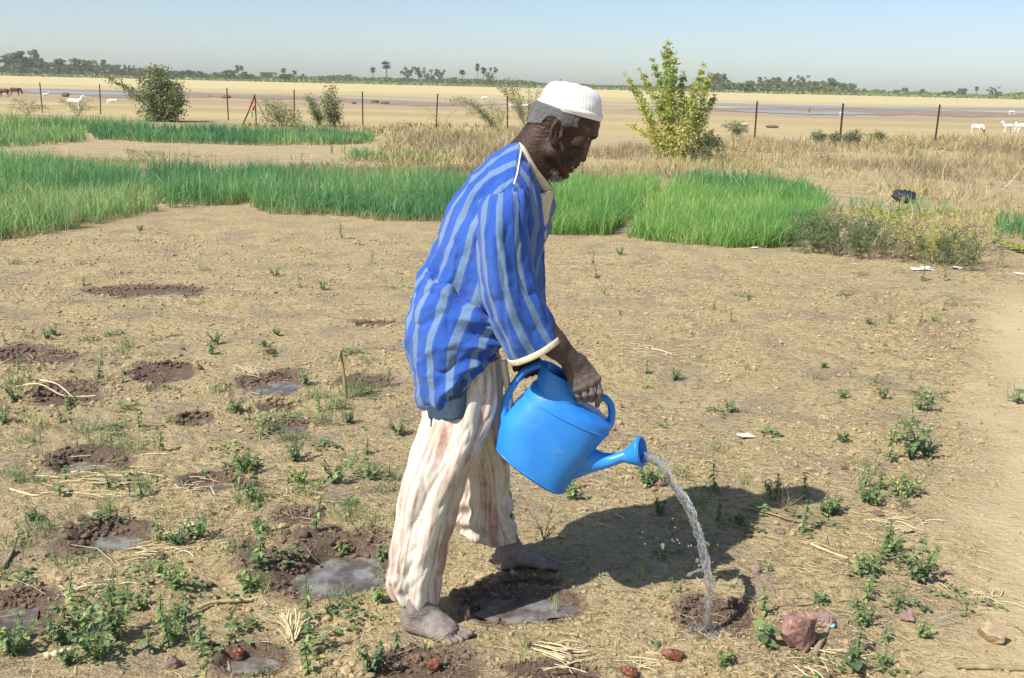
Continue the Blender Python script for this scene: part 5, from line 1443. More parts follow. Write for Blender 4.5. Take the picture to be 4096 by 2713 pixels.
d += .013 * np.sin((v_ * 3.4 + .55 * np.cos(th_)) * 6.28 + 2 * fbm(th_, v_, 2, 5)) * sstep(.08, .3, v_) * near ** .5 * np.clip(.25 + np.cos(th_) * .9 + .3, .15, 1)
d += .010 * np.sin(th_ * 13 + 3 * fbm(th_, v_ * 2, 2, 13)) * sstep(.30, .0, v_)
Gl = fold(Gl, -np.abs(d) * .3 + d)
LOWER = cloth_grid("tunic_skirt", Gl, ((TH * .178 + .012)[None] + 0.010 * v_, v_), M['stripe'], SHIRT)

# sleeves
def sleeve(rings, name, seed, Ycut=None, u0=0.0):
    ns = 110; th = np.linspace(0, 2 * np.pi, ns, endpoint=False); nr = 100
    Gd = loft(rings, nr, th, 1.0)
    v = np.linspace(0, 1, nr)[:, None] * np.ones((1, ns)); t_ = np.ones((nr, 1)) * th[None]
    env = sstep(0, .12, v)
    d = .0075 * np.sin(t_ * 4 + 1.2 * fbm(t_ * .8, v * 2, 2, seed) + seed) * sstep(.1, .5, v) + .007 * fbm(t_ * 2.2, v * 3.5, 3, seed + 1) * env + .003 * fbm(t_ * 5, v * 12, 3, seed + 2) - .006 * (1 - np.abs(fbm(t_ * 1.5 + v * 1.2, v * 3.4 - t_ * .8, 2, seed + 6)) * 3.4).clip(0, 1) ** 2 * env
    d += .004 * np.sin(v * 34 + 2 * t_) * sstep(.45, .8, v) * sstep(.4, -.1, np.cos(t_)) * .6
    Gd = fold(Gd, -d * (1 - .75 * sstep(.86, 1.0, v)))
    o = cloth_grid(name, Gd, (th[None] * .098 + 0 * v + u0, v), M['stripe'], SHIRT)
    return Gd, o
sl = [((1945, 770), (2075, 742), .040, 2.760), ((1915, 815), (2096, 762), .070, 2.725), ((1903, 880), (2108, 830), .084, 2.706), ((1904, 967), (2112, 930), .088, 2.700), ((1922, 1154), (2136, 1100), .086, 2.700), ((1966, 1313), (2190, 1240), .080, 2.71), ((2034, 1440), (2238, 1340), .074, 2.72), ((2040, 1452), (2242, 1352), .074, 2.72)]
Gr, _ = sleeve(sl, "sleeve", 3, u0=.030)
sl2 = [((1960, 780), (2110, 750), .05, 3.06), ((1940, 860), (2160, 850), .08, 3.09), ((1950, 1000), (2172, 960), .085, 3.10), ((1990, 1180), (2176, 1120), .08, 3.05), ((2030, 1300), (2178, 1260), .07, 2.99), ((2060, 1350), (2176, 1320), .06, 2.96)]
Gl2, _ = sleeve(sl2, "sleeve", 9)
def cuff(Gd, h=.016, grow=.0022):
    a = Gd[-1]; b = Gd[-3]; d = (a - b); d /= np.linalg.norm(d, axis=1)[:, None]; c = a.mean(0)
    rad = (a - c); rad /= np.linalg.norm(rad, axis=1)[:, None]
    rows = []
    for s, g in ((-h * .9, grow * .9), (-h * .5, grow * 1.5), (0, grow * 1.5), (h * .25, grow * .8), (h * .25, -grow)): rows.append(a + d * s + rad * g)
    R_ = np.stack(rows); n, m = R_.shape[:2]
    return cloth_grid("cuff", R_, (np.zeros((n, m)), np.zeros((n, m))), M['trim'], SHIRT, thick=.001)
cuff(Gr); cuff(Gl2)

# trims laid on the tunic surface
dg = bpy.context.evaluated_depsgraph_get()
bvh = BVHTree.FromPolygons([tuple(v) for v in (Gs.reshape(-1, 3))], [tuple(f) for f in grid_faces(n_s, NS, True)])
def onto(px, py, lift=.003, far=False, dflt=2.8):
    r = ray(px, py); r = r / np.linalg.norm(r)
    h, nn, i, dist = bvh.ray_cast(Vector((0, 0, CAMH)), Vector(r), 6)
    if h is None: return W(px, py, dflt)
    return np.array(h) - r * lift
seam = [(2077, 570), (2084, 600), (2078, 640), (2070, 690), (2056, 738)]
P = np.array([onto(*p, dflt=2.82) for p in seam]); P = catmull(P, 14)
obj("seam_piping", MB().tube(loc(P), .0024, 7).mesh("seam_piping", M['piping']), SHIRT)
# collar band: along the V opening on both sides and down the front
def band(inner, outer, name, mirror=False, thick=.003):
    I = catmull(inner, 26); O = catmull(outer, 26)
    if mirror:
        I = I.copy(); O = O.copy(); I[:, 1] = 2 * Y0 - I[:, 1]; O[:, 1] = 2 * Y0 - O[:, 1]
    mid = (I + O) / 2; nn = np.cross(O - I, np.gradient(mid, axis=0)); nn /= np.linalg.norm(nn, axis=1)[:, None] + 1e-9
    if nn[:, 1].mean() > 0 and not mirror: nn = -nn
    if nn[:, 1].mean() < 0 and mirror: nn = -nn
    rows = np.stack([I, I * .75 + O * .25 + nn * .002, mid + nn * .0025, I * .25 + O * .75 + nn * .002, O], 1)
    me = make_mesh(name, loc(rows.reshape(-1, 3)), grid_faces(26, 5), M['trim'])
    o = obj(name, me, SHIRT); md = o.modifiers.new("thickness", 'SOLIDIFY'); md.thickness = thick; md.offset = 0
    return o
inn = [W(2076, 570, 2.835), W(2100, 590, 2.822), W(2128, 640, 2.820), W(2158, 688, 2.830), W(2190, 728, 2.850), W(2216, 758, 2.885)]
outp = [(2082, 592), (2100, 622), (2124, 668), (2148, 722), (2172, 780), (2192, 822)]
out_ = [onto(x, y, .0035, dflt=yd) for (x, y), yd in zip(outp, (2.81, 2.80, 2.795, 2.80, 2.82, 2.86))]
band(inn, out_, "collar"); band(inn, out_, "collar", True)
fr_o = [onto(x, y, .0035, dflt=2.86) for x, y in [(2160, 775), (2168, 830), (2174, 880), (2178, 930), (2178, 960)]]
fr_i = [W(2216, 760, 2.885), W(2206, 810, 2.885), W(2196, 860, 2.885), W(2188, 920, 2.885), W(2182, 958, 2.885)]
band(fr_i, fr_o, "front_placket"); 

# dark undershirt tail below the tunic
a0, a1 = math.radians(168), math.radians(286)
thb = np.linspace(a0, a1, 60)
bd = [((1688, 1520), (1990, 1410), .186, Y0), ((1688, 1565), (1985, 1490), .188, Y0), ((1689, 1595), (1980, 1540), .189, Y0), ((1692, 1622), (1976, 1572), .190, Y0)]
Gb = loft(bd, 16, thb, 1.0)
vv = np.linspace(0, 1, 16)[:, None] * np.ones((1, 60)); tb_ = np.ones((16, 1)) * thb[None]
nb = normals(Gb, False); Gb = Gb + nb * (.003 * np.sin(tb_ * 9) * vv)[:, :, None]
M['slate'] = simple("slate_cotton", (.045, .072, .108), .9, .15, 30, .25, (300, .3, .002))
cloth_grid("undershirt_hem", Gb, (tb_, vv), M['slate'], None, .003, wrap=False)

# trousers
t = NT("stained_trousers"); P = t.coord()
x = t.n("ShaderNodeUVMap").outputs[0]
st = t.noise(1.0, 4, .62, t.mapping(x, (26, 1.8, 1)), .3); st2 = t.noise(7.5, 5, .65, P); st3 = t.noise(18, 4, .6, P)
base = t.ramp(st2, [(.35, (.56, .53, .43)), (.65, (.70, .67, .57))])
pink = t.math('MULTIPLY', t.rng(st, .46, .60), t.rng(st3, .22, .60))
c = t.mix(t.math('MULTIPLY', pink, 1.0), base, (.36, .185, .145, 1))
br = t.rng(t.noise(1, 5, .7, t.mapping(P, (11, 11, 4.5))), .54, .64)
c = t.mix(t.math('MULTIPLY', br, .6), c, (.33, .21, .16, 1))
grn = t.rng(t.noise(4.5, 3, .6, P), .56, .70); c = t.mix(t.math('MULTIPLY', grn, .35), c, (.50, .50, .36, 1))
t.col(c); t.rough(.9); t.spec(.12); t.bump(t.math('ADD', t.math('MULTIPLY', t.noise(500, 2, .5, P), .15), t.noise(34, 4, .6, P)), .4, .005); M['trousers'] = t.m
def leg(rings, seed, vert, horiz, hemlow=None):
    ns = 120; th = np.linspace(0, 2 * np.pi, ns, endpoint=False); nr = 130
    Gd = loft(rings, nr, th, 1.0); v = np.linspace(0, 1, nr)[:, None] * np.ones((1, ns)); t_ = np.ones((nr, 1)) * th[None]
    d = vert * np.sin(t_ * 7 + 1.6 * fbm(t_ * .7, v * 1.6, 2, seed) + v * 1.2) * sstep(.0, .15, v) * (.5 + .5 * np.abs(fbm(t_ * .9, v * 2, 2, seed + 9)))
    d += .012 * fbm(t_ * 1.4 + 2 * v, v * 4, 3, seed + 1) + .006 * (1 - np.abs(fbm(t_ * 1.6 + v * 2.4, v * 4.5 - t_, 2, seed + 7)) * 3.3).clip(0, 1) ** 2 + .0035 * fbm(t_ * 5, v * 14, 3, seed + 2)
    d += horiz * np.sin((v * 8 + .35 * np.cos(t_)) * 6.28 + 2.5 * fbm(t_ * .9, v * 2, 2, seed + 5)) * sstep(.62, .85, v) * sstep(1, .95, v)
    return fold(Gd, d), th, v
hip = [((1700, 1440), (1995, 1380), .140, Y0), ((1698, 1520), (2000, 1450), .155, Y0), ((1698, 1600), (1995, 1560), .155, Y0), ((1702, 1690), (1980, 1640), .135, Y0)]
# both legs share the hip section in one mesh
rl = [((1706, 1480), (1985, 1430), .085, 2.85), ((1696, 1560), (1985, 1520), .090, 2.835), ((1690, 1654), (1978, 1630), .098, 2.815), ((1646, 1800), (1925, 1785), .108, 2.775), ((1608, 1948), (1862, 1935), .100, 2.755), ((1584, 2110), (1814, 2090), .090, 2.74),
      ((1567, 2236), (1785, 2210), .080, 2.73), ((1552, 2310), (1768, 2300), .074, 2.73), ((1548, 2338), (1758, 2370), .070, 2.73), ((1580, 2385), (1750, 2418), .066, 2.73)]
ll = [((1750, 1480), (2000, 1420), .110, 2.96), ((1770, 1600), (2006, 1540), .115, 2.975), ((1810, 1720), (2018, 1690), .108, 2.995), ((1845, 1860), (2038, 1850), .098, 3.03), ((1850, 1980), (2046, 1980), .092, 3.05), ((1836, 2060), (2054, 2070), .088, 3.065), ((1838, 2128), (2064, 2156), .086, 3.075)]
vs2, fs2, us2, o2 = [], [], [], 0
def pack(Gd, th, v, uo):
    global o2
    n, m = Gd.shape[:2]; Gd2 = np.concatenate([Gd, Gd[:, :1]], 1)
    uu = np.concatenate([th, [2 * np.pi]])[None] / 6.283 * np.ones((n, 1)) + uo; v2 = np.concatenate([v, v[:, :1]], 1)
    vs2.append(Gd2.reshape(-1, 3)); fs2.append(grid_faces(n, m + 1) + o2); us2.append(np.stack([uu.ravel(), v2.ravel()], 1)); o2 += n * (m + 1)
Ga, th, v = leg(rl, 5, .0125, .0028); Ga[:, :, 2] += (.010 * np.sin(th * 3 + 1) + .006 * np.sin(th * 7))[None] * sstep(.93, 1, v); pack(Ga, th, v, 0)
Gc, th, v = leg(ll, 15, .0085, .0095); pack(Gc, th, v, .37)
Gh = loft(hip, 30, TH); v = np.linspace(0, 1, 30)[:, None] * np.ones((1, NS)); Gh = fold(Gh, .006 * np.sin(TH * 14)[None] * v + .005 * fbm(TH[None] * 3 + v, v * 3, 2, 2)); pack(Gh * 1.0, TH, v, .1)
TR = man_part("trousers", make_mesh("trousers", loc(np.vstack(vs2)), np.vstack(fs2), M['trousers'], uv=np.vstack(us2)))
md = TR.modifiers.new("thickness", 'SOLIDIFY'); md.thickness = .0016; md.offset = 1
# loose waist ties hanging in front
s_ = np.linspace(0, 1, 16)
for (pts, nm) in [([(2012, 1440), (2022, 1500), (2034, 1570), (2040, 1640)], "waist_tie")]:
    C = catmull([W(x_, y_, 2.80) for x_, y_ in pts], 16)
    a = C + np.array([-.009, 0, 0]); b = C + np.array([.009, .006, 0]); mid = C + np.array([0, -.004, 0])
    o = obj(nm, make_mesh(nm, loc(np.stack([a, mid, b], 1).reshape(-1, 3)), grid_faces(16, 3), M['trousers'], uv=np.zeros((48, 2))), TR)
    md = o.modifiers.new("thickness", 'SOLIDIFY'); md.thickness = .002

# cap
cp = [((2157, 418), (2405, 488), .080, YH), ((2155, 410), (2406, 480), .0815, YH), ((2164, 392), (2408, 455), .0815, YH), ((2178, 366), (2406, 425), .080, YH), ((2190, 347), (2398, 392), .075, YH), ((2204, 336), (2380, 370), .066, YH), ((2222, 331), (2352, 355), .050, YH), ((2245, 330), (2315, 343), .026, YH), ((2272, 334), (2288, 337), .004, YH)]
ns = 200; thc = np.linspace(0, 2 * np.pi, ns, endpoint=False); Gcap = loft(cp, 60, thc, 1.0)
v = np.linspace(0, 1, 60)[:, None] * np.ones((1, ns))
d = -.0011 * np.abs(np.sin(thc * 24 + .6 * fbm(thc * 2, thc * 0, 2, 1)))[None] * sstep(.10, .18, v) * sstep(.9, .5, v) * (.5 + .8 * np.abs(fbm(thc[None] * 3, v * 6, 2, 4)))
d += -.0035 * sstep(.14, .10, v) * sstep(.03, .08, v) * -1 + .004 * fbm(thc[None] * 1.5, v * 3, 2, 6)
Gcap = fold(Gcap, -d * -1)
t = NT("white_knit"); P = t.coord(); uvn = t.n("ShaderNodeUVMap").outputs[0]
kn_ = t.noise(1, 2, .5, t.mapping(uvn, (260, 60, 1)))
t.col(t.ramp(kn_, [(.3, (.72, .72, .71)), (.7, (.86, .86, .85))])); t.rough(.9); t.spec(.1); t.bump(kn_, .45, .002); M['cap'] = t.m
CAP = cloth_grid("cap", Gcap, (thc[None] / 6.283 + 0 * v, v), M['cap'], None, .002)
# ------------------------------------------------------------------ watering can
t = NT("blue_plastic"); P = t.coord(); n = t.noise(9, 4, .6, P)
dirt = t.rng(t.noise(13, 6, .7, P), .60, .74); scr = t.rng(t.noise(1, 3, .6, t.mapping(P, (9, 9, 260), (.5, .9, 0))), .66, .72)
bl = t.ramp(n, [(.3, (.018, .19, .62)), (.7, (.032, .27, .74))])
bl = t.mix(t.math('MULTIPLY', dirt, .45), bl, (.30, .30, .24, 1)); bl = t.mix(t.math('MULTIPLY', scr, .25), bl, (.10, .38, .80, 1))
t.col(bl); t.rough(t.rng(t.noise(30, 4, .6, P), .3, .7, .30, .46)); t.spec(.5)
t.bump(t.noise(14, 3, .5, P), .12, .01); M['can'] = t.m
YC = 2.802
CAN = empty("watering_can", W(2180, 1850, YC)); CL = np.array(CAN.location)
tag(CAN, "blue plastic watering can tipped and pouring water", "watering can")
ns = 96; thk = np.linspace(0, 2 * np.pi, ns, endpoint=False)
cr = [((2010, 1792), (2228, 1945), .070, YC, .9), ((1994, 1792), (2240, 1962), .082, YC, .85), ((1984, 1778), (2256, 1958), .089, YC, .82), ((1985, 1758), (2268, 1940), .091, YC, .82), ((1996, 1705), (2302, 1892), .091, YC, .82), ((2022, 1655), (2345, 1838), .092, YC, .82), ((2060, 1612), (2384, 1784), .091, YC, .82),
      ((2096, 1574), (2425, 1735), .089, YC, .82), ((2118, 1548), (2442, 1712), .087, YC, .84), ((2132, 1532), (2443, 1694), .082, YC, .86), ((2150, 1522), (2425, 1672), .070, YC, .9), ((2180, 1528), (2380, 1640), .045, YC, 1)]
Gk = loft(cr, 110, thk, .92, False)
cc = Gk[-1].mean(0); bb = Gk[0].mean(0)
V = np.vstack([Gk.reshape(-1, 3), cc[None], bb[None]]) - CL; nr = 110
capF = np.array([[(nr - 1) * ns + i, (nr - 1) * ns + (i + 1) % ns, nr * ns] for i in range(ns)] + [[(i + 1) % ns, i, nr * ns + 1] for i in range(ns)])
TANK = obj("tank", make_mesh("tank", V, [grid_faces(nr, ns, True), capF], M['can']), CAN)
# hooded filling collar at the rear of the top
ck = [((2140, 1560), (2330, 1640), .078, YC, .9), ((2152, 1500), (2318, 1592), .074, YC, .9), ((2160, 1462), (2302, 1545), .066, YC, .95), ((2166, 1450), (2290, 1520), .062, YC, .95), ((2170, 1449), (2286, 1516), .059, YC, .95), ((2178, 1462), (2280, 1522), .053, YC, .95), ((2186, 1500), (2290, 1560), .052, YC, .95), ((2190, 1540), (2300, 1600), .050, YC, .95)]
Gq = loft(ck, 50, thk, .92, False)
obj("filling_collar", make_mesh("filling_collar", Gq.reshape(-1, 3) - CL, grid_faces(50, ns, True), M['can']), CAN)
M['can_shade'] = simple("inside_shade", (.006, .018, .045), .6, .3)  # shade within the hollow tank, put into the colour as near-black
cap_v = np.vstack([Gq[-10], Gq[-10].mean(0)[None]]) - CL
obj("inside", make_mesh("inside", cap_v, np.array([[i, (i + 1) % ns, ns] for i in range(ns)]), M['can_shade']), CAN)  # flat disc carrying the painted shade of the filling opening
# rear handle (arched bar, flattened)
def bar(name, pts, r, flat=1.0, seg=14, n=40, Y=YC):
    P = catmull([W(x, y, Y) for x, y in pts], n) - CL
    T = np.gradient(P, axis=0); T /= np.linalg.norm(T, axis=1)[:, None]
    side = np.array([0, 1.0, 0]); N_ = np.cross(T, side); N_ /= np.linalg.norm(N_, axis=1)[:, None]
    rr = np.interp(np.linspace(0, 1, n), np.linspace(0, 1, len(r)), r)
    th = np.linspace(0, 2 * np.pi, seg, endpoint=False)
    V = P[:, None] + rr[:, None, None] * (np.cos(th)[None, :, None] * N_[:, None] + flat * np.sin(th)[None, :, None] * side)
    return obj(name, make_mesh(name, V.reshape(-1, 3), grid_faces(n, seg, True), M['can']), CAN)
bar("rear_handle", [(2190, 1465), (2165, 1458), (2128, 1470), (2090, 1492), (2058, 1535), (2030, 1585), (2017, 1640), (2020, 1690), (2035, 1725)], [.013, .012, .0105, .0105, .0105, .011, .012, .016, .02], 1.35)
bar("rear_handle_web", [(2060, 1640), (2045, 1680), (2030, 1720), (2020, 1750)], [.006, .018, .026, .02], 1.0)
bar("front_handle", [(2262, 1520), (2300, 1560), (2345, 1585), (2385, 1588), (2418, 1592), (2441, 1616), (2448, 1652), (2442, 1690), (2425, 1712)], [.012, .011, .0105, .0105, .0105, .0105, .011, .012, .014], 1.3)
# spout
def tubeloft(rings, name, n=50, mat='can', par=None):
    Gd = loft(rings, n, thk, 1.0, False)
    return Gd, obj(name, make_mesh(name, Gd.reshape(-1, 3) - CL, grid_faces(n, ns, True), M[mat]), par or CAN)
YS = YC
tubeloft([((2300, 1770), (2270, 1925), .040, YS), ((2352, 1778), (2320, 1906), .040, YS - .004), ((2402, 1806), (2372, 1886), .030, YS - .012), ((2440, 1814), (2425, 1872), .0225, YS - .020), ((2487, 1806), (2492, 1848), .0150, YS - .030), ((2500, 1801), (2510, 1850), .0170, YS - .032)], "spout")
YR = YC - .03
_, ROSE = tubeloft([((2484, 1806), (2490, 1848), .0150, YR), ((2498, 1798), (2508, 1852), .0190, YR, 1, .1), ((2525, 1772), (2540, 1858), .0300, YR - .005, 1, .2), ((2543, 1752), (2561, 1862), .0385, YR - .008, 1, .38), ((2549, 1748), (2568, 1864), .0405, YR - .009, 1, .40), ((2555, 1747), (2575, 1864), .0410, YR - .010, 1, .42), ((2562, 1751), (2580, 1861), .0390, YR - .011, 1, .42), ((2560, 1757), (2577, 1855), .0350, YR - .011, 1, .42), ((2545, 1766), (2560, 1850), .030, YR - .009, 1, .38), ((2515, 1795), (2525, 1848), .018, YR - .006, 1, .2), ((2500, 1812), (2506, 1838), .008, YR, 1, .1)], "rose_cone", 90)
Gd = loft([((2543, 1752), (2561, 1862), .040, YR - .008, 1, .4), ((2548, 1747), (2567, 1866), .0425, YR - .009, 1, .4), ((2554, 1747), (2573, 1866), .0425, YR - .010, 1, .42), ((2558, 1752), (2576, 1861), .0400, YR - .010, 1, .42)], 10, thk, 1.0, False)
obj("rim_ring", make_mesh("rim_ring", Gd.reshape(-1, 3) - CL, grid_faces(10, ns, True), M['can']), ROSE)
# moulded ridge round the shoulder and foot of the tank
for nm, A_, B_, w_ in [("shoulder_ridge", (2100, 1569), (2432, 1728), .0885), ("foot_ridge", (1984, 1776), (2257, 1957), .0895)]:
    R_ = ring_pts(A_, B_, w_, YC, np.linspace(0, 2 * np.pi, 80), .82)
    obj(nm, MB().tube(R_ - CL, .0032, 6, cap=False).mesh(nm, M['can']), CAN)

# ------------------------------------------------------------------ falling water
t = NT("clear_water"); t.b.inputs["Transmission Weight"].default_value = 0.94; t.b.inputs["IOR"].default_value = 1.33
t.col((.88, .94, 1, 1)); t.rough(.03); M['clear'] = t.m
YW = 2.79
line = [(2572, 1822), (2603, 1832), (2650, 1865), (2692, 1925), (2732, 1992), (2764, 2055), (2790, 2119), (2805, 2182), (2822, 2243), (2832, 2305), (2833, 2365), (2828, 2425), (2832, 2480)]
yy_ = np.linspace(YR - .008, 2.74, len(line))
C = catmull([W(x, y, yv) for (x, y), yv in zip(line, yy_)], 150)
gnd = float(gz(C[-1, 0], C[-1, 1])[0]) ; C[-1, 2] = min(C[-1, 2], gnd)
wd = np.interp(np.linspace(0, 1, 150), [0, .06, .12, .3, .45, .6, .72, .8, .9, 1], [.014, .017, .0155, .0112, .0100, .0095, .014, .0165, .0105, .010])
sg = 26; th = np.linspace(0, 2 * np.pi, sg, endpoint=False)
ii = np.arange(150)[:, None] * np.ones((1, sg)); tt_ = np.ones((150, 1)) * th[None]
rad = wd[:, None] * (.92 + 1.0 * fbm(ii * .10 + np.sin(tt_) * .8, np.cos(tt_) * 1.2, 3, 4) + .50 * fbm(ii * .42, np.cos(tt_ * 2) + 3, 3, 14))
off = np.stack([.004 * fbm(np.arange(150) * .15, np.zeros(150), 2, 3), np.zeros(150), np.zeros(150)], 1)
T = np.gradient(C, axis=0); T /= np.linalg.norm(T, axis=1)[:, None]; sd = np.array([0, 1.0, 0]); N_ = np.cross(T, sd); N_ /= np.linalg.norm(N_, axis=1)[:, None]
V = C[:, None] + off[:, None] + rad[:, :, None] * (np.cos(th)[None, :, None] * N_[:, None] + .7 * np.sin(th)[None, :, None] * sd)
WS = empty("water_stream", C[0]); WL = np.array(WS.location)
tag(WS, "clear stream of water falling from the can's rose to the soil", "water")
capf = np.array([[(i + 1) % sg, i, 150 * sg] for i in range(sg)] + [[149 * sg + i, 149 * sg + (i + 1) % sg, 150 * sg + 1] for i in range(sg)])
obj("jet", make_mesh("jet", np.vstack([V.reshape(-1, 3), C[0], C[-1]]) - WL, [grid_faces(150, sg, True), capf], M['clear']), WS)
# thinner strands twisting round the main jet
rw = np.random.default_rng(5)
mb = MB()
for s in range(11):
    k0, k1 = sorted(rw.integers(0, 149, 2)); k1 = min(max(k1, k0 + 22), 149); k0 = min(k0, k1 - 12)
    seg_ = C[k0:k1]; ph = rw.uniform(0, 6); m_ = len(seg_)
    P = seg_ + (N_[k0:k1] * np.sin(np.arange(m_) * .16 + ph)[:, None] * wd[k0:k1, None] * 1.15) + sd * (np.cos(np.arange(m_) * .16 + ph)[:, None] * wd[k0:k1, None] * .9)
    mb.tube(P - WL, .0028 * np.sin(np.linspace(.15, 3.0, m_)) * (1 + .4 * rw.normal(size=m_)).clip(.4, 1.8) + .0005, 6)
side = [W(x, y, 2.77) for x, y in [(2826, 2268), (2800, 2280), (2772, 2290), (2748, 2304)]]
mb.tube(catmull(side, 14) - WL, np.array([.004, .005, .004, .003, .0035, .005, .004, .003, .003, .004, .005, .006, .005, .002]), 8)
obj("strands", mb.mesh("strands", M['clear']), WS)
drops = [(2650, 2183, 8), (2652, 2192, 5), (2688, 2158, 3), (2710, 2160, 4), (2718, 2172, 3), (2694, 2165, 3), (2754, 2185, 4), (2764, 2183, 4), (2833, 2178, 5), (2828, 2170, 3), (2812, 2140, 3), (2860, 2290, 3), (2850, 2250, 3),
         (2788, 2242, 7), (2796, 2262, 5), (2570, 2130, 3), (2580, 2175, 3), (2562, 2150, 2), (2870, 2180, 3), (2690, 2075, 3), (2640, 2215, 2), (2700, 2110, 3), (2845, 2330, 3), (2805, 2325, 4), (2856, 2345, 3), (2792, 2360, 3), (2850, 2400, 3), (2812, 2410, 4), (2870, 2440, 3), (2800, 2450, 3)]
u, v = np.meshgrid(np.linspace(0, 2 * np.pi, 10, endpoint=False), np.linspace(0, np.pi, 7)); sph = np.stack([np.sin(v) * np.cos(u), np.sin(v) * np.sin(u), np.cos(v)], -1).reshape(-1, 3)
dm = make_mesh("drop", sph, grid_faces(7, 10, True), M['clear'])
for (x, y, r) in drops:
    o = obj("drop", dm, WS); o.location = W(x, y, 2.76 + rw.uniform(-.03, .03)) - WL; s = r * .00075; o.scale = (s, s, s * 1.3)
# splash on the ground
mb = MB(); cw = C[-1]
for k in range(60):
    a = rw.uniform(0, 6.28); r = rw.uniform(.005, .07); p = cw + np.array([math.cos(a) * r, math.sin(a) * r, 0]); p[2] = float(gz(p[0], p[1])[0])
    h_ = rw.uniform(.006, .030) * (1 - r / .08); q = p + np.array([math.cos(a) * .012, math.sin(a) * .012, h_])
    mb.tube(np.array([p, (p + q) / 2 + (0, 0, .004), q]) - WL, [.004, .003, .0015], 6)
obj("splash", mb.mesh("splash", M['clear']), WS)
# ------------------------------------------------------------------ weeds on the near ground
rng = np.random.default_rng(99)
LAND = [((1340, 2290), "the big puddle"), ((2090, 2420), "the puddle in the man's shadow"), ((450, 2165), "the long puddle at left"), ((335, 1860), "the small grey puddle at left"), ((850, 1938), "the narrow puddle left of centre"),
        ((1088, 1548), "the farthest puddle"), ((1170, 1712), "the puddle among the weeds"), ((1012, 2648), "the puddle at the bottom"), ((2862, 2478), "the wet hole where water lands"), ((1730, 2500), "the man's near foot"),
        ((2100, 2240), "the man's far foot"), ((3190, 2540), "the big red stone"), ((3960, 2550), "the round pale stone"), ((1375, 1560), "the dry broken stalk"), ((690, 1490), "the dark wet hollow at left"), ((150, 1430), "the wet hollow at the left edge"),
        ((290, 1590), "the second wet hollow at left"), ((2560, 1810), "the rose of the can"), ((2980, 1745), "the pale scrap on the soil"), ((3680, 1700), "the path edge"), ((3700, 2100), "the lower path edge"), ((3600, 1080), "the low shrub row"), ((640, 850), "the notch in the onion beds"),
        ((1300, 880), "the dark onion bed"), ((2500, 960), "the bright onion bed"), ((3150, 2070), "the head of the man's shadow"), ((1650, 1300), "the man's back"), ((300, 2500), "the weedy bottom left corner"), ((20, 1800), "the left edge of the photo"), ((4060, 1600), "the right edge of the photo")]
lab_used = {}
def near_label(desc, px, py):
    c = sorted(LAND, key=lambda q: (q[0][0] - px) ** 2 + ((q[0][1] - py) * 1.6) ** 2)
    for (lx, ly), nm in c[:6]:
        dx, dy = px - lx, (py - ly) * 1.6
        far_ = math.hypot(dx, dy) > 330
        rel = ("right of" if dx > 0 else "left of") if abs(dx) > abs(dy) else ("in front of" if dy > 0 else "behind")
        lab = f"{desc} {'some way ' if far_ else ''}{rel} {nm}"
        if lab not in lab_used: lab_used[lab] = 1; return lab
    lab_used[lab] = 1
    return lab
def leaf_shape(L, wd, droop, fold_=.25, n=5):
    t_ = np.linspace(0, 1, n); w = wd * np.sin(np.pi * np.clip(t_ * .92 + .06, 0, 1)) ** .8
    z = -droop * t_ ** 2 * L + .1 * L * t_
    V = []
    for i in range(n): V += [(t_[i] * L, -w[i], z[i] + fold_ * w[i]), (t_[i] * L, 0, z[i]), (t_[i] * L, w[i], z[i] + fold_ * w[i])]
    return np.array(V), grid_faces(n, 3)
LEAFM = {}
for nm, (L, wd, dr) in {'long': (1, .20, .75), 'broad': (1, .36, .35), 'small': (1, .28, .5)}.items():
    for k, tn in enumerate((.15, .45, .75, .97)):
        V, F = leaf_shape(L, wd, dr, n=6)
        LEAFM[(nm, k)] = make_mesh("leaf", V, F, M['weed'], {"tint": np.clip(tn + .1 * rng.normal(size=len(V)), 0, 1)})
def leaf_mats(kind, h, rg):
    """positions, rotations, sizes of the leaves of one plant"""
    out = []
    if kind == 'upright':
        lean = rg.normal(0, .10, 2); nlev = int(5 + h * 28)
        for i in range(nlev):
            f = .18 + .82 * i / (nlev - 1); p = np.array([lean[0] * f * h, lean[1] * f * h, f * h])
            for s in range(3 if i < nlev - 1 else 4):
                a = i * 1.4 + s * 2.1 + rg.normal(0, .25); size = (.036 - .016 * f) * (h / .16) ** .5 * rg.uniform(.7, 1.15)
                out.append((p, a, rg.uniform(.05, .65) - .6 * f, size, 'long' if rg.random() < .6 else 'small'))
    elif kind == 'bushy':
        for b in range(5):
            a0 = b * 1.26 + rg.normal(0, .3); sp = rg.uniform(.25, .6)
            for i in range(9):
                f = .25 + .75 * i / 8; p = np.array([math.cos(a0) * sp * f * h, math.sin(a0) * sp * f * h, f * h * (1 - .25 * sp)])
                for s in range(2): out.append((p, a0 + (1.5 if s else -1.5) + rg.normal(0, .6), rg.uniform(-.3, .5), (.027 - .008 * f) * (h / .14) ** .5 * rg.uniform(.7, 1.2), 'small' if rg.random() < .6 else 'broad'))
    elif kind == 'creeper':
        for b in range(4):
            a0 = b * 1.5 + rg.normal(0, .4)
            for i in range(7):
                f = (i + 1) / 7; p = np.array([math.cos(a0) * f * h * 1.3, math.sin(a0) * f * h * 1.3, .018 + .012 * math.sin(i)])
                out.append((p, a0 + (1.1 if i % 2 else -1.1), -.25, .020 * rg.uniform(.7, 1.3), 'broad'))
    elif kind == 'broad':
        for i in range(6):
            p = np.array([rg.normal(0, .004), rg.normal(0, .004), h * (.25 + .12 * i)])
            out.append((p, i * 2.1 + rg.normal(0, .3), -.15 + rg.normal(0, .15), h * .55 * rg.uniform(.7, 1.1), 'broad'))
    return out
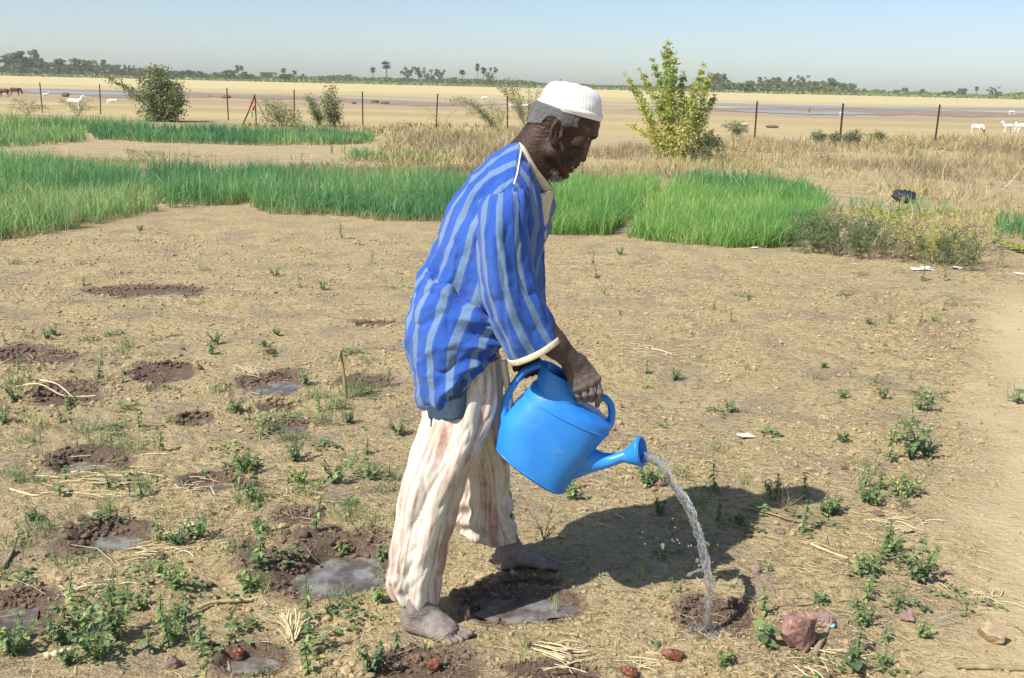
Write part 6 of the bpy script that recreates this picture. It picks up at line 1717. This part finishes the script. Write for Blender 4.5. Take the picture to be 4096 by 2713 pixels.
def weed(kind, px, py, h, label, separate, seed, name="weed", tbase=None, group=None):
    rg = np.random.default_rng(seed); B = G(px, py); B[2] = float(gz(B[0], B[1])[0]) - .002
    o = empty(name, B)
    if kind in ('grass', 'tuft'):
        n = 7 if kind == 'grass' else 46
        bs = np.stack([rg.normal(0, .006 if kind == 'grass' else .035, n), rg.normal(0, .006 if kind == 'grass' else .03, n), np.zeros(n)], 1)
        V, F, tn, hg = blade_mesh(bs, h * rg.uniform(.5, 1.1, n), np.full(n, .0042 if kind == 'grass' else .0032), np.abs(rg.normal(0, .22 if kind == 'grass' else .7, n)), rg.normal(.1, .35, n), np.clip(rg.normal(.80 if kind == 'grass' else .45, .15, n), 0, 1))
        obj("blades", make_mesh("blades", V, F, M['weed'], {"tint": tn}), o)
        return tag(o, label, "weed", group)
    if kind == 'twiggy':
        mb = MB()
        for b in range(6):
            a = b * 1.05; tip = np.array([math.cos(a) * h * .5, math.sin(a) * h * .5, h * rg.uniform(.5, 1)])
            mb.tube(catmull([(0, 0, 0), tip * (.4, .4, .6), tip], 6), np.linspace(.0018, .0007, 6), 4, rg.random() * .5, cap=False)
            for _ in range(3): 
                q = tip * rg.uniform(.4, .9); mb.tube([q, q + rg.normal(0, .025, 3) + (0, 0, .02)], [.001, .0006], 3, .4, cap=False)
        obj("twigs", mb.mesh("twigs", M['dry']), o)
        return tag(o, label, "weed", group)
    L = leaf_mats(kind, h, rg)
    mb = MB(); tip = max((l[0] for l in L), key=lambda p: p[2])
    if kind in ('upright', 'broad'): mb.tube(catmull([(0, 0, -.01), tip * .5, tip], 6), np.linspace(.0028, .0014, 6), 5, .3)
    else:
        for b in range(0, len(L), 18 if kind == 'bushy' else 7):
            q = L[min(b + (17 if kind == 'bushy' else 6), len(L) - 1)][0]; mb.tube(catmull([(0, 0, -.01), q * (.45, .45, .6), q], 6), np.linspace(.0022, .0010, 6), 4, .4)
    obj("stem", mb.mesh("stem", M['stem']), o)
    tb = rg.uniform(.5, 2.2) if tbase is None else tbase
    if separate:
        for (p, a, tilt, s, shp) in L:
            k = int(np.clip(rg.normal(tb, .8), 0, 3)); lf_ = obj("leaf", LEAFM[(shp, k)], o)
            lf_.location = p; lf_.rotation_euler = (rg.normal(0, .25), tilt, a); lf_.scale = (s, s, s)
    else:
        mb = MB()
        for (p, a, tilt, s, shp) in L:
            V, F = leaf_shape(s, s * {'long': .2, 'broad': .36, 'small': .28}[shp], {'long': .75, 'broad': .35, 'small': .5}[shp], n=4)
            c, sn = math.cos(tilt), math.sin(tilt); X_ = V[:, 0] * c + V[:, 2] * sn; Z_ = -V[:, 0] * sn + V[:, 2] * c
            ca, sa = math.cos(a), math.sin(a)
            mb.add(np.stack([X_ * ca - V[:, 1] * sa, X_ * sa + V[:, 1] * ca, Z_], 1) + p, F, np.clip(tb / 3 + .15 * rg.normal(), 0, 1))
        obj("foliage", mb.mesh("foliage", M['weed']), o)
    return tag(o, label, "weed", group)
DESC = {'upright': ["upright drooping-leaved weed", "tall narrow leafy weed", "upright green weed"], 'bushy': ["bushy green weed", "dense leafy weed", "branching leafy weed"], 'creeper': ["low creeping weed", "flat spreading weed"],
        'grass': ["thin yellow-green grass sprout", "slim grass blades"], 'tuft': ["sprawling grass tuft", "tangled green grass clump"], 'broad': ["small broad-leaved seedling", "round-leaved seedling"], 'twiggy': ["leafless brown twiggy weed", "dry branching weed"]}
# kind, x, y (base, px of the photograph), height m
WL_ = [('tuft', 62, 1055, .10), ('upright', 335, 1150, .10), ('bushy', 1100, 1105, .12), ('upright', 1200, 1158, .15), ('bushy', 1290, 1160, .09), ('upright', 1366, 955, .22), ('upright', 1487, 1055, .14), ('broad', 1438, 980, .08), ('creeper', 1600, 1150, .16), ('tuft', 820, 1088, .08), ('creeper', 540, 930, .22), ('creeper', 660, 925, .2), ('bushy', 560, 925, .09),
       ('upright', 2370, 1055, .14), ('creeper', 2390, 1010, .25), ('bushy', 2480, 1020, .10), ('upright', 2385, 1115, .12), ('creeper', 2520, 1060, .2), ('broad', 2420, 1180, .07), ('grass', 2640, 1030, .08),
       ('bushy', 190, 1360, .10), ('creeper', 640, 1345, .12), ('bushy', 860, 1375, .11), ('upright', 400, 1460, .13), ('bushy', 215, 1340, .08), ('upright', 25, 1390, .09), ('broad', 1090, 1425, .05), ('upright', 75, 1480, .10), ('tuft', 50, 1540, .16), ('upright', 120, 1530, .12), ('upright', 185, 1490, .09), ('bushy', 60, 1600, .13), ('upright', 395, 1520, .12), ('upright', 490, 1525, .10), ('broad', 590, 1570, .07),
       ('tuft', 330, 1750, .14), ('tuft', 500, 1810, .15), ('upright', 555, 1715, .11), ('upright', 245, 1700, .10), ('bushy', 15, 1710, .09), ('tuft', 160, 1725, .09), ('creeper', 660, 1700, .12), ('upright', 640, 1800, .11), ('upright', 565, 1990, .13), ('broad', 240, 1980, .08), ('upright', 440, 1950, .08), ('upright', 265, 1930, .07), ('bushy', 285, 1640, .10), ('upright', 270, 1650, .09), ('grass', 165, 1830, .09),
       ('bushy', 990, 1890, .11), ('tuft', 1060, 1720, .11), ('tuft', 1180, 1760, .10), ('bushy', 1180, 1840, .12), ('bushy', 1340, 1930, .14), ('bushy', 1200, 1935, .10), ('upright', 1150, 1930, .09), ('tuft', 1300, 1700, .16), ('tuft', 1350, 1640, .18), ('tuft', 1390, 1590, .15), ('tuft', 1480, 1580, .14), ('upright', 1548, 1545, .14), ('bushy', 1220, 1545, .10), ('creeper', 1460, 1560, .2), ('tuft', 1250, 1600, .13), ('upright', 1280, 1650, .12),
       ('tuft', 1540, 1910, .12), ('bushy', 1480, 1920, .09), ('upright', 1465, 1815, .09), ('bushy', 1590, 1740, .10), ('creeper', 1510, 1880, .13), ('bushy', 1010, 2000, .10), ('upright', 960, 1960, .12), ('grass', 985, 1900, .12),
       ('upright', 1262, 2158, .17), ('upright', 1045, 2290, .19), ('broad', 1030, 2310, .08), ('upright', 645, 2170, .12), ('bushy', 785, 2160, .10), ('upright', 810, 2130, .08), ('grass', 630, 2180, .10), ('bushy', 990, 2375, .09), ('creeper', 960, 2390, .12), ('tuft', 480, 2390, .12), ('creeper', 590, 2330, .14), ('bushy', 700, 2370, .09), ('upright', 640, 2480, .15), ('bushy', 720, 2490, .10),
       ('upright', 280, 2400, .15), ('bushy', 330, 2520, .20), ('bushy', 470, 2560, .20), ('upright', 450, 2460, .17), ('bushy', 390, 2640, .19), ('bushy', 250, 2580, .15), ('upright', 680, 2590, .18), ('bushy', 700, 2560, .12), ('bushy', 50, 2620, .18), ('upright', 90, 2560, .13), ('upright', 810, 2620, .20), ('grass', 775, 2600, .15), ('broad', 600, 2620, .08), ('creeper', 900, 2600, .14), ('upright', 1225, 2480, .14), ('upright', 1222, 2620, .16), ('upright', 1235, 2700, .12), ('grass', 1228, 2390, .14),
       ('bushy', 1370, 2200, .05), ('broad', 1365, 2430, .03), ('upright', 1580, 2620, .08), ('bushy', 1490, 2690, .10), ('grass', 1700, 2620, .08), ('grass', 1575, 2080, .09), ('grass', 2100, 2590, .12), ('grass', 2080, 2660, .13), ('grass', 2220, 2430, .10), ('twiggy', 2175, 2160, .16), ('bushy', 2850, 2320, .03), ('grass', 2560, 2310, .08), ('grass', 2750, 2280, .08),
       ('bushy', 2590, 1945, .11), ('upright', 2570, 1930, .11), ('bushy', 2620, 1925, .08), ('upright', 2860, 1975, .16), ('upright', 2875, 2080, .10), ('upright', 3108, 2000, .13), ('bushy', 3090, 1995, .09), ('upright', 3220, 2000, .14), ('upright', 3205, 2130, .17), ('creeper', 3250, 2110, .11), ('bushy', 3330, 2060, .10), ('bushy', 3300, 2070, .09), ('bushy', 2640, 2060, .08), ('upright', 2690, 2100, .07), ('grass', 2970, 1935, .12), ('tuft', 2780, 2010, .06), ('creeper', 2960, 2110, .08),
       ('upright', 3520, 1960, .13), ('upright', 3460, 1950, .13), ('grass', 3450, 1930, .15), ('bushy', 3600, 1990, .12), ('bushy', 3640, 1970, .10), ('upright', 3560, 1850, .20), ('bushy', 3640, 1840, .21), ('bushy', 3670, 1800, .17), ('bushy', 3700, 1830, .13), ('upright', 3570, 1770, .18), ('upright', 3650, 1700, .13), ('bushy', 3690, 1640, .15), ('broad', 3700, 1600, .10), ('creeper', 3740, 1580, .13), ('grass', 3490, 1900, .14), ('bushy', 3470, 2020, .11), ('bushy', 3500, 2030, .08), ('creeper', 3580, 2000, .14),
       ('bushy', 3680, 2330, .19), ('bushy', 3550, 2225, .12), ('upright', 3560, 2200, .14), ('creeper', 3470, 2310, .10), ('bushy', 3450, 2300, .10), ('upright', 3460, 2400, .11), ('upright', 3520, 2270, .08), ('bushy', 3450, 2500, .09), ('upright', 3430, 2620, .13), ('creeper', 3400, 2690, .14), ('broad', 3410, 2700, .10), ('upright', 3060, 2460, .12), ('broad', 3050, 2600, .10), ('upright', 3055, 2540, .08), ('grass', 3035, 2560, .07), ('bushy', 3530, 2660, .06), ('upright', 3530, 2580, .07),
       ('grass', 2580, 1560, .13), ('upright', 2585, 1500, .10), ('bushy', 2700, 1525, .09), ('creeper', 2900, 1650, .09), ('bushy', 2915, 1645, .08), ('grass', 3400, 1510, .12), ('upright', 2855, 1240, .09), ('upright', 2925, 1285, .10), ('upright', 3555, 1300, .11), ('upright', 3500, 1540, .07), ('bushy', 3370, 1590, .07), ('bushy', 3530, 1600, .09), ('upright', 3640, 1520, .06), ('creeper', 3840, 1225, .12), ('upright', 3770, 1235, .07), ('bushy', 3740, 1300, .09), ('upright', 3680, 1300, .09),
       ('upright', 3692, 1125, .24), ('upright', 3782, 1125, .24), ('twiggy', 3500, 1310, .22), ('twiggy', 3560, 1270, .25), ('bushy', 3470, 1300, .07), ('upright', 2900, 1240, .05), ('tuft', 4085, 1610, .18), ('broad', 4070, 1620, .12), ('broad', 2480, 1255, .05), ('tuft', 330, 1060, .06), ('creeper', 2300, 1690, .1), ('bushy', 2290, 2000, .10), ('upright', 2280, 1960, .12), ('tuft', 1230, 1060, .06), ('broad', 3420, 2440, .06), ('creeper', 3870, 2420, .10)]
rw2 = np.random.default_rng(31)
for k in range(112):
    x_, y_ = rw2.uniform(0, 1560), rw2.uniform(1330, 2690)
    if 1000 < x_ and y_ > 2500 and rw2.random() < .5: continue
    if any(((x_ - c[0]) / (c[2] * 1.1)) ** 2 + ((y_ - c[1]) / (c[3] * 1.1)) ** 2 < 1 for c in PITS): continue
    WL_.append((['tuft', 'tuft', 'creeper', 'bushy', 'grass'][int(rw2.integers(0, 5))], x_, y_, rw2.uniform(.05, .10)))
for k in range(34):
    x_, y_ = rw2.uniform(2650, 3700), rw2.uniform(1000, 2690)
    WL_.append((['tuft', 'creeper', 'grass', 'bushy', 'twiggy'][int(rw2.integers(0, 5))], x_, y_, rw2.uniform(.035, .07)))
for k, (kind, x, y, h) in enumerate(WL_):
    ds = DESC[kind]; lab = near_label(ds[k % len(ds)], x, y)
    sep = y > 1830 and kind in ('upright', 'bushy', 'broad') and h >= .09
    grp = {'grass': "grass sprouts on the bare soil", 'tuft': "grass tufts on the bare soil"}.get(kind, "leafy weeds on the bare soil")
    weed(kind, x, y, h * (.82 if not (x < 850 and y > 2380) else .68), lab, sep, 1000 + k, "weed" if kind not in ('grass', 'tuft') else "grass_tuft", group=grp)
# many tiny seedlings nobody can tell apart
V_, F_, T_, c0 = [], [], [], 0
x, y = fan_points(900, 2.0, 10.5); cl = fbm(x * 1.1, y * 1.1, 3, 191); pmk = path_mask(x, y)
leftw = sstep(.6, -1.0, x) * sstep(9, 4, y)
kk = (RNG.random(900) < .10 + .5 * sstep(.0, .4, cl) + .5 * leftw) & (pmk < .3); x, y = x[kk], y[kk]; z = gz(x, y)
for i in range(len(x)):
    s = RNG.uniform(.008, .022); n_ = 4 + int(RNG.integers(0, 10)); C = RNG.normal(0, 1, (n_, 3)) * (s, s, s * .35) + (x[i], y[i], z[i] + s * .5)
    V, F, tn = leaf_quads(C, s * .55, RNG, flat=.8, aspect=.5); V_.append(V); F_.append(F + c0); T_.append(tn * .8); c0 += len(V)
tag(obj("seedlings", make_mesh("seedlings", np.vstack(V_), np.vstack(F_), M['weed'], {"tint": np.concatenate(T_)}, smooth=False)), "tiny green seedlings sprinkled over the bare soil", kind="stuff")

# ------------------------------------------------------------------ stones and larger lumps
M['red_stone'] = None
t = NT("red_stone"); P = t.coord(); n = t.noise(9, 6, .7, P); n2 = t.noise(28, 5, .7, P)
c = t.ramp(n, [(.32, (.15, .085, .070)), (.48, (.27, .150, .120)), (.60, (.46, .27, .20)), (.72, (.36, .26, .22))]); c = t.mix(.6, c, t.ramp(n2, [(.35, (.45, .42, .42)), (.6, (1.1, 1.1, 1.1))]), 'MULTIPLY')
t.col(c); t.rough(.85); t.bump(n2, .9, .012); M['red_stone'] = t.m
t = NT("wet_red_stone"); P = t.coord(); n = t.noise(20, 6, .7, P)
t.col(t.ramp(n, [(.35, (.11, .035, .020)), (.6, (.24, .085, .040)), (.75, (.36, .16, .08))])); t.rough(.35); t.spec(.6); t.bump(n, .8, .010); M['wet_stone'] = t.m
M['pale_stone'] = simple("pale_stone", (.40, .30, .19), .9, .2, 14, .25, (60, .5, .006))
M['brown_stone'] = simple("brown_stone", (.20, .135, .11), .9, .2, 18, .35, (70, .6, .006))
M['mauve_stone'] = simple("mauve_stone", (.30, .21, .17), .9, .2, 18, .25, (70, .6, .006))
M['dark_clod'] = simple("dark_clod", (.135, .092, .068), .85, .3, 30, .35, (120, .8, .006))
def rock_mesh(name, rx, ry, rz, seed, mat, sink=.18):
    import bmesh
    r = np.random.default_rng(seed); bm = bmesh.new()
    d = r.normal(size=(20, 3)); d /= np.linalg.norm(d, axis=1)[:, None]; d *= r.uniform(.84, 1.12, (20, 1))
    for p_ in d: bm.verts.new(p_)
    bmesh.ops.convex_hull(bm, input=bm.verts[:]); bmesh.ops.delete(bm, geom=[v for v in bm.verts if not v.link_faces], context='VERTS')
    bmesh.ops.subdivide_edges(bm, edges=bm.edges[:], cuts=3, use_grid_fill=True)
    P_ = np.array([v.co for v in bm.verts]); f = fbm(P_[:, 0] * 3 + P_[:, 2] * 2 + seed, P_[:, 1] * 3 + P_[:, 2] * 2.4, 3, seed)
    g_ = np.abs(fbm(P_[:, 0] * 1.5 + P_[:, 2] * 1.2, P_[:, 1] * 1.6 - P_[:, 2], 2, seed + 4))
    k = 1 + .15 * f - .20 * (1 - g_ * 4).clip(0, 1)
    for v, q in zip(bm.verts, P_ * k[:, None] * (rx, ry, rz)): v.co = (q[0], q[1], q[2] + rz * (1 - sink))
    me = bpy.data.meshes.new(name); bm.to_mesh(me); bm.free(); me.materials.append(M[mat]); return me
def stone(px, py, rx, ry, rz, mat, label, seed, amp=.35, sink=.25, name="stone", cat="stone", n=22, rot=0):
    B = G(px, py); B[2] = float(gz(B[0], B[1])[0])
    o = obj(name, rock_mesh(name, rx, ry, rz, seed, mat, sink) if rx > .02 and seed < 400 else lump_mesh(name, rx, ry, rz, seed, M[mat], amp, n=n, sink=sink), loc=B); o.rotation_euler = (0, 0, rot)
    return tag(o, label, cat)
stone(3185, 2590, .062, .050, .074, 'red_stone', "big jagged red stone standing right of the watered hole", 41, .55, .18, n=40, rot=.4)
stone(3285, 2495, .042, .034, .026, 'mauve_stone', "flat mauve-brown stone behind the big red stone", 42)
stone(2688, 2640, .036, .025, .022, 'wet_stone', "wet red stone left of the big red stone", 43, .45)
stone(2515, 2705, .030, .023, .020, 'wet_stone', "dark red stone at the bottom edge below the watered hole", 44, .45)
stone(1735, 2660, .024, .019, .026, 'wet_stone', "orange wet lump of clay in front of the near foot", 45, .4)
stone(3962, 2575, .046, .042, .036, 'pale_stone', "round pale stone alone on the path", 46, .22)
stone(3630, 2490, .036, .026, .014, 'mauve_stone', "flat pinkish stone near the path edge", 47)
stone(3620, 2135, .030, .024, .016, 'pale_stone', "pale stone left of the path, level with the shadow's head", 48)
stone(3510, 2070, .028, .018, .012, 'brown_stone', "small brown stone among weeds at the path edge", 49)
stone(2262, 2610, .024, .016, .012, 'wet_stone', "small flat red stone right of the near foot", 50)
stone(1863, 2480, .014, .012, .026, 'brown_stone', "upright brown clod beside the man's toes", 51, .4, name="clod", cat="clod")
stone(2928, 2425, .022, .018, .024, 'dark_clod', "dark upright clod behind the watered hole", 52, .5, name="clod", cat="clod")
stone(1215, 2040, .014, .012, .013, 'brown_stone', "small grey stone on the dark soil behind the big puddle", 53)
stone(1000, 1935, .034, .018, .014, 'brown_stone', "purple-brown stone right of the narrow puddle", 54)
stone(1083, 1415, .036, .022, .022, 'dark_clod', "blue-grey stone alone behind the farthest puddle", 55)
stone(380, 2080, .034, .018, .016, 'pale_stone', "greyish clod on the rim of the long left puddle", 56)
stone(60, 2470, .05, .03, .014, 'mauve_stone', "flat slab in the muddy hollow at the left edge", 57)
stone(700, 2670, .026, .022, .020, 'brown_stone', "rounded brown stone near the bottom puddle", 58)
stone(640, 2230, .020, .014, .012, 'dark_clod', "small dark stone in straw right of the long left puddle", 59)
stone(950, 2620, .018, .014, .018, 'wet_stone', "red clod at the rim of the bottom puddle", 60)
stone(3885, 1285, .030, .022, .018, 'red_stone', "red and grey stone on the far path", 61)
stone(3730, 1330, .030, .022, .014, 'mauve_stone', "grey stone left of the red and grey one on the far path", 62)
stone(2640, 1945, .024, .018, .020, 'mauve_stone', "pinkish clod under the falling water, behind the shadow", 63, name="clod", cat="clod")
stone(2615, 1960, .014, .012, .010, 'mauve_stone', "smaller pinkish clod beside the one under the water", 64, name="clod", cat="clod")
stone(3020, 2300, .018, .016, .020, 'mauve_stone', "grey clod right of the thin curved shadow", 65, name="clod", cat="clod")
stone(840, 2340, .014, .012, .010, 'dark_clod', "round dark pebble left of the big puddle", 66)
stone(3120, 2130, .02, .016, .01, 'red_stone', "flat reddish stone beyond the shadow's head", 67)
stone(3600, 1690, .03, .02, .012, 'mauve_stone', "grey lump among the weeds by the path", 68)
stone(3705, 2370, .016, .014, .009, 'brown_stone', "pebble under the leafy weed at the path edge", 69)
for k in range(26):     # loose clods round the big puddles
    cx, cy = [(1165, 2240), (1150, 2300), (1190, 2190), (330, 2110), (300, 2160), (700, 1440), (900, 2590), (250, 1540)][k % 8]
    x_, y_ = cx + rng.normal(0, 50), cy + rng.normal(0, 26)
    s = rng.uniform(.010, .019)
    tag(stone(x_, y_, s, s * .9, s * .75, 'dark_clod', None, 400 + k, .4, n=9, name="clod", cat=None), "crumbly dark clod of wet earth on a puddle rim", "clod", "dark clods heaped on the puddle rims")

# ------------------------------------------------------------------ litter, sticks and straw bundles
def stick(pts, r, mat, label, name="stick", cat="stick", z=.006, tint=.5, group=None):
    W3 = []
    for p in pts:
        g_ = G(p[0], p[1]); g_[2] = float(gz(g_[0], g_[1])[0]) + z + (p[2] if len(p) > 2 else 0); W3.append(g_)
    o_ = np.array(W3[0]); P = catmull(np.array(W3) - o_, 6 * len(pts))
    rr = r * (1 + .15 * rng.normal(size=len(P))) * np.linspace(1, .65, len(P))
    o = obj(name, MB().tube(P, rr, 7, tint).mesh(name, M[mat]), loc=o_)
    return tag(o, label, cat, group)
stick([(3820, 2688), (3950, 2690), (4096, 2695), (4200, 2698)], .010, 'twig', "grey stick lying on the path at the bottom right corner", z=.008)
stick([(3255, 2630), (3275, 2590), (3300, 2540), (3315, 2510)], .011, 'twig', "thick bent stick right of the big red stone")
stick([(2940, 2030), (3060, 2060), (3200, 2100), (3350, 2108)], .005, 'twig', "long thin stick crossing the head of the shadow", z=.012)
stick([(3240, 2185), (3300, 2215), (3390, 2245)], .006, 'straw', "pale split stick right of the thin curved shadow", z=.01)
stick([(175, 2635), (230, 2622), (290, 2605)], .012, 'straw', "broad pale stalk lying in the bottom left weeds", tint=.95)
stick([(5, 2285), (30, 2250), (55, 2215)], .008, 'twig', "short brown stick at the left edge")
stick([(790, 2455), (850, 2430), (930, 2412), (1010, 2405)], .007, 'straw', "curved yellowish root left of the big puddle", z=.012, tint=.4)
stick([(3060, 2520), (3010, 2430), (3200, 2410), (3400, 2400)], .0035, 'twig', "thin dark twig lying behind the big red stone", z=.006)
stick([(2310, 2235), (2340, 2245), (2200, 2260)], .002, 'straw', "short curled root in the man's shadow")
stick([(1650, 1420), (1500, 1400), (1400, 1425)], .003, 'twig', "thin dark twig left of the man's seat", z=.01)
stick([(70, 1556), (160, 1575), (250, 1585), (340, 1590), (385, 1605)], .004, 'straw', "long pale stalk lying over the second wet hollow", z=.03, tint=.8)
stick([(160, 1540), (230, 1560), (290, 1590), (300, 1605)], .004, 'straw', "curved pale stalk crossing the long one at left", z=.03, tint=.9)
stick([(2575, 1395), (2640, 1410), (2690, 1425)], .0045, 'straw', "pale straw lying right of the man's wrist", tint=.9)
stick([(40, 1955), (140, 1990), (200, 1970)], .004, 'straw', "pale bent straw below the small grey puddle", tint=.8)
stick([(1000, 1680), (960, 1640), (870, 1600)], .006, 'twig', "short dark root beside the puddle among the weeds")
# upright broken stalk
B = G(1385, 1600)
o = empty("broken_stalk", B)
mb = MB().tube(catmull([(0, 0, -.02), W(1378, 1520, B[1]) - B, W(1362, 1400, B[1]) - B], 10), np.linspace(.012, .007, 10), 7)
obj("stalk", mb.mesh("stalk", M['twig']), o)
obj("bent_leaf", MB().tube(catmull([W(1362, 1403, B[1]) - B, W(1352, 1440, B[1] - .03) - B, W(1342, 1480, B[1] - .06) - B], 8), np.linspace(.007, .003, 8), 5).mesh("bent_leaf", M['twig']), o)
tag(o, "dry broken stalk standing upright left of the man", "stalk")
# straw bundles
def bundle(px, py, n, L, ang, spread, label, fan_=False, r=.0018, up=.0, w=.05):
    B = G(px, py); B[2] = float(gz(B[0], B[1])[0]); o = empty("straw_bundle", B); mb = MB()
    for k in range(n):
        a = ang + rng.normal(0, spread); l = L * rng.uniform(.5, 1.1); s = rng.normal(0, w, 2) * (.3 if fan_ else 1)
        d = np.array([math.cos(a), math.sin(a), 0]); p0 = np.array([s[0], s[1], .004 + .006 * rng.random()])
        P = catmull([p0, p0 + d * l * .5 + (0, 0, up * l * .6 + .004), p0 + d * l + (rng.normal(0, .01), rng.normal(0, .01), up * l)], 7)
        mb.tube(P, r * rng.uniform(.7, 1.3), 4, np.clip(rng.normal(.75, .2), 0, 1))
    obj("stalks", mb.mesh("stalks", M['straw']), o)
    return tag(o, label, "straw", "bundles of straw on the soil")
bundle(2160, 2600, 14, .14, -.45, .12, "sheaf of pale straw at the bottom right of the near foot", w=.02)
bundle(1165, 2560, 26, .075, 1.7, .5, "upright fan of cut straw stubble behind the bottom puddle", True, .0022, .75, .03)
bundle(560, 2200, 22, .12, .3, .25, "curved straw wisps in front of the long left puddle")
bundle(310, 1930, 30, .15, .1, .3, "flat straw mat below the small grey puddle", w=.10)
bundle(1180, 1965, 18, .07, .3, .9, "straw tangle behind the dark soil and big puddle", w=.03)
bundle(1030, 1500, 18, .09, 2.6, .6, "straw wisps at the farthest puddle", up=.2)
bundle(2230, 2640, 10, .10, -.2, .3, "thin straw strands at the bottom below the shadow puddle")
bundle(3280, 2600, 22, .09, -.5, .6, "scattered straw right of the thick bent stick", w=.07)
bundle(3560, 2100, 22, .10, .1, .4, "straw on the soil at the path edge behind the leafy weed", w=.07)
bundle(3900, 2405, 20, .06, .2, 1.2, "small nest of straw lying on the path", r=.0013)
bundle(2350, 2055, 20, .05, .5, 1.4, "reddish root tangle left of the shadow's shoulder", r=.0012)
bundle(3300, 1670, 22, .05, .5, 1.4, "curled fibre knot on the soil left of the path", r=.0014, w=.02)
bundle(700, 1960, 18, .09, .3, .7, "straw heap left of the narrow puddle")
bundle(860, 2190, 20, .07, .3, 1.0, "straw chips between the long puddle and the big puddle", w=.07)
bundle(2560, 1400, 16, .08, .2, .7, "straw chips right of the man's wrist", w=.08)
bundle(340, 2370, 22, .06, .6, 1.0, "crushed straw behind the bottom left weeds", up=.2)
bundle(2620, 2660, 20, .10, .5, .8, "straw stalks around the wet red stone", w=.08)
# paper and plastic scraps
M['paper'] = simple("white_paper", (.74, .72, .68), .7, .2, 30, .1)
M['cyan'] = simple("cyan_plastic", (.25, .60, .72), .4, .4); M['pinkish'] = simple("pinkish_paper", (.70, .58, .48), .7, .2, 20, .25)
def scrap(px, py, w, h, mat, label, seed, name="scrap"):
    B = G(px, py); B[2] = float(gz(B[0], B[1])[0]) + .006
    g_, h__ = np.meshgrid(np.linspace(-.5, .5, 10), np.linspace(-.5, .5, 8), indexing='ij')
    edge = 1 + .3 * noise2(np.arctan2(h__, g_) * 2 + seed, 0 * g_, seed)
    Z_ = .25 * min(w, h) * np.abs(fbm(g_ * 4 + seed, h__ * 4, 2, seed)) + .002
    V = np.stack([g_ * w * edge, h__ * h * edge, Z_], -1).reshape(-1, 3)
    o = obj(name, make_mesh(name, V, grid_faces(10, 8), M[mat], smooth=False), loc=B); md = o.modifiers.new("thickness", 'SOLIDIFY'); md.thickness = .0012
    o.rotation_euler = (0, 0, seed)
    return tag(o, label, "litter")
scrap(2978, 1745, .05, .06, 'pinkish', "crumpled pinkish-white scrap right of the can", 2)
scrap(3680, 1083, .20, .10, 'paper', "white paper scrap in front of the low shrub row, left of the other", 3.3)
scrap(3715, 1075, .12, .08, 'paper', "folded white paper touching the left stalk in front of the shrub row", 5.1)
scrap(3830, 1075, .12, .07, 'paper', "white scrap right of the upright stalks by the shrub row", 1.2)
scrap(4080, 1095, .10, .06, 'paper', "white scrap at the right edge near the lettuces", 1.7)
scrap(3315, 2495, .020, .035, 'cyan', "small cyan plastic bit behind the big red stone", .4)
scrap(3328, 2515, .022, .014, 'cyan', "second cyan chip just in front of the first one", .9)
scrap(3230, 752, .25, .12, 'paper', "pale scrap lying at the far end of the bright onion bed", .9)
scrap(760, 2105, .035, .03, 'pinkish', "pink scrap in the straw right of the long left puddle", .5)
scrap(3020, 995, .10, .05, 'paper', "white scrap at the front edge of the bright onion bed", .7)
